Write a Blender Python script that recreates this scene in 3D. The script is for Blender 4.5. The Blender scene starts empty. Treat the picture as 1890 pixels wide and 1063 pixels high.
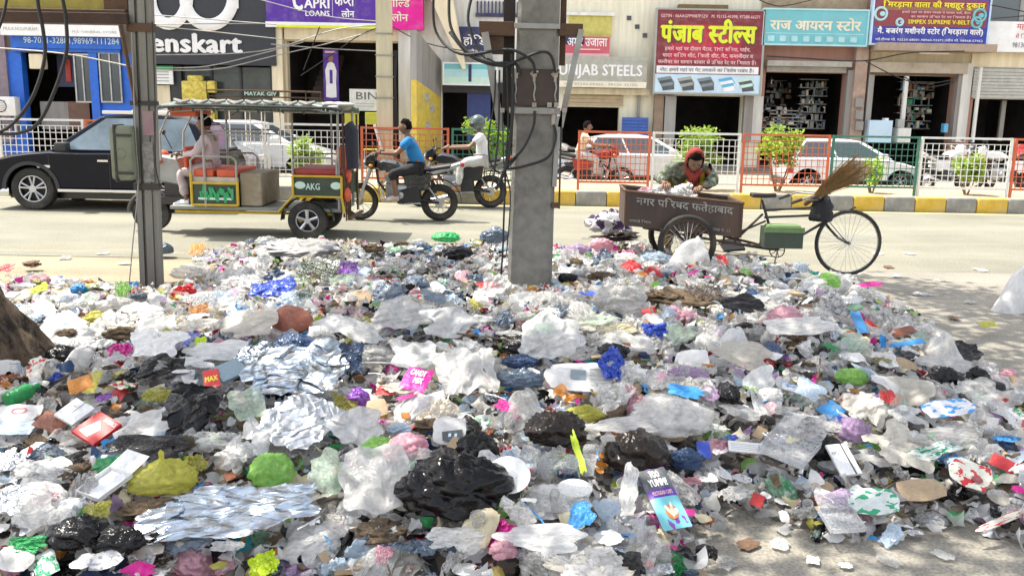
import bpy, bmesh, math, random
import numpy as np
from mathutils import Vector, Matrix, noise, Euler
random.seed(7); np.random.seed(7)
sc = bpy.context.scene
C = sc.collection
R = math.radians

# ---------------------------------------------------------------- camera
EYE, FPX, CX, CY = 1.9, 1700.0, 945.0, 531.5
PITCH, ROLL = math.atan((CY - 190) / FPX), 0.018
_r0 = Vector((1, 0, 0)); _f = Vector((0, math.cos(PITCH), -math.sin(PITCH))); _u0 = Vector((0, math.sin(PITCH), math.cos(PITCH)))
RT = _r0 * math.cos(ROLL) + _u0 * math.sin(ROLL)
UP = _u0 * math.cos(ROLL) - _r0 * math.sin(ROLL)
cam_d = bpy.data.cameras.new('camera'); cam_d.sensor_width = 36; cam_d.lens = 36 * FPX / 1890
cam_d.clip_start = 0.05; cam_d.clip_end = 600
cam = bpy.data.objects.new('camera', cam_d); C.objects.link(cam); sc.camera = cam
m = Matrix.Identity(4)
for i in range(3):
    m[i][0], m[i][1], m[i][2] = RT[i], UP[i], -_f[i]
m[0][3], m[1][3], m[2][3] = 0, 0, EYE
cam.matrix_world = m

# ---------------------------------------------------------------- light: sun high, from the left and slightly beyond the street
SUNV = Vector((-0.80, 0.30, 1.75)).normalized()
elev = math.asin(SUNV.z); azim = math.atan2(SUNV.x, SUNV.y)
w = bpy.data.worlds.new('World'); sc.world = w; w.use_nodes = True
nt = w.node_tree; bg = nt.nodes['Background']
sky = nt.nodes.new('ShaderNodeTexSky'); sky.sky_type = 'NISHITA'; sky.sun_disc = False
sky.sun_elevation = elev; sky.sun_rotation = azim; sky.dust_density = 2.5; sky.air_density = 1.0; sky.altitude = 200; sky.ozone_density = 0.6
hz = nt.nodes.new('ShaderNodeHueSaturation'); hz.inputs['Saturation'].default_value = 0.34   # milky, dusty sky
nt.links.new(sky.outputs[0], hz.inputs['Color']); nt.links.new(hz.outputs[0], bg.inputs[0]); bg.inputs[1].default_value = 0.15
sl = bpy.data.lights.new('sun', 'SUN'); sl.energy = 3.0; sl.angle = R(0.5); sl.color = (1.0, 0.945, 0.83)
sun = bpy.data.objects.new('sun', sl); C.objects.link(sun)
sun.rotation_euler = SUNV.to_track_quat('Z', 'Y').to_euler(); sun.location = SUNV * 50
vs = sc.view_settings; sc.display_settings.display_device = 'sRGB'
vs.view_transform = 'Standard'; vs.look = 'None'; vs.gamma = 1.0; vs.exposure = 1.45; vs.use_curve_mapping = False
sc.render.engine = 'CYCLES'
cy = sc.cycles
cy.max_bounces = 6; cy.diffuse_bounces = 3; cy.glossy_bounces = 2; cy.transmission_bounces = 3; cy.transparent_max_bounces = 10
cy.caustics_reflective = False; cy.caustics_refractive = False; cy.sample_clamp_indirect = 6
cy.use_denoising = True

# ---------------------------------------------------------------- picture measurements turned into world points
def ray(px, py):
    return _f + RT * ((px - CX) / FPX) - UP * ((py - CY) / FPX)
def P(px, py, Y):
    d = ray(px, py); k = Y / d.y
    return Vector((d.x * k, Y, EYE + d.z * k))
def G(px, py, z=0.0):
    d = ray(px, py); k = (z - EYE) / d.z
    return Vector((d.x * k, d.y * k, z))
def rect(x0, y0, x1, y1, Y):
    xm, ym = (x0 + x1) / 2, (y0 + y1) / 2
    return P(x0, ym, Y).x, P(x1, ym, Y).x, P(xm, y1, Y).z, P(xm, y0, Y).z

# ---------------------------------------------------------------- materials
MATS = {}
def principled(name):
    mt = bpy.data.materials.new(name); mt.use_nodes = True
    return mt, mt.node_tree, mt.node_tree.nodes['Principled BSDF']
def nd(nt, t, **kw):
    n = nt.nodes.new(t)
    for k, v in kw.items():
        if k.startswith('i_'):
            key = k[2:]; key = int(key) if key.isdigit() else key.replace('_', ' ')
            n.inputs[key].default_value = v
        else: setattr(n, k, v)
    return n
def mat(name, col, rough=0.6, metal=0.0, var=0.18, scale=6.0, bump=0.0, bscale=40.0, dirt=None, dscale=2.5, damt=0.5, coat=0.0, spec=0.5, streak=False, emit=0.0):
    if name in MATS: return MATS[name]
    mt, nt, b = principled(name)
    L = nt.links.new
    tc = nd(nt, 'ShaderNodeTexCoord')
    src = tc.outputs['Object']
    if streak:
        mp = nd(nt, 'ShaderNodeMapping'); mp.inputs['Scale'].default_value = (1, 1, 0.12); L(src, mp.inputs[0]); src = mp.outputs[0]
    n1 = nd(nt, 'ShaderNodeTexNoise', i_Scale=scale, i_Detail=5.0, i_Roughness=0.6); L(src, n1.inputs['Vector'])
    c = Vector(col[:3])
    rp = nd(nt, 'ShaderNodeValToRGB'); L(n1.outputs['Fac'], rp.inputs[0])
    e = rp.color_ramp.elements
    e[0].position = 0.3; e[0].color = (*[max(0, x * (1 - var)) for x in c], 1)
    e[1].position = 0.7; e[1].color = (*[min(1, x * (1 + var * 0.7)) for x in c], 1)
    out = rp.outputs[0]
    if dirt is not None:
        n2 = nd(nt, 'ShaderNodeTexNoise', i_Scale=dscale, i_Detail=7.0, i_Roughness=0.65); L(src, n2.inputs['Vector'])
        r2 = nd(nt, 'ShaderNodeValToRGB'); L(n2.outputs['Fac'], r2.inputs[0])
        r2.color_ramp.elements[0].position = 0.48; r2.color_ramp.elements[1].position = 0.72
        r2.color_ramp.elements[0].color = (0, 0, 0, 1); r2.color_ramp.elements[1].color = (damt, damt, damt, 1)
        mx = nd(nt, 'ShaderNodeMixRGB'); L(r2.outputs[0], mx.inputs[0]); L(out, mx.inputs[1]); mx.inputs[2].default_value = (*dirt, 1)
        out = mx.outputs[0]
    L(out, b.inputs['Base Color'])
    b.inputs['Roughness'].default_value = rough; b.inputs['Metallic'].default_value = metal
    b.inputs['Specular IOR Level'].default_value = spec
    b.inputs['Coat Weight'].default_value = coat
    if emit:
        L(out, b.inputs['Emission Color']); b.inputs['Emission Strength'].default_value = emit
    if bump:
        n3 = nd(nt, 'ShaderNodeTexNoise', i_Scale=bscale, i_Detail=6.0, i_Roughness=0.6); L(tc.outputs['Object'], n3.inputs['Vector'])
        bp = nd(nt, 'ShaderNodeBump', i_Strength=bump, i_Distance=0.02); L(n3.outputs['Fac'], bp.inputs['Height']); L(bp.outputs[0], b.inputs['Normal'])
    MATS[name] = mt; return mt
def film(name, col, alpha=0.8, rough=0.22, trans=0.25, crinkle=0.5, scale=9.0, print_col=None, metal=0.0, dirt=0.25, spec=0.5):
    """thin plastic film, paper or foil: creased, a little see-through, dirty in patches"""
    if name in MATS: return MATS[name]
    mt, nt, b = principled(name); L = nt.links.new
    tc = nd(nt, 'ShaderNodeTexCoord'); oi = nd(nt, 'ShaderNodeObjectInfo')
    ad = nd(nt, 'ShaderNodeVectorMath', operation='ADD'); ml = nd(nt, 'ShaderNodeVectorMath', operation='SCALE'); ml.inputs['Scale'].default_value = 1.0
    cb = nd(nt, 'ShaderNodeCombineXYZ'); m9 = nd(nt, 'ShaderNodeMath', operation='MULTIPLY'); m9.inputs[1].default_value = 57.0
    L(oi.outputs['Random'], m9.inputs[0]); L(m9.outputs[0], cb.inputs[0]); L(m9.outputs[0], cb.inputs[1])
    L(tc.outputs['Object'], ad.inputs[0]); L(cb.outputs[0], ad.inputs[1]); src = ad.outputs[0]
    nz = nd(nt, 'ShaderNodeTexNoise', i_Scale=3.2, i_Detail=6.0, i_Roughness=0.65); L(src, nz.inputs['Vector'])
    c = Vector(col)
    rp = nd(nt, 'ShaderNodeValToRGB'); L(nz.outputs['Fac'], rp.inputs[0])
    e = rp.color_ramp.elements
    dcol = Vector((0.24, 0.17, 0.09))
    e[0].position = 0.34; e[0].color = (*(c * (1 - dirt) + dcol * dirt * 0.9), 1); e[1].position = 0.60; e[1].color = (*c, 1)
    out = rp.outputs[0]
    if print_col is not None:
        n2 = nd(nt, 'ShaderNodeTexNoise', i_Scale=2.2, i_Detail=2.0); L(src, n2.inputs['Vector'])
        r2 = nd(nt, 'ShaderNodeValToRGB'); L(n2.outputs['Fac'], r2.inputs[0]); r2.color_ramp.interpolation = 'CONSTANT'
        r2.color_ramp.elements[0].color = (0, 0, 0, 1); r2.color_ramp.elements[1].position = 0.55; r2.color_ramp.elements[1].color = (1, 1, 1, 1)
        mx = nd(nt, 'ShaderNodeMixRGB'); L(r2.outputs[0], mx.inputs[0]); L(out, mx.inputs[1]); mx.inputs[2].default_value = (*print_col, 1); out = mx.outputs[0]
    # each item a shade lighter or darker than the next
    hv = nd(nt, 'ShaderNodeHueSaturation'); mr = nd(nt, 'ShaderNodeMapRange'); L(oi.outputs['Random'], mr.inputs[0])
    mr.inputs['To Min'].default_value = 0.72; mr.inputs['To Max'].default_value = 1.08
    L(mr.outputs[0], hv.inputs['Value']); L(out, hv.inputs['Color']); out = hv.outputs[0]
    L(out, b.inputs['Base Color']); b.inputs['Roughness'].default_value = rough; b.inputs['Metallic'].default_value = metal; b.inputs['Specular IOR Level'].default_value = spec
    vo = nd(nt, 'ShaderNodeTexNoise', i_Scale=scale, i_Detail=4.0, i_Roughness=0.7); vo.noise_type = 'RIDGED_MULTIFRACTAL'; L(src, vo.inputs['Vector'])
    bp = nd(nt, 'ShaderNodeBump', i_Strength=crinkle, i_Distance=0.012); L(vo.outputs['Fac'], bp.inputs['Height']); L(bp.outputs[0], b.inputs['Normal'])
    sh = b.outputs[0]
    if trans:
        tr = nd(nt, 'ShaderNodeBsdfTranslucent'); L(out, tr.inputs[0]); L(bp.outputs[0], tr.inputs['Normal'])
        ms = nd(nt, 'ShaderNodeMixShader'); ms.inputs[0].default_value = trans; L(sh, ms.inputs[1]); L(tr.outputs[0], ms.inputs[2]); sh = ms.outputs[0]
    if alpha < 1:
        tp = nd(nt, 'ShaderNodeBsdfTransparent'); ms = nd(nt, 'ShaderNodeMixShader')
        n4 = nd(nt, 'ShaderNodeTexNoise', i_Scale=5.0, i_Detail=3.0); L(src, n4.inputs['Vector'])
        mr = nd(nt, 'ShaderNodeMapRange'); L(n4.outputs['Fac'], mr.inputs[0]); mr.inputs['From Min'].default_value = 0.3; mr.inputs['From Max'].default_value = 0.7
        mr.inputs['To Min'].default_value = max(0, alpha - 0.22); mr.inputs['To Max'].default_value = min(1, alpha + 0.2)
        L(mr.outputs[0], ms.inputs[0]); L(tp.outputs[0], ms.inputs[1]); L(sh, ms.inputs[2]); sh = ms.outputs[0]
    L(sh, nt.nodes['Material Output'].inputs[0])
    MATS[name] = mt; return mt

# ---------------------------------------------------------------- mesh building
class MB:
    def __init__(s): s.v = []; s.f = []; s.mi = []; s.m = 0
    def add(s, vs, fs):
        o = len(s.v); s.v += [tuple(v) for v in vs]; s.f += [tuple(i + o for i in f) for f in fs]; s.mi += [s.m] * len(fs); return s
    def box(s, c, d, rot=None):
        hx, hy, hz = d[0] / 2, d[1] / 2, d[2] / 2
        vs = [Vector((x, y, z)) for x in (-hx, hx) for y in (-hy, hy) for z in (-hz, hz)]
        if rot is not None:
            mt = rot if isinstance(rot, Matrix) else Euler(rot).to_matrix(); vs = [mt @ v for v in vs]
        c = Vector(c)
        return s.add([v + c for v in vs], [(0, 1, 3, 2), (4, 6, 7, 5), (0, 4, 5, 1), (2, 3, 7, 6), (0, 2, 6, 4), (1, 5, 7, 3)])
    def b2(s, x0, x1, y0, y1, z0, z1):
        return s.box(((x0 + x1) / 2, (y0 + y1) / 2, (z0 + z1) / 2), (abs(x1 - x0), abs(y1 - y0), abs(z1 - z0)))
    def bbox(s, x0, x1, y0, y1, z0, z1, b=0.02):
        """box with chamfered vertical and horizontal edges (rounded look)"""
        bm = bmesh.new(); bmesh.ops.create_cube(bm, size=1)
        bmesh.ops.scale(bm, vec=(x1 - x0, y1 - y0, z1 - z0), verts=bm.verts)
        bmesh.ops.translate(bm, vec=((x0 + x1) / 2, (y0 + y1) / 2, (z0 + z1) / 2), verts=bm.verts)
        bmesh.ops.bevel(bm, geom=list(bm.edges), offset=b, segments=2, affect='EDGES', profile=0.5)
        return s.addbm(bm)
    def addbm(s, bm):
        bm.verts.index_update(); s.add([v.co.copy() for v in bm.verts], [[v.index for v in f.verts] for f in bm.faces]); bm.free(); return s
    def tube(s, pts, r, n=8, cap=True):
        pts = [Vector(p) for p in pts]; k = len(pts)
        rs = r if isinstance(r, (list, tuple)) else [r] * k
        vs = []; fs = []; prev = None
        for i, p in enumerate(pts):
            t = (pts[min(i + 1, k - 1)] - pts[max(i - 1, 0)])
            if t.length < 1e-9: t = Vector((0, 0, 1))
            t.normalize()
            if prev is None:
                a = Vector((0, 0, 1)) if abs(t.z) < 0.9 else Vector((1, 0, 0)); u = t.cross(a).normalized()
            else:
                u = prev - t * prev.dot(t)
                u = u.normalized() if u.length > 1e-6 else t.orthogonal().normalized()
            prev = u; v = t.cross(u)
            for j in range(n):
                a = 2 * math.pi * j / n; vs.append(p + (u * math.cos(a) + v * math.sin(a)) * rs[i])
        for i in range(k - 1):
            for j in range(n):
                a, b = i * n + j, i * n + (j + 1) % n; fs.append((a, b, b + n, a + n))
        if cap: fs += [tuple(range(n))[::-1], tuple(range((k - 1) * n, k * n))]
        return s.add(vs, fs)
    def lathe(s, prof, c=(0, 0, 0), axis='Z', n=20, arc=1.0):
        vs = []; fs = []; c = Vector(c); k = len(prof)
        nn = n if arc >= 1 else n + 1
        for (r, h) in prof:
            for j in range(nn):
                a = 2 * math.pi * arc * j / n; x, y = r * math.cos(a), r * math.sin(a)
                vs.append(c + (Vector((x, y, h)) if axis == 'Z' else Vector((x, h, y)) if axis == 'Y' else Vector((h, x, y))))
        for i in range(k - 1):
            for j in range(n):
                a, b = i * nn + j, i * nn + (j + 1) % nn; fs.append((a, b, b + nn, a + nn))
        return s.add(vs, fs)
    def sphere(s, c, r, n=12, rz=None):
        rr = (r, r, r) if not isinstance(r, (tuple, list)) else r
        prof = [(math.sin(math.pi * i / n), -math.cos(math.pi * i / n)) for i in range(n + 1)]
        o = len(s.v); s.lathe(prof, (0, 0, 0), n=n + 4)
        for i in range(o, len(s.v)):
            v = s.v[i]; q = Vector((v[0] * rr[0], v[1] * rr[1], v[2] * rr[2]))
            if rz is not None: q = Euler(rz).to_matrix() @ q
            s.v[i] = (q.x + c[0], q.y + c[1], q.z + c[2])
        return s
    def prism(s, poly, y0, y1, inset=0.0, edge=0.0):
        """side outline in XZ extruded along Y; near the two sides the outline shrinks by inset over edge"""
        n = len(poly); cx = sum(p[0] for p in poly) / n; cz = sum(p[1] for p in poly) / n
        def lay(y, k):
            vs = []
            for i, (x, z) in enumerate(poly):
                ax, az = poly[i - 1]; bx, bz = poly[(i + 1) % n]; tx, tz = bx - ax, bz - az; l = math.hypot(tx, tz) or 1
                vs.append((x - tz / l * k * sgn, y, z + tx / l * k * sgn))
            return vs
        area = sum(poly[i][0] * poly[(i + 1) % n][1] - poly[(i + 1) % n][0] * poly[i][1] for i in range(n)); sgn = 1 if area > 0 else -1
        layers = [lay(y0, inset), lay(y0 + edge, 0), lay(y1 - edge, 0), lay(y1, inset)] if edge else [lay(y0, 0), lay(y1, 0)]
        bm = bmesh.new(); rows = [[bm.verts.new(v) for v in l] for l in layers]
        for a, b in zip(rows, rows[1:]):
            for i in range(n): bm.faces.new((a[i], a[(i + 1) % n], b[(i + 1) % n], b[i]))
        e1 = bm.faces.new(rows[0][::-1]); e2 = bm.faces.new(rows[-1])
        bmesh.ops.triangulate(bm, faces=[e1, e2]); return s.addbm(bm)
    def ring(s, c, axis, Rr, r, n=28, k=8):
        prof = [(Rr + r * math.cos(2 * math.pi * i / k), r * math.sin(2 * math.pi * i / k)) for i in range(k + 1)]
        return s.lathe(prof, c, axis, n)
    def build(s, name, mt, parent=None, smooth=False, angle=35, kind=None):
        me = bpy.data.meshes.new(name); me.from_pydata(s.v, [], s.f)
        mts = mt if isinstance(mt, (list, tuple)) else [mt]
        for q in mts: me.materials.append(q)
        if len(mts) > 1: me.polygons.foreach_set('material_index', s.mi)
        me.validate(clean_customdata=False); me.update()
        bm = bmesh.new(); bm.from_mesh(me); bmesh.ops.recalc_face_normals(bm, faces=bm.faces); bm.to_mesh(me); bm.free()
        if smooth:
            me.polygons.foreach_set('use_smooth', [True] * len(me.polygons))
            me.set_sharp_from_angle(angle=R(angle))
        o = bpy.data.objects.new(name, me); C.objects.link(o)
        if parent is not None: o.parent = parent
        if kind: o['kind'] = kind
        return o
def tag(o, label=None, cat=None, group=None, kind=None):
    if label: o['label'] = label
    if cat: o['category'] = cat
    if group: o['group'] = group
    if kind: o['kind'] = kind
    return o
def thing(name, label, cat, loc=(0, 0, 0), rz=0.0, group=None):
    o = bpy.data.objects.new(name, None); C.objects.link(o); o.empty_display_size = 0.1
    o.location = loc; o.rotation_euler = (0, 0, rz); return tag(o, label, cat, group)
def copy_tree(o, parent=None):
    c = o.copy(); C.objects.link(c)
    if parent is not None: c.parent = parent
    for ch in list(o.children): copy_tree(ch, c)
    return c

# ---------------------------------------------------------------- lettering (flat print), laid out glyph by glyph
_gl = {}
def _raw(s, bold):
    cu = bpy.data.curves.new('g', 'FONT'); cu.body = s; cu.resolution_u = 2
    o = bpy.data.objects.new('g', cu)
    me = bpy.data.meshes.new_from_object(o)
    vs = [v.co.copy() for v in me.vertices]; fs = [tuple(p.vertices) for p in me.polygons]
    bpy.data.objects.remove(o); bpy.data.curves.remove(cu); bpy.data.meshes.remove(me)
    return vs, fs
def glyph(ch, bold, half=False):
    k = (ch, bold, half)
    if k in _gl: return _gl[k]
    if ch == ' ': _gl[k] = ([], [], 0.28); return _gl[k]
    vs, fs = _raw(ch, bold); 
    i0 = min(v.x for v in _raw('I', bold)[0]); both, _ = _raw(ch + 'I', bold)
    adv = (max(v.x for v in both) - max(v.x for v in _raw('I', bold)[0]))
    if half and vs:
        bm = bmesh.new(); vv = [bm.verts.new(v) for v in vs]
        for f in fs:
            try: bm.faces.new([vv[i] for i in f])
            except ValueError: pass
        cut = adv - 0.17
        bmesh.ops.bisect_plane(bm, geom=list(bm.verts) + list(bm.edges) + list(bm.faces), plane_co=(cut, 0, 0), plane_no=(1, 0, 0), clear_outer=True)
        bm.verts.index_update(); vs = [v.co.copy() for v in bm.verts]; fs = [tuple(v.index for v in f.verts) for f in bm.faces]; bm.free(); adv = cut - 0.02
    _gl[k] = (vs, fs, adv); return _gl[k]
def layout(s, bold):
    s = list(s); out = []; i = 0
    isdev = lambda c: '\u0900' <= c <= '\u097f'
    while i < len(s):
        c = s[i]
        if i + 1 < len(s) and s[i + 1] == '\u094d' and i + 2 < len(s) and isdev(s[i + 2]): out.append((c, True)); i += 2; continue
        if i + 1 < len(s) and s[i + 1] == '\u093f':
            j = len(out)
            while j > 0 and out[j - 1][1]: j -= 1
            out.insert(j, ('\u093f', False)); out.append((c, False)); i += 2; continue
        out.append((c, False)); i += 1
    return [glyph(c, 0, h) for c, h in out]
def lettering(s, x0, x1, z0, z1, y, mt, parent, bold=0.02, depth=0.0, name='lettering', fit=True):
    """text filling the rectangle x0..x1, z0..z1 on the plane Y = y facing -Y"""
    gs = layout(s, bold); pen = 0; vs = []; fs = []
    for q, (gv, gf, adv) in enumerate(gs):
        for kx, ky, kz in (((0, 0, 0),) if bold <= 0 else ((-bold, 0, 0), (0, bold * .6, .0005), (bold, 0, .001), (0, -bold * .6, .0015))):
            o = len(vs); vs += [(v.x + pen + kx, v.y + ky, (q % 3) * 0.0017 + kz) for v in gv]; fs += [tuple(i + o for i in f) for f in gf]
        pen += adv + bold * .6
    if not vs: return None
    ax, bx = min(v[0] for v in vs), max(v[0] for v in vs); az, bz = min(v[1] for v in vs), max(v[1] for v in vs)
    sx = (x1 - x0) / (bx - ax); sz = (z1 - z0) / (bz - az)
    if not fit: sx = sz = min(sx, sz)
    me = bpy.data.meshes.new(name)
    me.from_pydata([(x0 + (v[0] - ax) * sx, y - 0.004 - v[2], z0 + (v[1] - az) * sz) for v in vs], [], fs); me.materials.append(mt); me.update()
    o = bpy.data.objects.new(name, me); C.objects.link(o)
    if parent is not None: o.parent = parent
    if depth:
        md = o.modifiers.new('d', 'SOLIDIFY'); md.thickness = depth; md.offset = 0
    return o

# ---------------------------------------------------------------- common colours
M = {}
M['asphalt'] = None
M['black'] = mat('black_paint', (0.012, 0.012, 0.014), 0.35, coat=0.3)
M['rubber'] = mat('tyre_rubber', (0.03, 0.029, 0.027), 0.85, dirt=(0.18, 0.15, 0.11), dscale=5, damt=0.4, bump=0.3)
M['dplastic'] = mat('dark_plastic', (0.025, 0.025, 0.027), 0.55)
M['steel'] = mat('grey_steel', (0.42, 0.42, 0.42), 0.35, 0.9, dirt=(0.16, 0.09, 0.05), damt=0.4)
M['chrome'] = mat('bright_metal', (0.75, 0.75, 0.76), 0.18, 1.0, var=0.05)
M['alloy'] = mat('wheel_alloy', (0.55, 0.55, 0.56), 0.35, 0.7, var=0.08)
M['galv'] = mat('galvanised_steel', (0.36, 0.36, 0.34), 0.55, 0.5, dirt=(0.14, 0.08, 0.045), dscale=3, damt=0.6, bump=0.1)
M['rust'] = mat('rusty_steel', (0.13, 0.075, 0.045), 0.85, 0.1, dirt=(0.05, 0.035, 0.03), dscale=6, damt=0.7, bump=0.3)
M['white'] = mat('white_paint', (0.78, 0.77, 0.74), 0.45, dirt=(0.42, 0.36, 0.28), dscale=3, damt=0.3)
M['orange'] = mat('orange_red_paint', (0.62, 0.13, 0.05), 0.5, dirt=(0.4, 0.3, 0.22), dscale=3, damt=0.35)
M['green'] = mat('green_fence_paint', (0.045, 0.19, 0.13), 0.5, dirt=(0.3, 0.28, 0.22), dscale=3, damt=0.3)
M['yellow'] = mat('yellow_paint', (0.72, 0.44, 0.02), 0.6, dirt=(0.35, 0.28, 0.18), dscale=4, damt=0.5)
M['glass'] = mat('dark_window_glass', (0.06, 0.075, 0.085), 0.06, var=0.05, spec=0.9)
M['glassl'] = mat('painted_reflection_glass', (0.17, 0.23, 0.27), 0.05, var=0.5, scale=1.6, spec=0.9)  # pale mottled base colour paints in the reflections on the car windows
M['carwhite'] = mat('white_car_paint', (0.72, 0.73, 0.74), 0.3, var=0.03, coat=0.6)
M['navy'] = mat('black_blue_car_paint', (0.005, 0.007, 0.014), 0.18, var=0.1, spec=0.22)
M['cable'] = mat('black_cable', (0.018, 0.018, 0.018), 0.6)
M['skin'] = mat('brown_skin', (0.21, 0.11, 0.065), 0.5, var=0.08)
M['hair'] = mat('black_hair', (0.010, 0.008, 0.007), 0.95, spec=0.1, bump=.8, bscale=60)
M['red'] = mat('red_plastic', (0.5, 0.03, 0.02), 0.4)
# ================================================================= ground, roads, kerb
def ground_mat(name, c1, c2, c3, s1=0.5, bump=0.4):
    mt, nt, b = principled(name); L = nt.links.new; tc = nd(nt, 'ShaderNodeTexCoord')
    n1 = nd(nt, 'ShaderNodeTexNoise', i_Scale=s1, i_Detail=8.0, i_Roughness=0.62); L(tc.outputs['Object'], n1.inputs['Vector'])
    mp = nd(nt, 'ShaderNodeMapping'); mp.inputs['Scale'].default_value = (0.25, 1.6, 1); L(tc.outputs['Object'], mp.inputs[0])
    n2 = nd(nt, 'ShaderNodeTexNoise', i_Scale=0.8, i_Detail=5.0); L(mp.outputs[0], n2.inputs['Vector'])
    n3 = nd(nt, 'ShaderNodeTexNoise', i_Scale=60.0, i_Detail=4.0); L(tc.outputs['Object'], n3.inputs['Vector'])
    r = nd(nt, 'ShaderNodeValToRGB'); L(n1.outputs['Fac'], r.inputs[0]); e = r.color_ramp.elements
    e[0].position = 0.35; e[0].color = (*c1, 1); e[1].position = 0.65; e[1].color = (*c2, 1)
    r2 = nd(nt, 'ShaderNodeValToRGB'); L(n2.outputs['Fac'], r2.inputs[0]); r2.color_ramp.elements[0].position = 0.45; r2.color_ramp.elements[1].position = 0.75
    r2.color_ramp.elements[1].color = (.7, .7, .7, 1)
    mx = nd(nt, 'ShaderNodeMixRGB'); L(r2.outputs[0], mx.inputs[0]); L(r.outputs[0], mx.inputs[1]); mx.inputs[2].default_value = (*c3, 1)
    r3 = nd(nt, 'ShaderNodeValToRGB'); L(n3.outputs['Fac'], r3.inputs[0]); r3.color_ramp.elements[0].color = (.72, .72, .72, 1); r3.color_ramp.elements[1].color = (1.15, 1.15, 1.15, 1)
    r3.color_ramp.elements[0].position = 0.35; r3.color_ramp.elements[1].position = 0.62
    m2 = nd(nt, 'ShaderNodeMixRGB', blend_type='MULTIPLY'); m2.inputs[0].default_value = 1; L(mx.outputs[0], m2.inputs[1]); L(r3.outputs[0], m2.inputs[2])
    L(m2.outputs[0], b.inputs['Base Color']); b.inputs['Roughness'].default_value = 0.9; b.inputs['Specular IOR Level'].default_value = 0.25
    bp = nd(nt, 'ShaderNodeBump', i_Strength=bump, i_Distance=0.01); L(n3.outputs['Fac'], bp.inputs['Height']); L(bp.outputs[0], b.inputs['Normal'])
    return mt
g_dirt = ground_mat('dusty_ground', (0.23, 0.19, 0.135), (0.34, 0.28, 0.19), (0.40, 0.33, 0.22))
g_road = ground_mat('dusty_asphalt', (0.185, 0.178, 0.142), (0.245, 0.236, 0.190), (0.31, 0.290, 0.215))
g_serv = ground_mat('sandy_service_lane', (0.31, 0.27, 0.22), (0.40, 0.35, 0.28), (0.36, 0.33, 0.28))
g_near = ground_mat('grey_dusty_verge', (0.22, 0.205, 0.175), (0.28, 0.26, 0.22), (0.33, 0.30, 0.245), s1=1.2)
def sheet(name, x0, x1, y0, y1, z, mt, n=1):
    b = MB(); b.add([(x0, y0, z), (x1, y0, z), (x1, y1, z), (x0, y1, z)], [(0, 1, 2, 3)])
    return tag(b.build(name, mt), kind='structure')
sheet('ground', -250, 250, -150, 350, -0.004, g_dirt)
KY = 17.45          # kerb face
sheet('road', -80, 80, 10.9, KY, 0.002, g_road)
sheet('verge', -1.6, 60, -20, 10.897, 0.001, g_near)
sheet('service_lane', -80, 80, 20.6, 27.2, 0.003, g_serv)
# blurred dirt edge left of the steel pole: a thin drift of sand over the road
md = MB(); rr = random.Random(4); pts = []
for i in range(41):
    x = -14 + i * 0.34; pts.append((x, 11.35 + 0.28 * noise.noise((x * 0.7, 0, 0)) + 0.12 * noise.noise((x * 3, 2, 0)) - max(0, i - 30) * 0.09))
vsd = [(p[0], 10.2, -0.02) for p in pts] + [(p[0], p[1], 0.0035) for p in pts]
md.add(vsd, [(i, i + 1, i + 42, i + 41) for i in range(40)]); tag(md.build('sand_drift', g_dirt), kind='structure')
sheet('edge_line', -60, 60, KY - 0.30, KY - 0.16, 0.006, mat('worn_yellow_line', (0.62, 0.50, 0.22), 0.8, dirt=(0.36, 0.33, 0.27), dscale=4, damt=0.85))
med = MB(); med.b2(-70, 70, KY + 0.14, 20.6, 0.0, 0.245)
tag(med.build('median', ground_mat('median_soil', (0.34, 0.27, 0.19), (0.44, 0.36, 0.26), (0.40, 0.34, 0.27))), kind='structure')
kerb = thing('kerb', None, None, (0, 0, 0)); kerb['kind'] = 'structure'
ks = bpy.data.meshes.new('k'); kb = MB(); kb.bbox(-0.288, 0.288, -0.075, 0.075, -0.02, 0.285, 0.022)
kg = mat('kerb_grey_paint', (0.26, 0.255, 0.24), 0.75, dirt=(0.42, 0.38, 0.30), dscale=6, damt=0.6, bump=0.2)
ky = mat('kerb_yellow_paint', (0.62, 0.41, 0.05), 0.7, dirt=(0.40, 0.34, 0.24), dscale=5, damt=0.6, bump=0.2)
k0 = [kb.build('kerb_stone', kg, kerb, smooth=True, angle=50), kb.build('kerb_stone', ky, kerb, smooth=True, angle=50)]
for i in range(-17, 21):
    s0 = k0[i % 2]
    o = s0 if i in (0, 1) else s0.copy()
    if i not in (0, 1): C.objects.link(o); o.parent = kerb
    o.location = (0.30 + i * 0.585, KY + 0.07 + rr.uniform(-.008, .008), rr.uniform(-.006, .006)); o.rotation_euler = (0, 0, R(rr.uniform(-.7, .7)))

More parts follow.
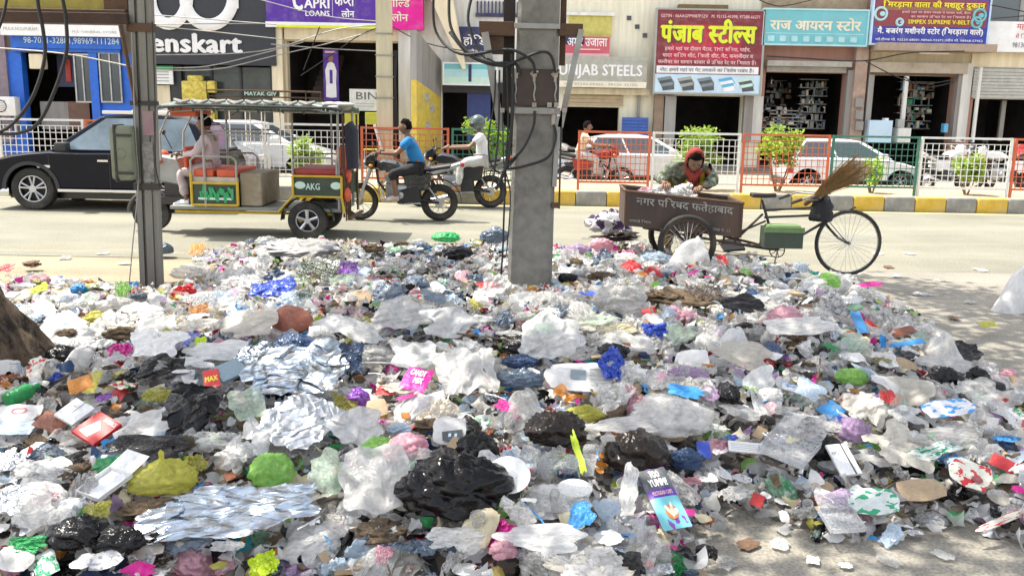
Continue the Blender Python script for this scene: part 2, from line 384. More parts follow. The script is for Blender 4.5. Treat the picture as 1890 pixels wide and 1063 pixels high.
# ================================================================= fence on the median
FY = 17.95
def fence_panel(x0, x1, mt, label, zt=1.40, zb=0.26):
    t = thing('fence_panel', label, 'fence', ((x0 + x1) / 2, FY, zb), 0, 'mesh fence panels along the median')
    hw = (x1 - x0) / 2 - 0.012; h = zt - zb; zl = 0.16
    for s in (-1, 1):
        b = MB(); b.box((s * (hw - 0.022), 0, h / 2), (0.045, 0.045, h)); b.build('post', mt, t)
    for z in (h - 0.02, zl):
        b = MB(); b.box((0, 0, z), (hw * 2 - 0.092, 0.036, 0.038)); b.build('rail', mt, t)
    nv = 14; v = None; 
    vb = MB(); vb.box((0, 0, 0), (0.012, 0.012, h - 0.13 - zl)); hb = MB(); hb.box((0, 0.013, 0), (hw * 2 - 0.094, 0.012, 0.014))
    zc = (h - 0.13 + zl) / 2 + 0.005
    o = vb.build('upright_bar', mt, t); q = hb.build('cross_bar', mt, t)
    for i in range(nv):
        a = o if i == 0 else o.copy()
        if i: C.objects.link(a); a.parent = t
        a.location = (-hw + 0.05 + (2 * hw - 0.1) * (i + 0.5) / nv, 0, zc)
    nh = 7
    for i in range(nh):
        a = q if i == 0 else q.copy()
        if i: C.objects.link(a); a.parent = t
        a.location = (0, 0, h - 0.13 - (h - 0.13 - zl) * i / nh)
    return t
fx = lambda px: P(px, 290, FY).x
W_, O_, G_ = M['white'], M['orange'], M['green']
panels = [(-160, 0, O_, 'orange mesh fence panel at the left edge of the street, partly out of frame'), (0, 160, W_, 'white mesh fence panel in front of the blue shop left of the black car roof'),
 (160, 325, O_, 'orange mesh fence panel behind the black car windscreen'), (325, 493, W_, 'white mesh fence panel seen through the passenger cabin of the rickshaw'),
 (493, 661, W_, 'white mesh fence panel right of the rickshaw with a low bright bush behind'), (665, 830, O_, 'orange mesh fence panel behind the rider in the blue shirt'),
 (832, 998, G_, 'green mesh fence panel behind the rider in the white shirt'), (1065, 1201, O_, 'orange mesh fence panel in front of the man riding a motorbike in the far lane'),
 (1202, 1367, W_, 'white mesh fence panel behind the woman at the cart'), (1368, 1532, O_, 'orange mesh fence panel in front of the bonnet of the white hatchback'),
 (1533, 1697, G_, 'green mesh fence panel behind the straw broom'), (1697, 1868, W_, 'white mesh fence panel in front of the parked motorbikes at the right'),
 (1869, 2030, O_, 'orange mesh fence panel at the right edge of the street, partly out of frame')]
for a, b, mt_, lb in panels: fence_panel(fx(a), fx(b), mt_, lb, zt=1.40 if a > 500 else 1.44)

# ================================================================= shop row
BY = 28.0
wl = {
 'grey': mat('grey_plaster', (0.34, 0.33, 0.31), 0.85, dirt=(0.2, 0.17, 0.14), dscale=1.2, damt=0.7, bump=0.15, streak=True),
 'cream': mat('cream_plaster', (0.76, 0.67, 0.48), 0.85, dirt=(0.40, 0.33, 0.24), dscale=0.9, damt=0.6, bump=0.1, streak=True),
 'white': mat('white_plaster', (0.74, 0.73, 0.69), 0.85, dirt=(0.45, 0.41, 0.34), dscale=0.9, damt=0.5, bump=0.1, streak=True),
 'pale': mat('pale_cream_plaster', (0.80, 0.76, 0.60), 0.85, dirt=(0.48, 0.42, 0.32), dscale=0.8, damt=0.5, streak=True),
 'salmon': mat('salmon_plaster', (0.44, 0.235, 0.18), 0.85, dirt=(0.26, 0.15, 0.11), dscale=1.5, damt=0.6, streak=True),
 'blue': mat('bright_blue_paint', (0.012, 0.13, 0.62), 0.5, dirt=(0.05, 0.1, 0.3), dscale=2, damt=0.5),
 'dblue': mat('navy_blue_paint', (0.03, 0.05, 0.20), 0.5),
 'char': mat('charcoal_panel', (0.028, 0.031, 0.040), 0.45, var=0.15),
 'brick': mat('rough_brown_stone', (0.42, 0.32, 0.21), 0.9, var=0.35, scale=8, dirt=(0.2, 0.14, 0.1), dscale=4, damt=0.6, bump=0.5),
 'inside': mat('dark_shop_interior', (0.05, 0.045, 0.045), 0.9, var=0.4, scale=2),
 'floor': mat('shop_floor', (0.22, 0.2, 0.17), 0.7),
 'yellow': mat('yellow_wall_paint', (0.66, 0.50, 0.08), 0.7, dirt=(0.4, 0.33, 0.2), dscale=2, damt=0.5),
 'limey': mat('yellow_green_wall', (0.60, 0.56, 0.16), 0.8),
}
shut = mat('shutter_steel', (0.42, 0.41, 0.37), 0.5, 0.3, dirt=(0.28, 0.22, 0.15), dscale=2, damt=0.6)
shutb = mat('shutter_blue', (0.05, 0.12, 0.42), 0.5, 0.1)
def R4(a): return rect(a[0], a[1], a[2], a[3], BY)
def prt(parent, name, b, mt, **k): return b.build(name, mt, parent, **k)
def shop(name, label, px0, px1, wall, opening, lintel=None, upper=None, depth=4.0, top=-260, pillar=None):
    """one bay: wall around an opening, side walls, back wall, floor; pixel rectangles are on the facade plane"""
    X0, X1, _, ZT = rect(px0, top, px1, 200, BY)
    X0 = P(px0, 150, BY).x; X1 = P(px1, 150, BY).x
    ox0, ox1, _, oz = rect(*opening, BY); zf = 0.12
    t = thing(name, label, 'building', ((X0 + X1) / 2, BY, 0)); cx = (X0 + X1) / 2
    T = lambda x: x - cx
    zt = 10.0
    if ox0 - X0 > 0.02: b = MB(); b.b2(T(X0), T(ox0), 0, 0.3, 0, oz); prt(t, 'front_wall', b, wall)
    if X1 - ox1 > 0.02: b = MB(); b.b2(T(ox1), T(X1), 0, 0.3, 0, oz); prt(t, 'front_wall', b, wall)
    b = MB(); b.b2(T(X0), T(X1), 0.0, 0.3, oz, zt); prt(t, 'upper_wall', b, upper or wall)
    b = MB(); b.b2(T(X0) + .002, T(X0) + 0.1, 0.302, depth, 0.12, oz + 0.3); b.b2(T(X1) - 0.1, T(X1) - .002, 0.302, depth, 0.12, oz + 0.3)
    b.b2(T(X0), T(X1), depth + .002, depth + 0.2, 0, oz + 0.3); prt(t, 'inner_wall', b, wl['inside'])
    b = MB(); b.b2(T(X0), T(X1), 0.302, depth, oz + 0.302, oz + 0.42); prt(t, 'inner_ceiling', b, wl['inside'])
    b = MB(); b.b2(T(X0), T(X1), -0.9, depth, 0, zf); prt(t, 'floor_slab', b, wl['floor'])
    return t, T, (ox0, ox1, oz)
def add_box(t, T, name, px, mt, y0, y1, **k):
    x0, x1, z0, z1 = R4(px); b = MB(); b.b2(T(x0), T(x1), y0, y1, z0, z1); return prt(t, name, b, mt, **k)
def shutter(t, T, px, mt, y=-0.02, name='shutter', slats=True):
    x0, x1, z0, z1 = R4(px); n = max(3, int((z1 - z0) / 0.085))
    b = MB()
    prof = []
    for i in range(n):
        za, zb_ = z0 + (z1 - z0) * i / n, z0 + (z1 - z0) * (i + 0.82) / n
        b.b2(T(x0), T(x1), y - 0.03, y, za, zb_)
    b.b2(T(x0), T(x1), y, y + 0.015, z0, z1)
    return prt(t, name, b, mt)
def sign(name, label, px, face, frame=None, y=-0.35, depth=0.16, cat='sign', tilt=0):
    x0, x1, z0, z1 = rect(*px, BY + y)
    t = thing(name, label, cat, ((x0 + x1) / 2, BY + y, z0), 0); hw, h = (x1 - x0) / 2, z1 - z0
    b = MB(); b.b2(-hw, hw, 0, depth, 0, h); b.build('board', face, t)
    if frame:
        b = MB(); k = 0.05
        b.b2(-hw - k, -hw - .002, -0.02, depth - .01, -k, h + k); b.b2(hw + .002, hw + k, -0.02, depth - .01, -k, h + k)
        b.b2(-hw, hw, -0.02, depth - .01, -k, -.002); b.b2(-hw, hw, -0.02, depth - .01, h + .002, h + k); b.build('border', frame, t)
    # local mapper: fraction of the board -> letter rectangle
    def wr(s, u0, u1, v0, v1, mt, bold=0.02, yy=0.0, depth=0.0, name='lettering'):
        return lettering(s, -hw + 2 * hw * u0, -hw + 2 * hw * u1, h * v0, h * v1, -0.004 + yy, mt, t, bold, depth, name)
    def bar(u0, u1, v0, v1, mt, name='band', th=0.006):
        b = MB(); b.b2(-hw + 2 * hw * u0, -hw + 2 * hw * u1, -th, -0.001, h * v0, h * v1); return b.build(name, mt, t)
    return t, wr, bar, hw, h
ink = {k: mat('print_' + k, c, 0.5, var=0.10, scale=2.5, dirt=(.45, .40, .33), dscale=3.5, damt=.22) for k, c in dict(white=(0.85, 0.85, 0.85), lime=(0.72, 0.80, 0.02), yellow=(0.82, 0.70, 0.03), pink=(0.85, 0.50, 0.52), cream=(0.80, 0.74, 0.58),
       maroon=(0.20, 0.022, 0.035), crimson=(0.46, 0.015, 0.05), purple=(0.085, 0.018, 0.32), magenta=(0.74, 0.0, 0.30), teal=(0.16, 0.50, 0.56), palet=(0.42, 0.70, 0.74), blue=(0.035, 0.05, 0.38),
       navy=(0.02, 0.025, 0.10), grey=(0.36, 0.37, 0.34), dgrey=(0.07, 0.08, 0.09), steel=(0.20, 0.25, 0.28), red=(0.55, 0.03, 0.03), sky=(0.10, 0.42, 0.68), green=(0.02, 0.35, 0.12), mint=(0.55, 0.76, 0.66), black=(.01, .01, .01), brown=(0.28, 0.13, 0.07), lightblue=(.55, .72, .85), orange=(.7, .2, .03), rose=(.62, .10, .14)).items()}

# --- bay 1: blue shop at the far left
t, T, _ = shop('shop_building', 'blue painted shop with dark window frames behind the black car', -75, 262, wl['blue'], (45, 98, 172, 262), upper=mat('brown_upper_wall', (0.16, 0.12, 0.09), 0.9))
add_box(t, T, 'pier', (-75, 60, 18, 262), mat('mauve_plaster', (0.24, 0.19, 0.22), 0.85), -0.08, -0.002)
add_box(t, T, 'fascia', (24, 66, 224, 97), wl['blue'], -0.14, -0.002)
b = MB()
for px in ((171, 97, 186, 262),):
    x0, x1, z0, z1 = R4(px); b.b2(T(x0), T(x1), -0.10, 0.1, z0, z1)
prt(t, 'blue_post', b, wl['blue'])
for px in ((186, 97, 226, 190), (140, 100, 172, 190)):
    x0, x1, z0, z1 = R4(px); b = MB(); k = 0.045
    b.b2(T(x0), T(x0) + k, -0.09, -0.03, z0, z1); b.b2(T(x1) - k, T(x1), -0.09, -0.03, z0, z1); b.b2(T(x0) + k, T(x1) - k, -0.09, -0.03, z1 - k, z1); b.b2(T(x0) + k, T(x1) - k, -0.09, -0.03, z0, z0 + k)
    b.b2((T(x0) + T(x1)) / 2 - .02, (T(x0) + T(x1)) / 2 + .02, -0.085, -0.035, z0 + k, z1 - k)
    f = prt(t, 'window_frame', b, M['steel']); b = MB(); b.b2(T(x0) + k, T(x1) - k, -0.05, -0.045, z0 + k, z1 - k); b.build('pane', M['glass'], f)
b = MB(); x0, x1, z0, z1 = R4((56, 100, 82, 128)); b.bbox(T(x0), T(x1), -0.1, 0.2, z0, z1, 0.03); prt(t, 'cream_cabinet', b, wl['cream'])
b = MB(); x0, x1, z0, z1 = R4((60, 188, 112, 240)); b.b2(T(x0), T(x1), 0.5, 1.2, z0, z1); prt(t, 'counter', b, wl['grey'])
b = MB(); x0, x1, z0, z1 = R4((112, 188, 152, 240)); b.b2(T(x0), T(x1), 0.5, 1.2, z0, z1); prt(t, 'counter', b, mat('brown_wood_counter', (0.17, 0.09, 0.06), 0.5))
b = MB(); x0, x1, z0, z1 = R4((82, 100, 130, 160)); b.b2(T(x0), T(x1), 0.8, 0.85, z0, z1); prt(t, 'poster', b, mat('poster_navy', (0.04, 0.05, 0.12), 0.5))
b = MB(); x0, x1, z0, z1 = R4((98, 108, 108, 150)); b.b2(T(x0), T(x1), 0.76, 0.79, z0, z1); prt(t, 'poster_stripe', b, ink['red'])
s, wr, bar, hw, h = sign('shop_sign', 'long white signboard above the blue shop front', (0, 46, 222, 67), ink['white'], None, -0.5)
wr('MULA NOLIFURAM', 0.03, 0.31, 0.42, 0.72, ink['grey'], 0.0); wr('M.S. GENERAL STORE', 0.60, 0.97, 0.30, 0.5, ink['grey'], 0.0)
s, wr, bar, hw, h = sign('shop_sign', 'blue fascia strip with pale telephone numbers under the white signboard', (24, 68, 222, 90), wl['blue'], None, -0.22, 0.06)
wr('98-7071-32881,98969-111284', 0.10, 0.99, 0.32, 0.92, ink['lightblue'], 0.01)
a = thing('air_conditioner', 'white air conditioner outdoor unit standing left of the blue shop', 'air conditioner', (P(14, 215, 27.5).x, 27.5, rect(-6, 180, 34, 214, 27.5)[2]))
b = MB(); b.bbox(-0.33, 0.33, -0.15, 0.15, 0, 0.55, 0.02); b.build('casing', M['white'], a, smooth=True)
b = MB(); b.ring((-0.1, -0.155, 0.28), 'Y', 0.17, 0.012, 24, 6); [b.box((-0.1, -0.155, 0.13 + i * 0.05), (0.3, 0.008, 0.008)) for i in range(7)]; b.build('grille', M['dplastic'], a)
b = MB(); b.b2(-0.3, -0.24, -0.1, 0.1, -0.5, -0.001); b.b2(0.24, 0.3, -0.1, 0.1, -0.5, -0.001); b.build('stand', M['galv'], a)

# --- bay 2: eyewear shop
t, T, _ = shop('shop_building', 'charcoal fronted eyewear shop with glowing yellow display', 262, 507, wl['char'], (284, 121, 500, 262))
add_box(t, T, 'beige_panel', (286, 158, 316, 262), wl['cream'], 0.0, 0.06)
add_box(t, T, 'door_jamb', (318, 122, 338, 262), wl['char'], -0.05, 0.1)
b = MB(); x0, x1, z0, z1 = R4((338, 124, 500, 262)); b.b2(T(x0), T(x1), 0.12, 0.13, z0, z1)
prt(t, 'shop_glass', b, mat('shop_glass', (0.06, 0.075, 0.07), 0.12, var=0.5, scale=1.5, spec=0.8))
for q in (0.33, 0.66):
    b = MB(); b.b2(T(x0 + (x1 - x0) * q) - .03, T(x0 + (x1 - x0) * q) + .03, 0.06, 0.115, z0, z1); prt(t, 'mullion', b, wl['char'])
ydm = mat('yellow_display', (0.62, 0.50, 0.08), 0.5, var=0.5, scale=9)
for px in ((342, 150, 388, 186), (352, 140, 380, 152), (388, 150, 404, 172)):
    x0, x1, z0, z1 = R4(px); b = MB(); b.bbox(T(x0), T(x1), -0.35, -0.12, z0, z1, 0.05); prt(t, 'yellow_display', b, ydm, smooth=True)
b = MB(); x0, x1, z0, z1 = R4((340, 186, 404, 250)); b.b2(T(x0), T(x1), -0.4, -0.1, 0.13, z1); prt(t, 'display_plinth', b, ydm)
s, wr, bar, hw, h = sign('shop_sign', 'large charcoal signboard with white lettering lenskart under an infinity loop', (266, -120, 506, 120), wl['char'], None, -0.4, 0.3)
wr('lenskart', -0.02, 0.745, 0.09, 0.245, ink['white'], 0.045, -0.02, 0.03)
def loop(cxp, cyp, rx, ry, r=0.17):
    pts = []
    for i in range(33):
        a = math.pi * 2 * i / 32; q = P(cxp + rx * math.cos(a), cyp + ry * math.sin(a), BY - 0.4); pts.append((q.x - s.location.x, -0.06, q.z - s.location.z))
    b = MB(); b.tube(pts, r, 8, False); 
    b.v = [(v[0], -0.06 + (v[1] + 0.06) * 0.3, v[2]) for v in b.v]
    return b.build('loop_emblem', ink['white'], s, smooth=True)
loop(313, -3, 34, 48); loop(387, -3, 44, 50)
b = MB(); q0, q1 = P(343, 40, BY - .4), P(352, -60, BY - .4)
q2 = P(437, 0, BY - .4); b.box((q2.x - s.location.x, -0.05, q2.z - s.location.z + .5), (0.12, 0.05, 1.5)); b.build('loop_emblem', ink['white'], s)
s, wr, bar, hw, h = sign('notice_board', 'small white notice with green heading beside the eyewear shop door', (281, 122, 319, 156), ink['white'], None, -0.2, 0.05)
bar(0, 1, 0.8, 1, ink['green']); [bar(0.1, 0.8, v, v + .06, ink['grey'], 'printed_line') for v in (0.15, 0.32, 0.49, 0.64)]

# --- bay 3: loans office
t, T, _ = shop('shop_building', 'cream loans office with a dark stairway under a purple signboard', 507, 762, wl['cream'], (532, 78, 738, 262))
add_box(t, T, 'pillar', (508, 47, 528, 262), wl['cream'], -0.35, -0.002); add_box(t, T, 'pillar', (738, 56, 760, 262), wl['white'], -0.32, -0.002)
add_box(t, T, 'beam', (528, 52, 738, 76), wl['cream'], -0.25, -0.002)
b = MB()
for i in range(9):
    x0, x1, z0, z1 = R4((560, 185 - i * 11, 600, 193 - i * 11)); b.b2(T(x0), T(x1), 0.8 + i * 0.28, 1.08 + i * 0.28, z0, z1 + .06)
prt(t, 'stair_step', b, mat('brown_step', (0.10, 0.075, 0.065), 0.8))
s, wr, bar, hw, h = sign('shop_sign', 'purple signboard with white lettering CAPRI LOANS and Hindi words', (490, -60, 695, 42), ink['purple'], None, -0.5, 0.3)
wr('APRI', 0.345, 0.575, 0.255, 0.44, ink['white'], 0.03); wr('C', 0.24, 0.335, 0.20, 0.62, ink['white'], 0.05); wr('LOANS', 0.355, 0.575, 0.11, 0.215, ink['white'], 0.03)
bar(0.60, 0.603, 0.1, 0.7, ink['white'], 'divider'); wr('कंप्री', 0.62, 0.80, 0.30, 0.58, ink['white'], 0.03); wr('लोन', 0.68, 0.80, 0.10, 0.26, ink['white'], 0.03)
s, wr, bar, hw, h = sign('light_box_edge', 'pale strip with yellow lower edge under the purple signboard', (490, 42, 695, 52), ink['white'], None, -0.52, 0.3, 'sign'); bar(0.1, 1.0, 0, 0.45, ink['lime'])
s, wr, bar, hw, h = sign('shop_sign', 'magenta signboard with cream Hindi words for gold loan beside the cream pole', (700, -60, 781, 55), ink['magenta'], None, -0.52, 0.3)
wr('गोल्ड', 0.22, 0.70, 0.36, 0.53, ink['cream'], 0.02); wr('लोन', 0.28, 0.66, 0.13, 0.29, ink['cream'], 0.02)
s, wr, bar, hw, h = sign('standee', 'tall narrow purple poster showing a figure in white with folded hands', (597, 92, 625, 186), ink['purple'], None, 0.35, 0.05)
b = MB(); b.lathe([(0.0, 0), (0.16, 0.02), (0.15, 0.45), (0.17, 0.8), (0.1, 1.0), (0.05, 1.04), (0, 1.05)], (0, -0.01, 0.08), n=12); b.v = [(v[0], -0.012 + (v[1] + .01) * 0.03, v[2]) for v in b.v]; b.build('printed_figure', ink['white'], s)
b = MB(); b.sphere((0, -0.012, 1.22), (0.075, 0.004, 0.10), 8); b.build('printed_face', ink['brown'], s); bar(0.12, 0.88, 0.935, 0.97, ink['pink'], 'printed_line')
b = MB(); b.b2(-0.04, 0.05, -0.022, -0.016, 0.5, 0.9); b.build('printed_waistcoat', ink['purple'], s)
s, wr, bar, hw, h = sign('counter_sign', 'white counter board with lettering BIN in front of the loans office', (645, 165, 702, 205), mat('pale_board', (0.62, 0.62, 0.58), .6), None, -1.2, 0.5)
wr('BIN', 0.22, 0.9, 0.52, 0.86, ink['dgrey'], 0.0); [bar(0.2, 0.8, v, v + .03, ink['grey'], 'printed_line') for v in (0.2, 0.32)]
chm = mat('olive_yellow_chair', (0.42, 0.40, 0.03), 0.5)
def chair(px, lab):
    q = P(px, 208, 26.2); t = thing('chair', lab, 'chair', (q.x, 26.2, 0.12))
    zb = rect(px - 12, 208, px + 12, 236, 26.2)[2] - .12; zt = rect(px - 12, 208, px + 12, 236, 26.2)[3] - .12
    b = MB(); b.bbox(-0.2, 0.2, 0.16, 0.2, zb + .08, zt, 0.015); b.build('backrest', chm, t); b = MB(); b.bbox(-0.2, 0.2, -0.2, 0.2, 0.40, 0.44, 0.01); b.build('seat', chm, t)
    for sx in (-1, 1):
        for sy in (-1, 1): b = MB(); b.tube([(sx * .18, sy * .18, 0.0), (sx * .17, sy * .17, 0.41 if sy < 0 else zb + .3)], 0.014, 6); b.build('leg', M['steel'], t)
chair(647, 'olive yellow chair behind the fence, nearer to the rickshaw'); chair(685, 'olive yellow chair behind the fence beside the cream pole')

# --- wing wall and side passage
A_, B_ = P(769, 200, 26.0), P(814, 200, 27.96); t = thing('wing_wall', 'grey and yellow wall running back beside the white pillar', 'wall', (A_.x, A_.y, 0)); bx_ = B_.x - A_.x; by_ = B_.y - A_.y
zq = lambda px, py, Y: P(px, py, Y).z
for nm, za, zb_, zc, zd, mt_ in (('lower_wall', 0, zq(774, 148, 26), 0, zq(814, 180, 27.96), wl['yellow']), ('upper_wall', zq(774, 148, 26) + .003, zq(769, 56, 26), zq(814, 180, 27.96) + .003, zq(814, 112, 27.96), wl['grey'])):
    b = MB(); w_ = -.16; b.add([(0, 0, za), (bx_, by_, zc), (bx_, by_, zd), (0, 0, zb_), (w_, 0, za), (bx_ + w_, by_, zc), (bx_ + w_, by_, zd), (w_, 0, zb_)], [(0, 1, 2, 3), (4, 7, 6, 5), (0, 3, 7, 4), (1, 5, 6, 2), (3, 2, 6, 7), (0, 4, 5, 1)]); b.build(nm, mt_, t)
b = MB()
for i, (u, v) in enumerate(((.45, 1.2), (.62, 1.7), (.40, 2.0))): b.box((bx_ * u + .004, by_ * u, v), (.01, .35, .22), (0, 0, math.atan2(-bx_, by_)))
b.build('torn_poster', mat('torn_poster', (.45, .43, .38), .9, var=.5, scale=12), t)['kind'] = 'stuff'
t = thing('sloping_slab', 'cream concrete stair slab sloping down above the teal light box', 'slab', tuple(P(822, 40, 27.1))); l_ = t.location
pa, pc = P(800, -60, 27.1) - l_, P(858, 128, 27.1) - l_; b = MB(); w_ = .30; b.add([(p.x + q, yy, p.z) for p in (pa, pc) for yy in (0, .8) for q in ((-w_ * 1.6, w_ * 1.2) if p is pa else (-w_ * .25, w_ * .1))], [(0, 1, 3, 2), (4, 6, 7, 5), (0, 4, 5, 1), (2, 3, 7, 6), (0, 2, 6, 4), (1, 5, 7, 3)]); b.build('slab', wl['cream'], t)
# --- bay 4: dark blue shop with teal board
t, T, _ = shop('shop_building', 'white walled shop with dark blue doors left of the concrete pole', 762, 1036, wl['white'], (816, 156, 1015, 262))
add_box(t, T, 'blue_door', (862, 158, 905, 262), wl['dblue'], 0.02, 0.08); add_box(t, T, 'navy_lintel', (818, 152, 935, 172), wl['char'], -0.1, -0.003)

b = MB(); x0, x1, z0, z1 = R4((878, 4, 1000, 26)); b.b2(T(x0), T(x1), -0.08, -.003, z0 - .1, z0)
n = 18
for i in range(n): q = T(x0) + (T(x1) - T(x0)) * (i + .5) / n; b.b2(q - .02, q + .02, -0.06, -0.02, z0 + .001, z1)
prt(t, 'balcony_grille', b, ink['navy'])
s, wr, bar, hw, h = sign('shop_sign', 'navy signboard with white Hindi letters behind the looping cables', (847, 50, 899, 105), ink['navy'], None, -0.45, 0.1)
wr('होडि', 0.15, 0.98, 0.34, 0.74, ink['white'], 0.02); wr('ज्वैलर', 0.3, 0.8, 0.12, 0.26, ink['white'], 0.01)
s, wr, bar, hw, h = sign('billboard', 'pale teal light box with a slim figure left of the concrete pole', (820, 119, 915, 155), ink['palet'], ink['white'], -0.6, 0.2)
bar(0.0, 1, 0.0, 0.35, ink['mint']); bar(0, 1, 0.75, 1, ink['teal']); bar(0.47, 0.53, 0.1, 1.1, ink['navy'], 'printed_figure', .012)

# --- bay 5: cream building with grey steel sign
t, T, _ = shop('shop_building', 'pale cream building with a small yellow balcony above the grey steel shop sign', 1036, 1203, wl['pale'], (1036, 198, 1142, 262))
add_box(t, T, 'balcony_recess', (1050, 30, 1128, 70), wl['limey'], -0.06, -0.002); add_box(t, T, 'balcony_edge', (1040, 24, 1134, 30), wl['white'], -0.15, -0.061)
for i, (a, c) in enumerate(((1161, 34), (1176, 50), (1190, 66))): add_box(t, T, 'square_vent', (a - 4, c - 4, a + 4, c + 4), ink['dgrey'], -0.03, -0.002)
shutter(t, T, (1040, 176, 1150, 196), mat('cream_shutter', (0.5, 0.40, 0.26), .6)); add_box(t, T, 'shutter_box', (1040, 164, 1196, 175), wl['cream'], -0.25, -0.002)
add_box(t, T, 'drain_pipe', (1175, 172, 1180, 262), wl['grey'], -0.12, -0.04)
shutter(t, T, (1145, 217, 1193, 275), shutb, -0.3, 'blue_corrugated_sheet')
s, wr, bar, hw, h = sign('shop_sign', 'rose signboard with white Hindi newspaper name under the yellow balcony', (1040, 68, 1125, 106), ink['rose'], None, -0.3, 0.08)
bar(0, 1, 0, 0.18, ink['pink']); bar(0, 0.45, 0.6, 1, ink['navy']); wr('अमर उजाला', 0.08, 0.95, 0.52, 0.92, ink['white'], 0.02); bar(0.35, 0.8, 0.36, 0.40, ink['white'], 'printed_line')
s, wr, bar, hw, h = sign('shop_sign', 'weathered grey signboard with white lettering PUNJAB STEELS', (1026, 105, 1194, 162), mat('grey_sign_face', (0.42, 0.42, 0.36), 0.6, dirt=(.3, .27, .2), damt=.5), None, -0.55, 0.2)
wr('PUNJAB STEELS', -0.04, 0.95, 0.27, 0.75, ink['white'], 0.035); bar(0, 1, 0.0, 0.2, ink['cream']); wr('M. : 97293-00456 , 98136-32100', .1, .9, .05, .14, ink['grey'], 0)

# --- bay 6: maroon steel sign
t, T, _ = shop('shop_building', 'grey fronted steel shop with a deep dark doorway under the maroon signboard', 1203, 1407, wl['pale'], (1245, 178, 1368, 262))
add_box(t, T, 'pillar', (1205, 176, 1222, 262), mat('worn_brown_plaster', (0.30, .22, .16), .9, dirt=(.12, .09, .07), damt=.7), -0.2, -0.002)
add_box(t, T, 'pillar', (1224, 178, 1244, 262), wl['grey'], -0.25, -0.002); add_box(t, T, 'pillar', (1369, 178, 1385, 262), wl['grey'], -0.25, -0.002); add_box(t, T, 'pillar', (1387, 178, 1405, 262), wl['white'], -0.1, -0.002)
add_box(t, T, 'ledge', (1250, 11, 1340, 18), mat('brown_ledge', (0.2, .14, .06), .8), -0.3, -0.002)
s, wr, bar, hw, h = sign('shop_sign', 'tall maroon signboard with lime Hindi shop name and pictures of steel pipes', (1211, 20, 1406, 172), ink['maroon'], ink['grey'], -0.5, 0.2)
bar(0.22, 0.80, 0.40, 0.83, ink['crimson']); bar(0.12, 0.218, 0.34, 0.6, ink['crimson'])
wr('GSTIN : 06AAGFP9087P1ZV   M. 92155-41098, 97288-66271', 0.03, 0.96, 0.905, 0.95, ink['pink'], 0.02)
wr('पंजाब स्टील्स', 0.035, 0.945, 0.590, 0.895, ink['dgrey'], 0.07, -0.002); wr('पंजाब स्टील्स', 0.03, 0.94, 0.602, 0.90, ink['lime'], 0.055, -0.012)
wr('हमारे यहां पर दीवान मैटल, TMT सरिया, पाईप,', 0.08, 0.89, 0.505, 0.57, ink['pink'], 0.03, -.01); wr('चादर कटिंग शीट, किली शीट, गेट, कमानीदार व', 0.06, 0.92, 0.425, 0.49, ink['pink'], 0.03, -.01)
wr('फर्नीचर का सामान बाजार से उचित रेट पर मिलता है।', 0.02, 0.95, 0.345, 0.41, ink['pink'], 0.03, -.01)
b = MB(); b.bbox(-hw * .98, hw * .96, -0.03, -0.002, h * .235, h * .325, 0.012); b.build('white_strip', ink['white'], s)
wr('नोट: हमारे यहां पर गेट लगवाने का विशेष प्रबंध है।', 0.04, 0.93, 0.25, 0.31, ink['navy'], 0.0, -.035)
bar(0, 1, 0, 0.225, ink['lightblue'])
for i, (u, mt_) in enumerate(((0.02, 'steel'), (0.21, 'grey'), (0.40, 'steel'), (0.60, 'sky'), (0.78, 'mint'))):
    for j in range(4):
        b = MB(); x = -hw + 2 * hw * u; ww = 2 * hw * 0.17
        b.add([(x + ww * .1 * j, -0.012 - j * .002, h * (0.17 - j * .035)), (x + ww * (.75 + .06 * j), -0.012 - j * .002, h * (0.20 - j * .035)), (x + ww, -0.012 - j * .002, h * (0.12 - j * .028)), (x + ww * .35, -0.012 - j * .002, h * (0.055 - j * .012))], [(0, 1, 2, 3)])
        b.build('printed_pipe', ink[mt_] if j % 2 == 0 else ink['dgrey' if mt_ != 'sky' else 'white'], s)

# --- bay 7: iron store
def goods(t, T, px, yy, seed, n=60, cols=None):
    r = random.Random(seed); x0, x1, z0, z1 = R4(px); cols = cols or ['steel', 'grey', 'cream', 'brown', 'dgrey']
    bs = {c: MB() for c in cols}
    for i in range(n):
        c = r.choice(cols); w_, h_ = r.uniform(.06, .2), r.uniform(.06, .22); x = r.uniform(T(x0), T(x1) - w_); lv = r.randrange(6); z = z0 + (z1 - z0) * lv / 6 + .02
        if r.random() < .5: bs[c].b2(x, x + w_, yy, yy + .15, z, z + h_)
        else: bs[c].lathe([(0.001, 0), (w_ * .4, 0), (w_ * .42, h_ * .7), (w_ * .2, h_), (0.001, h_)], (x + w_ / 2, yy + .1, z), n=8)
    for c, b in bs.items():
        if b.v: o = b.build('shelf_goods', ink[c], t); o['kind'] = 'stuff'
def shelves(t, T, px, yy):
    x0, x1, z0, z1 = R4(px)
    for i in range(7):
        b = MB(); z = z0 + (z1 - z0) * i / 6; b.b2(T(x0), T(x1), yy, yy + .3, z - .015, z + .015); b.build('shelf', M['galv'], t)
t, T, _ = shop('shop_building', 'salmon fronted iron store with crowded dark shelves under the teal signboard', 1407, 1603, wl['salmon'], (1409, 135, 1556, 262), upper=wl['salmon'])
add_box(t, T, 'stone_wall', (1409, -80, 1603, 19), wl['brick'], -0.06, -0.002)
add_box(t, T, 'pillar', (1568, 84, 1590, 262), mat('pinkish_worn_plaster', (0.42, .30, .24), .9, dirt=(.2, .15, .12), damt=.7, bump=.2), -0.3, -0.002)
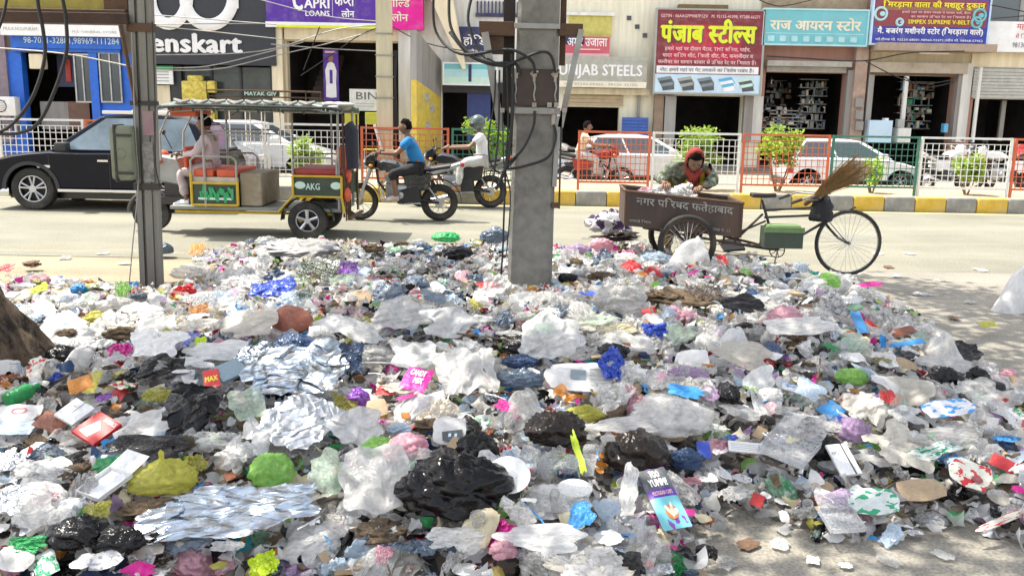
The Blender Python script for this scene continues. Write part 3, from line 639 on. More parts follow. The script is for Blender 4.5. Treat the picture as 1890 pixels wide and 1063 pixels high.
add_box(t, T, 'grey_jamb', (1556, 130, 1566, 262), wl['grey'], -0.2, -0.002); add_box(t, T, 'shutter_box', (1411, 114, 1566, 124), shut, -0.32, -0.002); shutter(t, T, (1413, 124, 1560, 134), shut, -0.1)
shelves(t, T, (1500, 145, 1555, 240), 1.4); goods(t, T, (1500, 145, 1555, 240), 1.4, 3, 90); goods(t, T, (1412, 205, 1500, 245), 1.0, 5, 50); shelves(t, T, (1412, 205, 1500, 245), 1.0); goods(t, T, (1450, 150, 1510, 215), 2.4, 9, 60, ['dgrey', 'brown', 'grey'])
b = MB(); x0, x1, z0, z1 = R4((1451, 143, 1453, 147)); b.lathe([(0.04, -.1), (0.05, 0), (.02, .12)], (T(x0), 1.6, z0), n=10); [b.box((T(x0) + .3 * math.cos(a), 1.6 + .3 * math.sin(a), z0), (.45, .1, .01), (0, 0, a)) for a in (0.3, 2.4, 4.5)]; prt(t, 'ceiling_fan', b, M['steel'])
for i, yy in enumerate((190, 212, 232)):
    f = add_box(t, T, 'meter_box', (1570, yy - 8, 1584, yy + 8), wl['grey'], -0.42, -0.302)
s, wr, bar, hw, h = sign('shop_sign', 'teal signboard with pale Hindi letters of the iron store', (1411, 20, 1600, 82), ink['teal'], ink['palet'], -0.5, 0.2)
wr('राज आयरन स्टोर', 0.05, 0.945, 0.40, 0.80, ink['cream'], 0.045); bar(0.02, 0.98, 0.30, 0.32, ink['palet'], 'printed_line')
for i in range(8):
    b = MB(); x = -hw + 2 * hw * (0.07 + .115 * i); b.bbox(x - .1, x + .1, -0.012, -0.002, h * .06, h * .25, 0.02 + .003 * i); b.build('printed_tool', ink['palet'], s)

# --- bay 8: machinery store
t, T, _ = shop('shop_building', 'salmon machinery store with a central post and shelves of goods', 1603, 1800, wl['salmon'], (1604, 140, 1757, 262), upper=wl['cream'])
add_box(t, T, 'slab', (1600, 84, 1812, 98), mat('brown_grey_slab', (0.40, .31, .24), .9), -0.9, -0.002); add_box(t, T, 'tube_light', (1684, 99.5, 1738, 102), ink['white'], -0.5, -0.45)
add_box(t, T, 'shutter_box', (1600, 117, 1778, 136), mat('chipped_cream_panel', (.50, .44, .35), .8, dirt=(.25, .17, .12), dscale=3, damt=.8), -0.3, -0.002)
add_box(t, T, 'shutter_rail', (1600, 136, 1760, 140), M['rust'], -0.28, -0.1)
add_box(t, T, 'jamb', (1594, 118, 1604, 262), wl['grey'], -0.25, -0.002); add_box(t, T, 'pillar', (1765, 118, 1782, 262), wl['white'], -0.25, -0.002); add_box(t, T, 'jamb', (1757, 138, 1764, 262), wl['grey'], -0.2, -0.002)
add_box(t, T, 'centre_post', (1661, 141, 1668, 245), wl['white'], -0.2, -0.1)
shelves(t, T, (1690, 150, 1757, 240), 1.3); goods(t, T, (1690, 150, 1757, 240), 1.25, 13, 110, ['steel', 'grey', 'cream', 'brown', 'green', 'sky'])
add_box(t, T, 'counter', (1592, 222, 1634, 262), ink['lightblue'], -0.5, 0.1); add_box(t, T, 'counter', (1645, 236, 1668, 262), wl['white'], -0.5, 0.1)
x0, x1, z0, z1 = R4((1610, 195, 1630, 222)); b = MB(); b.sphere((T(x0) + .1, .9, z1 - .1), (.11, .12, .14), 8); b.sphere((T(x0) + .1, .95, z1 - .55), (.24, .15, .36), 8); 
for i, px in enumerate(((1596, 225, 1604, 233), (1606, 226, 1616, 232), (1622, 218, 1629, 228), (1730, 228, 1737, 244), (1646, 220, 1658, 235))): add_box(t, T, 'counter_goods', px, [ink['green'], ink['yellow'], ink['white'], ink['sky'], ink['grey']][i], -0.45, -0.25)
b.build('shopkeeper_silhouette', mat('dim_figure', (.09, .06, .05), .8), t)
s, wr, bar, hw, h = sign('shop_sign', 'maroon and blue signboard with yellow Hindi headline and V-BELT lettering', (1612, -6, 1824, 82), ink['blue'], ink['lightblue'], -0.6, 0.2)
bar(0.01, 0.985, 0.36, 0.93, mat('print_dullmaroon', (.26, .05, .06), .5)); bar(0.1, 0.97, 0.70, 0.78, ink['brown'], th=.0085)
wr('मिरड़ाना वाला की मशहूर दुकान', 0.07, 0.96, 0.72, 0.915, ink['yellow'], 0.045, -.01)
wr('हमारे यहां पर इंजन पार्ट्स व पार्ट्स पट्टे, बेल्ट', 0.24, 0.84, 0.635, 0.70, ink['pink'], 0.02, -.01); wr('का सामान उचित रेट पर मिलता है।', 0.32, 0.84, 0.54, 0.61, ink['pink'], 0.02, -.01)
wr('SIMPEX SUPREME V-BELT', 0.30, 0.84, 0.42, 0.51, ink['yellow'], 0.04, -.01)
wr('मै. बजरंग मशीनरी स्टोर (मिरड़ाना वाले)', 0.04, 0.965, 0.17, 0.36, ink['white'], 0.045, -.01); wr('प्रो.दीपक मो. 92530-68001,98960-92471,नवीन मो. 98968-57452', 0.03, 0.97, 0.05, 0.12, ink['white'], 0.02, -.01)
for u, v, r_ in ((0.06, .62, .17), (.92, .62, .17), (.23, .45, .09), (.90, .47, .14)):
    b = MB(); b.ring((-hw + 2 * hw * u, -0.012, h * v), 'Y', r_, .035, 20, 5); b.sphere((-hw + 2 * hw * u + .05, -0.012, h * v), (r_ * .5, .01, r_ * .4), 6); b.build('printed_pump', ink['palet' if u < .9 else 'teal'], s)

# --- bay 9: white building at the right edge
t, T, _ = shop('shop_building', 'white building with a half raised grey shutter at the right edge', 1800, 1960, wl['pale'], (1792, 184, 1960, 262), upper=wl['white'])
add_box(t, T, 'dark_window', (1826, -60, 1960, 39), M['glass'], -0.04, -0.002); add_box(t, T, 'window_post', (1884, -60, 1892, 39), wl['grey'], -0.07, -0.041)
add_box(t, T, 'cream_band', (1792, 98, 1960, 126), wl['cream'], -0.05, -0.002); shutter(t, T, (1792, 128, 1960, 182), mat('grey_shutter', (.46, .46, .42), .5, .2), -0.1)
add_box(t, T, 'drain_pipe', (1786, 126, 1791, 262), wl['white'], -0.5, -0.42); add_box(t, T, 'inner_post', (1862, 186, 1870, 262), wl['grey'], 0.5, 0.6)
s, wr, bar, hw, h = sign('shop_sign', 'white signboard with small red Hindi words at the right edge', (1824, 41, 1960, 97), ink['white'], None, -0.4, 0.2)
wr('मह', 0.37, 0.49, 0.72, 0.92, ink['red'], 0.0); wr('में हिं', 0.37, 0.52, 0.42, 0.62, ink['red'], 0); wr('98130', 0.34, 0.52, 0.15, 0.32, ink['dgrey'], 0)
# plain neighbours out of frame on both sides, so the row goes on
for nm, a, c, mt_ in (('plain cream building beyond the left edge', -420, -77, wl['cream']), ('plain grey building beyond the right edge', 1962, 2400, wl['grey'])):
    x0, x1 = P(a, 150, BY).x, P(c, 150, BY).x; t = thing('shop_building', nm, 'building', ((x0 + x1) / 2, BY, 0)); hw = (x1 - x0) / 2
    b = MB(); b.b2(-hw, hw, 0, 5, 0, 9); b.build('wall', mt_, t); b = MB(); b.b2(-hw * .7, hw * .7, -0.05, -.002, .12, 2.9); b.build('shutter', shut, t)
sheet('shop_pavement', -40, 40, 27.2, 27.98, 0.10, wl['floor'])
# ================================================================= people
def skin_mesh(pts, edges, rad, sub=2):
    """pts {name:(x,y,z)}, rad {name:r or (r1,r2)}: one continuous skinned surface"""
    names = list(pts); me = bpy.data.meshes.new('skin'); me.from_pydata([pts[n] for n in names], [(names.index(a), names.index(b)) for a, b in edges], [])
    o = bpy.data.objects.new('skin', me)
    md = o.modifiers.new('s', 'SKIN'); md.use_smooth_shade = True
    if not me.skin_vertices: 
        bm = bmesh.new(); bm.from_mesh(me); bm.verts.layers.skin.verify(); bm.to_mesh(me); bm.free()
    for i, n in enumerate(names):
        r = rad[n]; sv = me.skin_vertices[0].data[i]; sv.radius = (r, r) if not isinstance(r, tuple) else r
        sv.use_root = (i == 0)
    sb = o.modifiers.new('b', 'SUBSURF'); sb.levels = sub; sb.render_levels = sub
    tmp.collection.objects.link(o); tmp.view_layers[0].update(); dg = tmp.view_layers[0].depsgraph
    out = bpy.data.meshes.new_from_object(o.evaluated_get(dg)); bpy.data.objects.remove(o)
    return out
tmp = bpy.data.scenes.new('tmp')
def lerp(a, b, t): return tuple(a[i] + (b[i] - a[i]) * t for i in range(3))
def person(name, label, J, loc, rz, shirt, trousers, sleeve='half', scarf=None, hair=True, skin=None, helmet=None, shoes=None, group=None, face=True, legs=True, cap=None, k=1.0, tail=0.0):
    """J: joint positions (x forward, y to the left, z up) in metres"""
    skin = skin or M['skin']
    t = thing(name, label, 'person', loc, rz, group)
    sp = lerp(J['pel'], J['che'], 0.5)
    pts = {'pel': J['pel'], 'spi': sp, 'che': J['che'], 'nek': J['nek'], 'hed': lerp(J['nek'], J['hed'], 0.55)}
    ed = [('pel', 'spi'), ('spi', 'che'), ('che', 'nek'), ('nek', 'hed')]
    rad = {'pel': (.125, .11), 'spi': (.115, .10), 'che': (.13, .11), 'nek': .052, 'hed': .05}
    for s in 'LR':
        pts.update({'sh' + s: J['sh' + s], 'el' + s: J['el' + s], 'wr' + s: J['wr' + s]})
        ed += [('che', 'sh' + s), ('sh' + s, 'el' + s), ('el' + s, 'wr' + s)]; rad.update({'sh' + s: .055, 'el' + s: .038, 'wr' + s: .025})
        if legs:
            pts.update({'hp' + s: J['hp' + s], 'kn' + s: J['kn' + s], 'an' + s: J['an' + s], 'to' + s: J['to' + s]})
            ed += [('pel', 'hp' + s), ('hp' + s, 'kn' + s), ('kn' + s, 'an' + s), ('an' + s, 'to' + s)]; rad.update({'hp' + s: .085, 'kn' + s: .055, 'an' + s: .036, 'to' + s: (.04, .025)})
    me = skin_mesh(pts, ed, rad)
    b = MB(); b.add([v.co for v in me.vertices], [tuple(p.vertices) for p in me.polygons]); bpy.data.meshes.remove(me)
    # hands: palm and five bent fingers
    for s, sg in (('L', 1), ('R', -1)):
        w_ = Vector(J['wr' + s]); d = (w_ - Vector(J['el' + s])).normalized(); side = d.cross(Vector((0, 0, 1))).normalized() * (-sg if True else 1); dn = (side.cross(d)); dn = dn if dn.z < 0 else -dn
        b.sphere(w_ + d * .045, (.045, .03, .03), 6)
        for i in range(4):
            o = w_ + d * .07 + side * (-.03 + .02 * i); L = (.065, .075, .07, .055)[i]
            b.tube([o, o + d * L * .5, o + d * L * .8 + dn * L * .35, o + d * L * .75 + dn * L * .7], [.010, .009, .0085, .007], 5)
        o = w_ + d * .03 - side * .03; b.tube([o, o - side * .025 + d * .02, o - side * .028 + d * .05 + dn * .02], [.012, .011, .008], 5)
    # head, with jaw, nose, ears
    H = Vector(J['hed']); fwd = Vector(J.get('face', (1, 0, 0))).normalized(); up = (H - Vector(J['nek'])).normalized(); up = (up - fwd * up.dot(fwd)).normalized(); sd = up.cross(fwd)
    o0 = len(b.v); b.sphere((0, 0, 0), (1, 1, 1), 12)
    for i in range(o0, len(b.v)):
        x, y, z = b.v[i]; jaw = 1 - .28 * max(0, -z) ** 1.5
        X, Y, Z = x * .096 * (1.0 if x < 0 else 0.97) + (.012 if z < 0 and x > 0 else 0), y * .076 * jaw, z * .118
        if x > .85 and -.35 < z < .15 and abs(y) < .3: X += .02 * (1 - abs(y) / .3)
        q = H + fwd * X + sd * Y + up * Z; b.v[i] = tuple(q)
    for s in (-1, 1): b.sphere(H + sd * s * .078 - fwd * .005 - up * .005, (.018, .012, .03), 5)
    b.build('body', skin, t, smooth=True, angle=80)
    if face:
        for s in (-1, 1): e = MB(); e.sphere(H + fwd * .090 + sd * s * .032 + up * .015, (.010, .012, .008), 5); e.build('eye', M['black'], t)
        e = MB(); e.box(H + fwd * .092 - up * .055, (.012, .012, .008)); e.tube([H + fwd * .095 - up * .052 - sd * .022, H + fwd * .1 - up * .055, H + fwd * .095 - up * .052 + sd * .022], .006, 5); e.build('mouth', mat('lips', (.2, .06, .05), .5), t)
    if hair:
        h = MB(); h.sphere((0, 0, 0), (1, 1, 1), 12)
        for i, v in enumerate(h.v):
            x, y, z = v; kx = .104 if x < 0 else .098
            n_ = noise.noise((x * 5, y * 5, z * 5)) * .012
            n_ *= 1.6; X, Y, Z = x * (kx + .004 + n_), y * (.086 + n_), z * (.132 + n_)
            if x > .15 and z < .50: X *= .35; Y *= .8
            if z < -.35: Z = -.35 * .128; 
            h.v[i] = tuple(H + fwd * X + sd * Y + up * Z)
        h.build('hair', M['hair'], t, smooth=True, angle=80)
    if helmet:
        h = MB(); h.sphere(H + up * .02 - fwd * .01, (.14, .135, .145), 12); h.v = [v for v in h.v]; q = h.build('helmet', helmet, t, smooth=True, angle=80)
        h = MB(); h.sphere(H + fwd * .075 + up * .0, (.075, .11, .06), 8); h.build('visor', M['dplastic'], q, smooth=True)
    # shirt
    pts = {'che': J['che'], 'spi': sp, 'pel': lerp(J['pel'], J['che'], -0.05 - tail), 'nek': lerp(J['che'], J['nek'], .62)}
    ed = [('che', 'spi'), ('spi', 'pel'), ('che', 'nek')]; rad = {'che': (.155 * k, .13 * k), 'spi': (.145 * k, .125 * k), 'pel': (.155 * k, .14 * k), 'nek': (.07, .065)}
    for s in 'LR':
        e2 = J['el' + s] if sleeve == 'full' else lerp(J['sh' + s], J['el' + s], .62)
        pts.update({'sh' + s: J['sh' + s], 'el' + s: e2}); ed += [('che', 'sh' + s), ('sh' + s, 'el' + s)]; rad.update({'sh' + s: .078 * k, 'el' + s: .062 * k})
        if sleeve == 'full': pts['wr' + s] = lerp(J['el' + s], J['wr' + s], .88); ed.append(('el' + s, 'wr' + s)); rad['wr' + s] = .045
    me = skin_mesh(pts, ed, rad); me.name = 'shirt'; me.materials.clear(); me.materials.append(shirt)
    wrinkle(me, .020, 9); o = bpy.data.objects.new('shirt', me); C.objects.link(o); o.parent = t
    if legs:
        pts = {'pel': lerp(J['pel'], J['che'], .06)}; ed = []; rad = {'pel': (.14, .125)}
        for s in 'LR':
            pts.update({'hp' + s: J['hp' + s], 'kn' + s: J['kn' + s], 'an' + s: lerp(J['kn' + s], J['an' + s], J.get('hem', .9))}); ed += [('pel', 'hp' + s), ('hp' + s, 'kn' + s), ('kn' + s, 'an' + s)]; rad.update({'hp' + s: .105, 'kn' + s: .078, 'an' + s: .06})
        me = skin_mesh(pts, ed, rad); me.name = 'trousers'; me.materials.clear(); me.materials.append(trousers); wrinkle(me, .016, 8)
        o = bpy.data.objects.new('trousers', me); C.objects.link(o); o.parent = t
        for s in 'LR':
            a, c = Vector(J['an' + s]), Vector(J['to' + s]); q = MB(); q.tube([a - (c - a) * .25 - Vector((0, 0, .02)), lerp(a, c, .5), c + (c - a) * .35], [.045, .05, .032], 8); q.build('shoe', shoes or M['dplastic'], t, smooth=True)
    return t, b, H, fwd, up, sd
def wrinkle(me, amp, sc_):
    for v in me.vertices:
        p = v.co * sc_; n_ = noise.noise(p) + .5 * noise.noise(p * 2.3); v.co += v.normal * amp * n_
    me.polygons.foreach_set('use_smooth', [True] * len(me.polygons))
def cloth(name, col, **k): return mat(name, col, .85, bump=.5, bscale=25, var=.12, **k)
def rider_pose(lean=0.12, hx=.56, hz=1.05, hw=.30, pz=.86, fx=.22, fz=.30, px=0.0, kz=.80, kx=.42):
    J = dict(pel=(px, 0, pz), che=(px + lean, 0, pz + .36), nek=(px + lean + .04, 0, pz + .50), hed=(px + lean + .07, 0, pz + .645), face=(1, 0, -.06))
    for s, g in (('L', 1), ('R', -1)):
        J['sh' + s] = (px + lean + .01, g * .17, pz + .43); J['el' + s] = (px + lean + .20, g * .27, pz + .23); J['wr' + s] = (hx - .07, g * hw, hz + .03)
        J['hp' + s] = (px + .04, g * .10, pz - .01); J['kn' + s] = (px + kx, g * .21, kz); J['an' + s] = (fx, g * .20, fz + .09); J['to' + s] = (fx + .15, g * .20, fz + .05)
    return J

# ================================================================= wheels
def spoked_wheel(t, name, c, r, tw, rimr=None, nsp=24, alloy=None, hubr=.03, hubw=.05, axis='Y', tyre=None):
    c = Vector(c); w_ = bpy.data.objects.new(name, None); C.objects.link(w_); w_.parent = t; w_.location = c
    b = MB(); b.ring((0, 0, 0), axis, r - tw, tw, 36, 8); b.build('tyre', tyre or M['rubber'], w_, smooth=True, angle=60)
    rr_ = r - tw * 1.9
    b = MB(); b.ring((0, 0, 0), axis, rr_, tw * .45, 36, 6); b.build('rim', M['steel'] if alloy is None else alloy, w_, smooth=True, angle=60)
    b = MB()
    for i in range(nsp):
        a = 2 * math.pi * i / nsp; a2 = a + (.35 if i % 2 else -.35); s = hubw * (1 if i % 4 < 2 else -1)
        b.tube([(hubr * math.cos(a2), s, hubr * math.sin(a2)), (rr_ * math.cos(a), 0, rr_ * math.sin(a))], .0022 if r > .3 else .0035, 4, False)
    b.build('spokes', M['chrome'], w_)
    b = MB(); b.tube([(0, -hubw, 0), (0, hubw, 0)], hubr, 12); b.build('hub', M['steel'], w_, smooth=True); return w_
def car_wheel(t, c, r, w_=.2, side=-1, spokes=5, double=True, r_rim=.66):
    e = bpy.data.objects.new('wheel', None); C.objects.link(e); e.parent = t; e.location = c
    b = MB(); h = w_ / 2; b.lathe([(r * r_rim, -h * .85), (r * .80, -h), (r * .95, -h * .92), (r, -h * .6), (r, h * .6), (r * .95, h * .92), (r * .8, h), (r * r_rim, h * .85)], (0, 0, 0), 'Y', 36); b.build('tyre', M['rubber'], e, smooth=True, angle=40)
    b = MB(); b.lathe([(r * r_rim, h * .8), (r * r_rim * .97, -h * .82), (r * r_rim * .92, -h * .80), (r * r_rim * .9, h * .2), (.001, h * .2)] if side < 0 else [(r * r_rim, -h * .8), (r * r_rim * .97, h * .82), (r * r_rim * .92, h * .80), (r * r_rim * .9, -h * .2), (.001, -h * .2)], (0, 0, 0), 'Y', 32); b.build('rim_barrel', M['dplastic'], e, smooth=True)
    b = MB(); yy = side * h * .72; R_ = r * r_rim * .97
    b.ring((0, yy, 0), 'Y', R_ * .95, R_ * .06, 32, 6)
    for i in range(spokes):
        for q in ((-.13, .13) if double else (0,)):
            a = 2 * math.pi * i / spokes + .3; a2 = a + q * 1.6
            p0 = Vector((R_ * .22 * math.cos(a + q), yy, R_ * .22 * math.sin(a + q))); p1 = Vector((R_ * .93 * math.cos(a2), yy, R_ * .93 * math.sin(a2)))
            d = (p1 - p0); b.tube([p0, p1], [R_ * (.06 if double else .13), R_ * (.075 if double else .17)], 6)
    b.tube([(0, yy - side * .02, 0), (0, yy + side * .015, 0)], R_ * .26, 12); b.build('alloy_rim', M['alloy'], e, smooth=True, angle=45)
    return e

# ================================================================= cars
def car(name, label, loc, rz, paint, L=4.3, W=1.78, prof=None, roof=None, wb=(-1.3, 1.3), wr=.34, cladding=None, group=None, glass=None, full=True):
    """x forward; prof = lower body top line from rear to front, roof = greenhouse outline (x, z)"""
    glass = glass or M['glassl']
    t = thing(name, label, 'car', loc, rz, group)
    zb = wr * .62
    out = [(x, z) for x, z in prof]                      # top line rear -> front
    bot = [(out[-1][0] - .03, zb)]
    for cx in (wb[1], wb[0]):
        ra = wr * 1.16
        for i in range(9):
            a = math.pi * i / 8; x, z = cx + ra * math.cos(a), wr + ra * math.sin(a) * .98
            bot.append((x, max(z, zb) if i in (0, 8) else z))
    bot.append((out[0][0] + .04, zb))
    poly = out + bot
    b = MB(); b.prism(poly, -W / 2, W / 2, .035, .07); b.build('body', paint, t, smooth=True, angle=28)
    # greenhouse: roof ring narrower at top
    def sect(pl, k0, k1, zlo, zhi, mb, off=0.0):
        vs = []; n = len(pl)
        for s in (-1, 1):
            for x, z in pl:
                u = (z - zlo) / (zhi - zlo); vs.append((x, s * ((W / 2 - .07 + off) * (1 - u) + (W / 2 - k1 + off) * u), z))
        fs = [tuple(range(n))[::-1], tuple(range(n, 2 * n))] + [(i, (i + 1) % n, (i + 1) % n + n, i + n) for i in range(n)]
        mb.add(vs, fs)
    zlo, zhi = min(z for _, z in roof), max(z for _, z in roof)
    b = MB(); sect(roof, 0, .27, zlo, zhi, b); o = b.build('roof', paint, t, smooth=True, angle=30)
    bv = o.modifiers.new('b', 'BEVEL'); bv.width = .03; bv.segments = 2; bv.limit_method = 'ANGLE'; bv.angle_limit = R(30)
    xs = [p[0] for p in roof]
    # side windows between pillars, each a pane of its own; roof outline = [rear base, rear top..., front top, front base]
    rb, fb = roof[0], roof[-1]; rt, ft = roof[1], roof[-2]; zt = zhi - .09; zl = zlo + .04
    def edge(p, q, z): u = (z - p[1]) / (q[1] - p[1]); return p[0] + (q[0] - p[0]) * u
    x0l, x0t = edge(rb, rt, zl) + .12, edge(rb, rt, min(zt, rt[1])) + .12; x1l, x1t = edge(fb, ft, zl) - .12, edge(fb, ft, min(zt, ft[1])) - .12
    cuts = [0, .46, 1] if x1l - x0l < 2.6 else [0, .24, .60, 1]
    for s in (-1, 1):
        yl = s * (W / 2 - .07 + .006 - (.2) * (zl - zlo) / (zhi - zlo)); yt = s * (W / 2 - .07 + .006 - .2 * (zt - zlo) / (zhi - zlo))
        for a, c in zip(cuts, cuts[1:]):
            g = .025
            A = x0l + (x1l - x0l) * a + g; B = x0l + (x1l - x0l) * c - g; D = x0t + (x1t - x0t) * a + g; E = x0t + (x1t - x0t) * c - g
            q = MB(); q.add([(A, yl, zl), (B, yl, zl), (E, yt, zt), (D, yt, zt)], [(0, 1, 2, 3)]); q.build('side_window', glass, t)
    for (p, q_, nm, sg) in ((fb, ft, 'windscreen', 1), (rb, rt, 'rear_window', -1)):
        q = MB(); off = sg * .012; pz, qz = p[1] + .05, q_[1] - .04; xa, xb = edge(p, q_, pz) + off, edge(p, q_, qz) + off
        ya, yb = W / 2 - .17, W / 2 - .34; q.add([(xa, -ya, pz), (xa, ya, pz), (xb, yb, qz), (xb, -yb, qz)], [(0, 1, 2, 3)]); q.build(nm, glass, t)
    # door seams, handles, lamps, mirror
    for s in (-1, 1):
        yy = s * (W / 2 + .001)
        for hx in (.12, -.85):
            q = MB(); q.bbox(hx - .09, hx + .09, yy - .012, yy + .016, zlo - .16, zlo - .125, .006); q.build('door_handle', M['chrome'], t)
        for dx in (1.02 if wb[1] > 1.2 else .8, .02, -.92):
            q = MB(); q.b2(dx - .004, dx + .004, yy - .002, yy + .002, zb + .06, zlo - .03); q.build('door_seam', M['black'], t)
        q = MB(); q.bbox(fb[0] - .42, fb[0] - .22, s * (W / 2 - .02), s * (W / 2 + .17), zlo + .02, zlo + .17, .03); q.build('wing_mirror', M['dplastic'] if paint is M['navy'] else paint, t, smooth=True)
        fxn = prof[-1][0]; q = MB(); q.bbox(fxn - .34, fxn - .03, s * (W / 2) - .16, s * (W / 2 - .02) + .0, prof[-1][1] - .18, prof[-1][1] - .03, .03); q.build('headlight', M['chrome'], t, smooth=True)
        q = MB(); q.bbox(prof[0][0] - .01, prof[0][0] + .16, min(s * (W / 2 - .2), s * (W / 2 + .004)), max(s * (W / 2 - .2), s * (W / 2 + .004)), prof[1][1] - .28, prof[1][1] - .10, .02); q.build('tail_light', M['red'], t, smooth=True)
    q = MB(); q.bbox(prof[-1][0] - .02, prof[-1][0] + .03, -.3, .3, .5, .62, .01); q.build('number_plate', M['white'], t)
    for cx in wb:
        for s in (-1, 1): 
            if full or s > 0 or True: car_wheel(t, (cx, s * (W / 2 - .12), wr), wr, .2, s, 5, True)
            q = MB(); prof_a = [(wr * 1.13, -.02), (wr * 1.30, -.018), (wr * 1.30, .018), (wr * 1.13, .02)]
            if cladding:
                q.lathe(prof_a + [prof_a[0]], (0, 0, 0), 'Y', 16, arc=.5); q.v = [(v[0], v[1], v[2]) for v in q.v]; o = q.build('arch_cladding', cladding, t); o.location = (cx, s * (W / 2 - .002), wr)
            q = MB(); q.lathe([(wr * 1.15, -.25), (wr * 1.15, .25)], (cx, s * (W / 2 - .34), wr), 'Y', 20, arc=.5); q.build('wheel_well', M['black'], t)
    q = MB(); q.b2(wb[0] - .6, wb[1] + .5, -W / 2 + .25, W / 2 - .25, zb - .04, zb + .15); q.build('underbody', M['black'], t)
    return t
navy_prof = [(-1.72, .50), (-1.75, .80), (-1.66, 1.02), (-1.0, 1.04), (.5, 1.02), (1.02, 1.03), (1.35, 1.00), (1.62, .96), (1.84, .90), (1.99, .81), (2.06, .70), (2.07, .42)]
navy_roof = [(-1.64, 1.02), (-1.36, 1.52), (-.95, 1.64), (-.3, 1.69), (.22, 1.63), (1.06, 1.02)]
q = G(62, 387); SX = q.x + .0; SY = 17.0
c1 = car('parked_car', 'black compact SUV with alloy wheels driving left behind the steel pole', (P(62, 353, 15.42).x + 1.34 * 1.02, 16.2, 0), math.pi, M['navy'], 4.3, 1.78, navy_prof, navy_roof, (-.98, 1.34), .37, M['dplastic'])
c1.name = 'driving_car'; c1.scale = (1.0, 1.0, .955)
for s_ in (-1, 1): q = MB(); q.bbox(-.5, .9, s_ * .8975 - .0125, s_ * .8975 + .0125, .33, .38, .008); q.build('side_trim', M['chrome'], c1)
q = MB(); q.bbox(1.0, 1.22, .86, .9, .74, .79, .015); q.build('side_indicator', M['white'], c1); 
for s_ in (-1, 1): q = MB(); q.bbox(-1.1, .2, s_ * .6 - .025, s_ * .6 + .025, 1.67, 1.73, .01); q.build('roof_rail', M['chrome'], c1)
hp = [(-1.72, .45), (-1.76, .75), (-1.68, .92), (-.9, .95), (.4, .93), (.85, .92), (1.25, .82), (1.62, .70), (1.75, .56), (1.78, .35)]
hr = [(-1.66, .92), (-1.38, 1.36), (-.9, 1.47), (-.1, 1.48), (.22, 1.42), (.98, .92)]
def hatch(name, label, px, Y, rz, paint, group=None, k=1.0, z=.0):
    o = car(name, label, (P(px, 300, Y).x, Y, z), rz, paint, 3.55, 1.55, hp, hr, (-1.19, 1.19), .28, None, group, M['glass']); o.scale = (k, k, k); return o
h1 = hatch('parked_car', 'white hatchback parked behind the broom and the green fence panel', 1560, 22.6, 0.0, M['carwhite'], None, .93); h1.scale = (.93, .9, .80)
h2 = hatch('parked_car', 'white hatchback seen through the white fence right of the rickshaw', 470, 23.0, math.pi, M['carwhite'], None, 1.12); h2.scale = (1.12, 1, .92)
h2.rotation_euler[2] = 0
h3 = hatch('parked_car', 'white car with a dark rear window behind the orange fence panel, left of the woman', 1185, 23.0, 0, mat('offwhite_car_paint', (.66, .66, .65), .3, var=.03, coat=.5), None, .95); h3.scale = (.95, .95, .80)
h4 = hatch('parked_car', 'silver grey car seen through the rickshaw driver space', 345, 21.6, 0, mat('silver_car_paint', (.36, .38, .41), .3, .5, var=.03, coat=.5), None, 1.0)

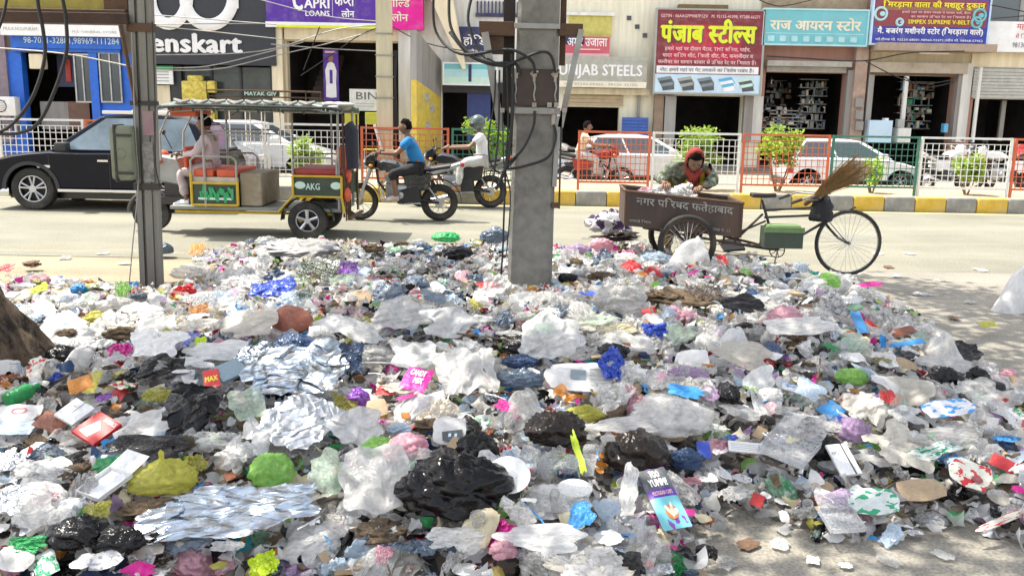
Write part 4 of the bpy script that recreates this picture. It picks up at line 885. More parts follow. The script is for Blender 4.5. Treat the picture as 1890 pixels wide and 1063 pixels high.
# ================================================================= motorcycles
def motorcycle(label, loc, rz, tank, group=None, steer=0.0, tint=None):
    t = thing('motorcycle', label, 'motorcycle', loc, rz, group); K = M['dplastic']; S = M['steel']
    spoked_wheel(t, 'wheel', (.66, 0, .30), .30, .042, nsp=20, alloy=M['dplastic'], hubr=.06, hubw=.05); spoked_wheel(t, 'wheel', (-.62, 0, .30), .30, .052, nsp=20, alloy=M['dplastic'], hubr=.075, hubw=.06)
    b = MB()
    for s in (-1, 1): b.tube([(.66, s * .07, .30), (.60, s * .07, .50), (.42, s * .07, .98)], [.03, .028, .024], 8)
    b.build('fork', S, t, smooth=True)
    b = MB(); b.lathe([(.325, -.045), (.335, -.03), (.335, .03), (.325, .045)], (.66, 0, .30), 'Y', 24, arc=.5)
    b.v = [v for v in b.v]; b.build('front_mudguard', tank, t, smooth=True)
    b = MB(); b.lathe([(.345, -.055), (.36, -.04), (.36, .04), (.345, .055)], (-.62, 0, .32), 'Y', 24, arc=.5); b.build('rear_mudguard', K, t, smooth=True)
    b = MB(); b.tube([(.40, 0, .93), (.36, 0, .62), (.18, 0, .38), (-.15, 0, .34)], .022, 8); b.tube([(.40, 0, .88), (.0, 0, .80), (-.35, 0, .72), (-.75, 0, .78)], .02, 8); b.tube([(-.18, .09, .36), (-.62, .09, .30)], .02, 6); b.tube([(-.18, -.09, .36), (-.62, -.09, .30)], .02, 6); b.tube([(-.1, 0, .74), (-.16, 0, .34)], .02, 8); b.build('frame', M['black'], t, smooth=True)
    b = MB(); prof = [(-.12, .80), (.02, .79), (.30, .77), (.40, .84), (.38, .95), (.26, .99), (.05, .95), (-.10, .86)]; b.prism(prof, -.15, .15, .04, .08); b.build('fuel_tank', tank, t, smooth=True, angle=60)
    b = MB(); b.prism([(-.80, .84), (-.55, .80), (-.10, .78), (.02, .84), (-.08, .88), (-.35, .86), (-.60, .90), (-.80, .93)], -.12, .12, .03, .04); b.build('seat', mat('black_vinyl', (.02, .02, .02), .45), t, smooth=True, angle=50)
    b = MB(); b.prism([(-.46, .50), (-.12, .48), (-.02, .76), (-.5, .78)], -.14, .14, .02, .03); b.build('side_panel', tank, t, smooth=True)
    b = MB(); b.prism([(-.98, .90), (-.55, .74), (-.45, .80), (-.70, .88), (-.95, .96)], -.10, .10, .02, .03); b.build('tail_panel', mat('silver_tail', (.4, .4, .42), .3, .6), t, smooth=True)
    b = MB(); b.bbox(-1.02, -.95, -.07, .07, .88, .94, .01); b.build('tail_light', M['red'], t)
    b = MB(); b.bbox(-.14, .24, -.12, .12, .30, .60, .05); b.tube([(.08, 0, .52), (.22, 0, .72)], .065, 10); [b.box((.10 + i * .022, 0, .56 + i * .03), (.16, .18, .008), (0, -.55, 0)) for i in range(5)]; b.sphere((.0, -.12, .42), (.09, .04, .09), 8); b.sphere((.0, .12, .42), (.09, .04, .09), 8); b.build('engine', S, t, smooth=True, angle=40); b = MB(); b.prism([(-.34, .30), (.05, .28), (.02, .50), (-.30, .58)], -.15, .15, .02, .03); b.build('gear_cover', M['dplastic'], t, smooth=True); b = MB(); b.tube([(.30, -.05, .62), (.34, -.22, .52), (.30, -.24, .36), (.20, -.10, .30)], .013, 6); b.tube([(.30, .05, .62), (.34, .22, .52), (.30, .24, .36), (.20, .10, .30)], .013, 6); b.build('leg_guard', M['chrome'], t, smooth=True)
    b = MB(); b.tube([(.22, -.06, .62), (.32, -.09, .50), (.28, -.11, .32), (.0, -.13, .26), (-.3, -.14, .27)], .02, 8); b.tube([(-.3, -.15, .27), (-.85, -.17, .40)], [.03, .045], 10); b.build('exhaust', M['chrome'], t, smooth=True)
    for s in (-1, 1):
        b = MB(); b.tube([(-.35, s * .11, .70), (-.60, s * .11, .34)], .012, 6); [b.ring((-.35 - .25 * i / 9, s * .11, .70 - .36 * i / 9), 'Z', .024, .005, 10, 4) for i in range(1, 8)]; b.build('shock_absorber', S, t)
        b = MB(); b.tube([(.42, s * .06, 1.0), (.40, s * .18, 1.06), (.34, s * .34, 1.05)], .012, 6); b.build('handlebar', S, t, smooth=True)
        b = MB(); b.tube([(.38, s * .24, 1.055), (.335, s * .36, 1.05)], .018, 8); b.build('hand_grip', M['rubber'], t)
        b = MB(); b.tube([(.38, s * .2, 1.06), (.40, s * .26, 1.2)], .006, 5); b.sphere((.40, s * .27, 1.22), (.015, .06, .035), 6); b.build('mirror', M['black'], t, smooth=True)
        b = MB(); b.sphere((.46, s * .15, .88), (.035, .025, .025), 6); b.build('indicator', mat('amber_lens', (.7, .25, .02), .3), t)
        b = MB(); b.tube([(-.05, s * .12, .30), (-.05, s * .22, .30)], .014, 6); b.build('foot_peg', M['rubber'], t)
    b = MB(); b.prism([(.38, .86), (.46, .80), (.58, .88), (.56, 1.02), (.44, 1.10), (.38, 1.04)], -.11, .11, .03, .04); b.build('headlight_cowl', tank, t, smooth=True, angle=50)
    b = MB(); b.sphere((.565, 0, .92), (.03, .08, .07), 8); b.build('headlight', M['chrome'], t, smooth=True)
    b = MB(); b.tube([(-.15, -.105, .36), (-.62, -.105, .30)], .03, 6); b.build('chain_guard', K, t)
    b = MB(); b.box((-.97, 0, .74), (.01, .16, .10), (0, .25, 0)); b.build('number_plate', M['white'], t)
    return t
by = 14.85; bx = (P(668, 375, by).x + P(812, 375, by).x) / 2
b1 = motorcycle('black motorcycle ridden by the man in the blue shirt', (bx, by, 0), math.pi + R(2), mat('black_green_tank', (.02, .024, .022), .25, coat=.8))
b1.scale = (1.0,) * 3
blue = cloth('bright_blue_cotton', (.02, .21, .52)); dark = cloth('black_trousers', (.018, .018, .022)); wht = cloth('white_cotton', (.74, .74, .76)); pale = cloth('pale_grey_trousers', (.50, .49, .46)); pinkish = cloth('pale_pink_cotton', (.60, .50, .52))
J = rider_pose(lean=.15, hx=.36, hz=1.06, pz=.85, px=-.30, fx=.05, fz=.30, kz=.78, kx=.42); J['hem'] = .35
person('person', 'man in a bright blue T-shirt and black trousers riding a black motorcycle', J, (bx, by, 0), math.pi + R(2), blue, dark, shoes=cloth('pale_shoe', (.5, .42, .38)))
b2y = 16.9; b2x = P(905, 350, b2y).x - .62
b2 = motorcycle('dark motorcycle half hidden by the concrete pole, ridden by the man in white', (b2x, b2y, 0), math.pi, M['black'])
J = rider_pose(lean=.06, hx=.20, hz=1.06, pz=.87, px=-.50, fx=-.05, fz=.28, kz=.80, kx=.42); J['face'] = (1, .2, -.1)
person('person', 'man in a white shirt and grey helmet riding beside the concrete pole', J, (b2x, b2y, 0), math.pi, wht, pale, helmet=mat('dark_green_grey_helmet', (.06, .09, .085), .25, coat=.6), shoes=mat('brown_sandal', (.35, .2, .1), .7), hair=False)
# motorbikes in the far lane
b3 = copy_tree(b1); b3.location = (P(1095, 320, 21.6).x, 21.6, -.12); b3.rotation_euler = (0, 0, 0); b3.scale = (1.0,) * 3
b3['label'] = 'red motorbike behind the orange fence panel, ridden by the man in pale orange'
redt = mat('red_tank', (.35, .02, .02), .3, coat=.6)
for ch in b3.children:
    if ch.name.split('.')[0] in ('fuel_tank', 'front_mudguard', 'headlight_cowl', 'side_panel'): ch.data = ch.data.copy(); ch.data.materials[0] = redt
J = rider_pose(lean=.10, hx=.36, hz=1.06, pz=.87, px=-.34, fx=.02, fz=.28, kz=.80, kx=.40)
person('person', 'man in a pale orange shirt riding a motorbike behind the orange fence panel', J, tuple(b3.location), 0, cloth('pale_orange_cotton', (.70, .55, .40)), pale)
for i, (px, Y, rz, lb, mt_) in enumerate(((1045, 22.5, 2.6, 'silver motorbike parked right beside the concrete pole in the far lane', M['chrome']), (1745, 22.0, .5, 'white motorbike parked behind the right white fence panel, nearer the hatchback', M['carwhite']), (1805, 22.6, -2.5, 'black motorbike parked behind the bush of the right white fence panel', M['black']), (1850, 22.0, 2.7, 'white and silver motorbike at the right end of the parked row', M['carwhite']), (1885, 23.2, 1.2, 'dark red motorbike parked at the right edge of the photo', redt))):
    o = copy_tree(b1); o.location = (P(px, 320, Y).x, Y, 0); o.rotation_euler = (0, 0, rz); o.scale = (1,) * 3; o['label'] = lb
    o['group'] = 'motorbikes parked in the far lane'
    for ch in o.children:
        if ch.name.split('.')[0] in ('fuel_tank', 'front_mudguard', 'headlight_cowl', 'side_panel', 'tail_panel'): ch.data = ch.data.copy(); ch.data.materials[0] = mt_

# ================================================================= electric rickshaw
ry = 13.12; rx0 = P(572, 410, 12.70).x     # rear axle
t = rk = thing('electric_rickshaw', 'open sided green and yellow electric rickshaw with a grey canopy roof', 'rickshaw', (rx0, ry, 0), math.pi - R(1.5))
# local: x forward (to the left in view), y left = toward viewer after the turn, z up; rear axle at x=0
GP = mat('dark_green_panel', (.03, .055, .035), .5, dirt=(.2, .18, .12), damt=.3); YP = mat('rickshaw_yellow_paint', (.60, .40, .02), .5, dirt=(.3, .22, .1), dscale=4, damt=.5); OS = mat('orange_vinyl_seat', (.62, .10, .04), .5); RS = mat('dark_red_vinyl_seat', (.33, .035, .03), .5); TN = mat('tan_vinyl_box', (.26, .21, .14), .6, dirt=(.45, .40, .32), dscale=5, damt=.6, bump=.2)
WB = 2.16
for s in (-1, 1): car_wheel(t, (0, s * .46, .25), .25, .12, s, 5, False, .62)
car_wheel(t, (WB, 0, .25), .25, .11, 1, 5, False, .62)
b = MB(); b.bbox(-.42, 1.75, -.46, .46, .36, .41, .01); b.build('floor_plate', mat('grey_floor_plate', (.25, .26, .23), .6, .3), t)
b = MB(); b.tube([(1.7, .4, .33), (-.3, .4, .33)], .02, 6); b.tube([(1.7, -.4, .33), (-.3, -.4, .33)], .02, 6); [b.tube([(x, -.4, .33), (x, .4, .33)], .018, 6) for x in (1.5, .9, .4)]; b.tube([(.1, -.46, .25), (.1, .46, .25)], .03, 8); b.build('chassis', YP, t)
b = MB(); [b.lathe([(.31, -.07), (.33, -.05), (.33, .07)], (0, s * .47, .25), 'Y', 20, arc=.5) for s in (-1, 1)]; b.build('rear_mudguard', GP, t, smooth=True)
# rear passenger box
b = MB(); b.b2(-.44, .17, -.50, .50, .56, .84); b.build('seat_box', GP, t)
for s in (-1, 1):
    b = MB(); yy = s * .512
    for a, c in (((-.44, .57), (.17, .57)), ((-.44, .84), (.17, .84)), ((-.44, .57), (-.44, .84)), ((.17, .57), (.17, .84)), ((.17, .57), (.36, .36)), ((-.44, .57), (-.47, .36))): b.tube([(a[0], yy, a[1]), (c[0], yy, c[1])], .016, 6)
    b.build('yellow_edge', YP, t)
    lt = lettering('AKG', -.01, .17, .66, .75, 0, ink['mint'], t, .03); lt.rotation_euler = (0, 0, math.pi if s > 0 else 0); lt.location = (0, s * .506, 0)
    b = MB(); [b.sphere((x, s * .506, .72), (.07, .004, .05), 6) for x in (-.37, .08)]; b.build('printed_flower', ink['mint'], t)
b = MB(); b.bbox(-.40, .19, -.48, .48, .842, .93, .025); b.build('seat', RS, t, smooth=True)
b = MB(); b.bbox(-.44, -.37, -.46, .46, .95, 1.22, .02); b.build('backrest', OS, t, smooth=True)
for s in (-1, 1):
    b = MB(); b.tube([(.17, s * .5, .86), (.17, s * .5, 1.02), (.11, s * .5, 1.08), (-.3, s * .5, 1.08), (-.38, s * .5, 1.02), (-.38, s * .5, .86)], .014, 6); b.build('arm_rail', M['galv'], t, smooth=True)
# forward bench (backs to the driver)
b = MB(); b.b2(.98, 1.56, -.48, .48, .42, .72); b.build('seat_box', GP, t)
for s in (-1, 1):
    b = MB(); yy = s * .49
    for a, c in (((.98, .43), (1.56, .43)), ((.98, .72), (1.56, .72)), ((.98, .43), (.98, .76)), ((1.56, .43), (1.56, .86))): b.tube([(a[0], yy, a[1]), (c[0], yy, c[1])], .018, 6)
    b.build('yellow_edge', YP, t)
    b = MB()
    rr2 = random.Random(3)
    pts_ = []
    for i in range(14):
        x = 1.05 + .03 * i; b.box((x, s * .493, .58 + .05 * math.sin(i * 1.7)), (.035, .006, .10 + .04 * math.cos(i * 2.1)), (0, .4 * math.sin(i), 0))
    b.build('printed_landscape', ink['green'], t)
    b = MB(); b.b2(1.05, 1.48, s * .4905, s * .4935, .50, .53); b.build('printed_band', ink['mint'], t)
b = MB(); b.b2(.98, 1.56, -.47, .47, .722, .80); b.build('seat_plinth', mat('beige_plinth', (.5, .45, .38), .6), t)
for x0_, x1_ in ((1.0, 1.25), (1.29, 1.54)):
    b = MB(); b.bbox(x0_, x1_, -.46, .46, .80, .90, .02); b.build('seat', OS, t, smooth=True)
b = MB(); b.bbox(.70, .975, -.44, .44, .42, .86, .02); b.build('battery_box', TN, t)
for s in (-1, 1):
    b = MB(); b.tube([(1.56, s * .48, .80), (1.56, s * .48, 1.02), (1.50, s * .48, 1.07), (1.05, s * .48, 1.07), (.99, s * .48, 1.02), (.99, s * .48, .80)], .014, 6); b.build('arm_rail', M['galv'], t, smooth=True)
# uprights and roof
for x in (-.40, 1.28):
    for s in (-1, 1): b = MB(); b.tube([(x, s * .48, .4), (x, s * .48, 1.68)], .017, 6); b.build('roof_post', M['galv'], t)
for x in (-.12, .40): b = MB(); b.tube([(x, -.48, .86), (x, -.48, 1.66)], .012, 6); b.build('grab_bar', M['galv'], t)
for x in (.55, .75, .95):
    for s in (-1, 1): b = MB(); b.tube([(x, s * .44, 1.2), (x, s * .44, 1.66)], .008, 6); b.build('grab_bar', M['chrome'], t)
b = MB(); 
for s in (-1, 1): b.tube([(1.85, s * .40, 1.0), (1.84, s * .42, 1.35), (1.70, s * .46, 1.64), (1.3, s * .47, 1.68), (-.4, s * .47, 1.66)], .014, 6); b.tube([(1.26, s * .47, 1.55), (1.1, s * .47, 1.66)], .01, 5); b.tube([(.55, s * .45, 1.40), (1.26, s * .45, 1.40), (1.26, s * .45, 1.36), (.55, s * .45, 1.34)], .012, 6)
b.build('roof_frame', M['galv'], t, smooth=True)
# canopy: a quilted hood drooping to the rear
nx, ny = 40, 16; b = MB(); vs = []
for i in range(nx + 1):
    for j in range(ny + 1):
        u, v = i / nx, j / ny * 2 - 1; x = 1.90 - 2.38 * u; z = 1.80 - .05 * v * v - .008 * abs(math.sin(u * math.pi * 6))
        if u < .10: z -= (.10 - u) * .7
        if u > .82: z -= (u - .82) * .30 + .02 * noise.noise((u * 20, v * 4, 0)); 
        if abs(v) > .88: z -= (abs(v) - .88) * .25
        vs.append((x, v * .60, z))
b.add(vs, [(i * (ny + 1) + j, i * (ny + 1) + j + 1, (i + 1) * (ny + 1) + j + 1, (i + 1) * (ny + 1) + j) for i in range(nx) for j in range(ny)])
cn = b.build('canopy', mat('canopy_cloth', (.10, .15, .13), .7, dirt=(.55, .56, .52), dscale=3.0, damt=.75, bump=.3, bscale=12), t, smooth=True); sm_ = cn.modifiers.new('s', 'SOLIDIFY'); sm_.thickness = .02
b = MB(); b.tube([(1.88, .58, 1.69), (1.3, .6, 1.735), (-.35, .6, 1.725), (-.47, .58, 1.70)], .017, 8); b.tube([(1.88, -.58, 1.69), (1.3, -.6, 1.735), (-.35, -.6, 1.725), (-.47, -.58, 1.70)], .017, 8); b.build('canopy_edge_roll', M['dplastic'], t, smooth=True)
b = MB(); [b.sphere((-.30 - .05 * i, .42 + .04 * math.sin(i * 2), 1.75 + .02 * math.cos(i * 3)), (.11, .12, .04), 7) for i in range(5)]; [b.tube([(1.6 - .22 * i, .52, 1.80), (1.5 - .22 * i, .55, 1.765 + .012 * math.sin(i * 4)), (1.4 - .22 * i, .53, 1.80)], [.02, .035, .02], 6) for i in range(8)]; b.build('rolled_cloth', mat('crumpled_grey_cloth', (.36, .35, .32), .9, bump=.6), t, smooth=True)
b = MB()
for s in (-1, 1):
    b.tube([(1.22, s * .42, 1.78), (1.22, s * .42, 1.93), (.0, s * .42, 1.93), (.0, s * .42, 1.78)], .012, 6); b.tube([(1.22, s * .42, 1.85), (.0, s * .42, 1.85)], .010, 6)
b.tube([(1.22, .42, 1.93), (1.22, -.42, 1.93)], .012, 6); b.tube([(.0, .42, 1.93), (.0, -.42, 1.93)], .012, 6); b.build('roof_rack', M['rust'], t)
b = MB(); b.b2(.32, .78, .425, .44, 1.86, 1.925); b.build('name_board', ink['black'], t)
l_ = lettering('MAYAK GIV', -.75, -.35, 1.867, 1.918, 0, ink['mint'], t, .04); l_.rotation_euler = (0, 0, math.pi); l_.location = (0, .447, 0)
b = MB(); b.b2(1.42, 1.74, -.30, .30, 1.58, 1.69); b.build('sun_visor', OS, t)
# front end
b = MB(); b.prism([(1.85, .62), (2.28, .70), (2.34, .90), (2.20, 1.06), (1.98, 1.02), (1.90, .80)], -.17, .17, .03, .05); b.build('front_shield', mat('rickshaw_front_grey', (.32, .33, .32), .4), t, smooth=True, angle=50)
b = MB(); b.sphere((2.24, 0, 1.03), (.09, .12, .09), 10); b.build('headlight', OS, t, smooth=True); b = MB(); b.sphere((2.31, 0, 1.03), (.03, .08, .07), 8); b.build('headlight_lens', M['chrome'], t, smooth=True)
for s in (-1, 1): b = MB(); b.sphere((2.22, s * .2, .98), (.05, .05, .04), 6); b.build('indicator', OS, t, smooth=True)
b = MB(); b.tube([(2.05, 0, 1.04), (2.03, .18, 1.10), (1.93, .36, 1.07)], .013, 6); b.tube([(2.05, 0, 1.04), (2.03, -.18, 1.10), (1.93, -.36, 1.07)], .013, 6); b.build('handlebar', M['black'], t, smooth=True)
b = MB(); b.tube([(2.05, .07, 1.0), (WB, .08, .25)], .022, 8); b.tube([(2.05, -.07, 1.0), (WB, -.08, .25)], .022, 8); b.build('fork', M['black'], t, smooth=True)
b = MB(); b.lathe([(.29, -.08), (.31, -.05), (.31, .05), (.29, .08)], (WB, 0, .26), 'Y', 20, arc=.5); b.build('front_mudguard', M['black'], t, smooth=True)
b = MB(); b.b2(1.62, 2.0, -.24, .24, .40, .50); b.b2(1.66, 1.94, -.10, .10, .50, .78); b.build('footwell', M['black'], t)
b = MB(); b.bbox(1.56, 1.60, -.3, .3, .90, 1.18, .015); b.build('driver_backrest', OS, t)
b = MB(); b.tube([(2.0, .3, 1.15), (2.04, .42, 1.34)], .006, 5); b.sphere((2.04, .44, 1.37), (.015, .06, .035), 6); b.build('mirror', M['black'], t)
for i, (yy, zz) in enumerate(((.40, .85), (.46, .6))): b = MB(); b.sphere((-.50, yy, zz), (.05, .05, .10), 6); b.build('tail_light', OS, t, smooth=True)
b = MB(); b.tube([(-.46, .47, .3), (-.46, .47, 1.64)], .015, 6); b.tube([(-.46, -.47, .3), (-.46, -.47, 1.64)], .015, 6); b.tube([(-.52, -.44, .28), (-.52, .44, .28)], .025, 6); [b.tube([(-.48 - .02 * (i % 2), .2 + .06 * i, .25), (-.5, .2 + .06 * i, .84)], .01, 5) for i in range(5)]; b.build('rear_rack', M['rust'], t)
b = MB(); b.prism([(-.62, .95), (-.5, .93), (-.47, 1.5), (-.55, 1.56), (-.62, 1.45)], .24, .52, .03, .06); b.build('hanging_dark_cloth', mat('navy_black_cloth', (.02, .022, .035), .9, bump=.6, bscale=14), t, smooth=True)
J = dict(pel=(1.46, .05, .93), che=(1.47, .05, 1.26), nek=(1.49, .05, 1.41), hed=(1.54, .05, 1.54), face=(1, 0, -.12), hem=.85)
for s, g in (('L', 1), ('R', -1)):
    J['sh' + s] = (1.475, .05 + g * .17, 1.34); J['el' + s] = (1.58, .05 + g * .25, 1.13); J['wr' + s] = (1.82, g * .26 + .02, 1.12); J['hp' + s] = (1.50, .05 + g * .1, .91); J['kn' + s] = (1.86, .05 + g * .16, .85); J['an' + s] = (1.76, .05 + g * .2, .46); J['to' + s] = (1.90, .05 + g * .2, .42)
person('person', 'dark haired rickshaw driver in a pale pink shirt and grey trousers', J, tuple(rk.location), rk.rotation_euler[2], pinkish, cloth('grey_pink_trousers', (.46, .38, .38)), sleeve='full', hair=True, shoes=wht)
b = MB()
for i in range(46):
    x = 1.82 - i * .05; h_ = .05 + .03 * math.sin(i * 2.3) + .015 * math.sin(i * 5.1)
    for s_ in (-1, 1): b.add([(x, s_ * .585, 1.725), (x - .04, s_ * .585, 1.725), (x - .038, s_ * .592, 1.725 - h_), (x - .006, s_ * .58, 1.725 - h_ * .8)], [(0, 1, 2, 3)])
b.build('canopy_fringe', mat('dark_fringe', (.03, .04, .04), .8), rk)
for o in rk.children:
    k_ = o.name.split('.')[0]
    if k_ in ('front_shield', 'headlight', 'headlight_lens', 'handlebar', 'mirror') or (k_ == 'indicator'): o.location.x = -.26
    if k_ in ('battery_box',): o.location.x = -.12
    if k_ in ('printed_landscape', 'printed_band', 'seat_plinth') or (k_ in ('seat_box', 'yellow_edge', 'arm_rail', 'seat') and min(v.co.x for v in o.data.vertices) > .7): o.location.x = -.11
rk.scale = (1.10, 1.02, 1.035)
# ================================================================= municipal cycle cart
cyv = 10.35
wf = G(1568, 511); cw = P(1268, 462, 10.55)
ax = Vector((wf.x - .02 - cw.x, wf.y + .05 - cw.y, 0)); ang = math.atan2(ax.y, ax.x); LW = ax.length
t = ct = thing('cycle_cart', 'rusty three wheeled municipal cycle cart with a large steel box', 'cart', (cw.x, cw.y + .42, 0), ang)
# local: x forward, rear wheels at x=0, y = +-.46, front wheel at LW
RW = .34
for s in (-1, 1): spoked_wheel(t, 'wheel', (0, s * .44, RW), RW, .032, nsp=28, hubr=.03, hubw=.04, tyre=M['rubber'], alloy=M['rust'])
FW = .385
spoked_wheel(t, 'wheel', (LW, -.40, FW), FW, .021, nsp=32, hubr=.022, hubw=.045, alloy=M['galv'])
CM = mat('rusty_cart_steel', (.085, .062, .052), .75, .2, dirt=(.17, .10, .075), dscale=2.6, damt=.8, bump=.3, streak=True)
bx0, bx1, bz0, bz1, tl = -.72, .62, .47, .87, .0
b = MB(); hy = .38; wt = .018
def tlt(v): return (v[0], v[1], v[2] - (v[0] - bx0) * .085 + .06)
for nm, a in (('side_panel', (bx0, bx1, -hy, -hy + wt, bz0, bz1)), ('side_panel', (bx0, bx1, hy - wt, hy, bz0, bz1)), ('end_panel', (bx0, bx0 + wt, -hy + wt, hy - wt, bz0, bz1)), ('end_panel', (bx1 - wt, bx1, -hy + wt, hy - wt, bz0, bz1)), ('floor_panel', (bx0 + wt, bx1 - wt, -hy + wt, hy - wt, bz0, bz0 + wt))):
    b = MB(); b.b2(*a); b.v = [tlt(v) for v in b.v]; b.build(nm, CM, t)
b = MB()
for s in (-1, 1): b.tube([tlt((bx0, s * hy, bz1)), tlt((bx1 + .02, s * hy, bz1))], .017, 6); 
for x in (bx0, bx1): b.tube([tlt((x, -hy, bz1)), tlt((x, hy, bz1))], .017, 6); b.tube([tlt((x, -hy, bz0)), tlt((x, -hy, bz1))], .015, 6)
b.build('rim_bar', M['rust'], t)
fad = mat('faded_white_lettering', (.42, .40, .36), .8, dirt=(.10, .07, .06), dscale=9, damt=.95)
lt = lettering('नगर परिषद फतेहाबाद', bx0 + .12, bx1 - .10, bz1 - .155, bz1 - .03, 0, fad, t, .02); lt.location = (0, -hy - .004, 0)
lt2 = lettering('सफाई मित्र', bx0 + .05, bx0 + .30, bz0 + .05, bz0 + .09, 0, fad, t, .0); lt2.location = (0, -hy - .004, 0)
lt3 = lettering('वार्ड न. 12', bx1 - .33, bx1 - .12, bz0 + .05, bz0 + .085, 0, fad, t, .0); lt3.location = (0, -hy - .004, 0)
for q in (lt, lt2, lt3):
    for v in q.data.vertices: v.co = tlt(v.co)
b = MB(); b.tube([(0, -.44, RW), (0, .44, RW)], .02, 8); [b.tube([(0, s * .3, RW), (0, s * .3, .5)], .018, 6) for s in (-1, 1)]; [b.tube([(x, -.3, .49 - .06 * x), (x, -.3, .33)], .015, 6) for x in (.45, .58)]; b.tube([(-.5, -.3, .5), (.6, -.3, .33), (1.0, -.34, .28)], .016, 6); b.tube([(.6, .3, .33), (1.0, -.3, .30)], .016, 6); b.build('axle_frame', M['rust'], t)
yb = -.40
sx = LW - .90; bb = (sx + .08, yb, .29); st_ = (sx - .10, yb, .80); hd = (LW - .36, yb, .84); hl = (LW - .29, yb, .62)
fm = mat('dark_cycle_frame', (.035, .03, .028), .5, dirt=(.16, .1, .06), damt=.5)
b = MB()
for a, c, r_ in ((bb, st_, .016), (bb, hl, .018), ((st_[0] + .01, yb, .74), (hd[0], yb, .79), .015), ((st_[0] + .02, yb, .66), (hd[0] + .02, yb, .70), .014), (hd, hl, .02), (bb, (bx1 - .02, yb + .06, .34), .016), ((st_[0], yb, .70), (bx1 - .03, yb + .05, .40), .014), ((st_[0] + .04, yb, .62), (bx1, yb + .05, .48), .012)): b.tube([a, c], r_, 8)
b.build('frame', fm, t, smooth=True)
b = MB(); b.tube([hl, (LW - .22, yb, .54), (LW - .12, yb, .44), (LW, yb - .05, FW)], .015, 8); b.tube([hl, (LW - .22, yb, .54), (LW - .12, yb, .44), (LW, yb + .05, FW)], .015, 8); b.tube([(hl[0] - .02, yb, .62), (LW + .05, yb, .80)], .012, 6); b.tube([(LW - .28, yb + .04, .68), (LW, yb + .05, FW)], .006, 6); b.build('fork', fm, t, smooth=True)
b = MB(); b.tube([hd, (hd[0] - .02, yb, .90)], .014, 8); b.tube([(hd[0] - .38, yb - .26, .86), (hd[0] - .20, yb - .25, .93), (hd[0] + .03, yb, .93), (hd[0] - .20, yb + .25, .93), (hd[0] - .38, yb + .26, .86)], .012, 8); b.tube([(hd[0] - .25, yb - .25, .89), (hd[0], yb - .1, .88)], .005, 5); b.build('handlebar', M['galv'], t, smooth=True)
for s in (-1, 1): b = MB(); b.tube([(hd[0] - .40, yb + s * .26, .855), (hd[0] - .28, yb + s * .255, .90)], .018, 8); b.build('hand_grip', M['rubber'], t)
b = MB(); b.tube([st_, (st_[0] - .02, yb, .86)], .013, 8); b.build('seat_post', fm, t)
b = MB(); b.add([(x, yb + y, z) for x, y, z in ((-.14, -.09, 0), (-.14, .09, 0), (.02, .05, -.005), (.15, .02, .0), (.15, -.02, .0), (.02, -.05, -.005))] , [(0, 1, 2, 3, 4, 5)]); b.v = [(v[0] + st_[0] - .01, v[1], v[2] + .89) for v in b.v]; o = b.build('saddle', mat('worn_black_saddle', (.03, .025, .022), .6), t); s_ = o.modifiers.new('s', 'SOLIDIFY'); s_.thickness = .05; bv = o.modifiers.new('b', 'BEVEL'); bv.width = .018; bv.segments = 3
b = MB(); b.ring((bb[0], yb - .05, bb[2]), 'Y', .085, .007, 24, 5); [b.tube([(bb[0], yb - .05, bb[2]), (bb[0] + .08 * math.cos(a), yb - .05, bb[2] + .08 * math.sin(a))], .005, 5) for a in (0, 1.26, 2.5, 3.8, 5.0)]; b.build('chainring', M['rust'], t)
b = MB(); b.tube([(bb[0], yb - .07, bb[2]), (bb[0] - .03, yb - .08, bb[2] - .17)], .009, 6); b.tube([(bb[0], yb + .07, bb[2]), (bb[0] + .03, yb + .08, bb[2] + .17)], .009, 6); b.build('crank', M['galv'], t)
for s in (-1, 1): b = MB(); b.box((bb[0] + (-.03 if s < 0 else .03), yb + s * .12, bb[2] + (-.17 if s < 0 else .17)), (.09, .08, .022)); b.build('pedal', M['rubber'], t)
b = MB(); [b.tube([(bb[0], yb - .05, bb[2] + s * .08), (.35, yb - .02, .30 + s * .04), (0, yb + .1, RW + s * .03)], .005, 5) for s in (-1, 1)]; b.build('chain', M['rust'], t)
gt = thing('crate', 'green and grey plastic crate hung on the frame of the cycle cart', 'crate', ct.matrix_basis @ Vector((sx + .10, yb - .13, .34)), ang)
GC = mat('faded_green_plastic', (.16, .26, .10), .6, dirt=(.05, .08, .05), damt=.6); gdk = mat('dark_green_plastic', (.05, .07, .05), .6)
b = MB(); x0_, x1_, y0_, y1_, zz, w_ = -.22, .21, -.12, .12, .23, .012
for a, mt_ in (((x0_, x1_, y0_, y0_ + w_, 0, zz - .05), 0), ((x0_, x1_, y1_ - w_, y1_, 0, zz), 0), ((x0_, x0_ + w_, y0_ + w_, y1_ - w_, 0, zz), 0), ((x1_ - w_, x1_, y0_ + w_, y1_ - w_, 0, zz), 0), ((x0_ + w_, x1_ - w_, y0_ + w_, y1_ - w_, 0, w_), 0)): b.b2(*a)
b.build('shell', gdk, gt); b = MB(); b.b2(x0_ - .008, x1_ + .008, y0_ - .01, y0_ + w_ - .002, zz - .05, zz + .01); b.build('rim', GC, gt); b = MB(); b.bbox(x0_ + .03, x1_ - .02, y0_ + .03, y1_ - .03, .16, zz + .03, .02); b.build('green_lining', GC, gt)
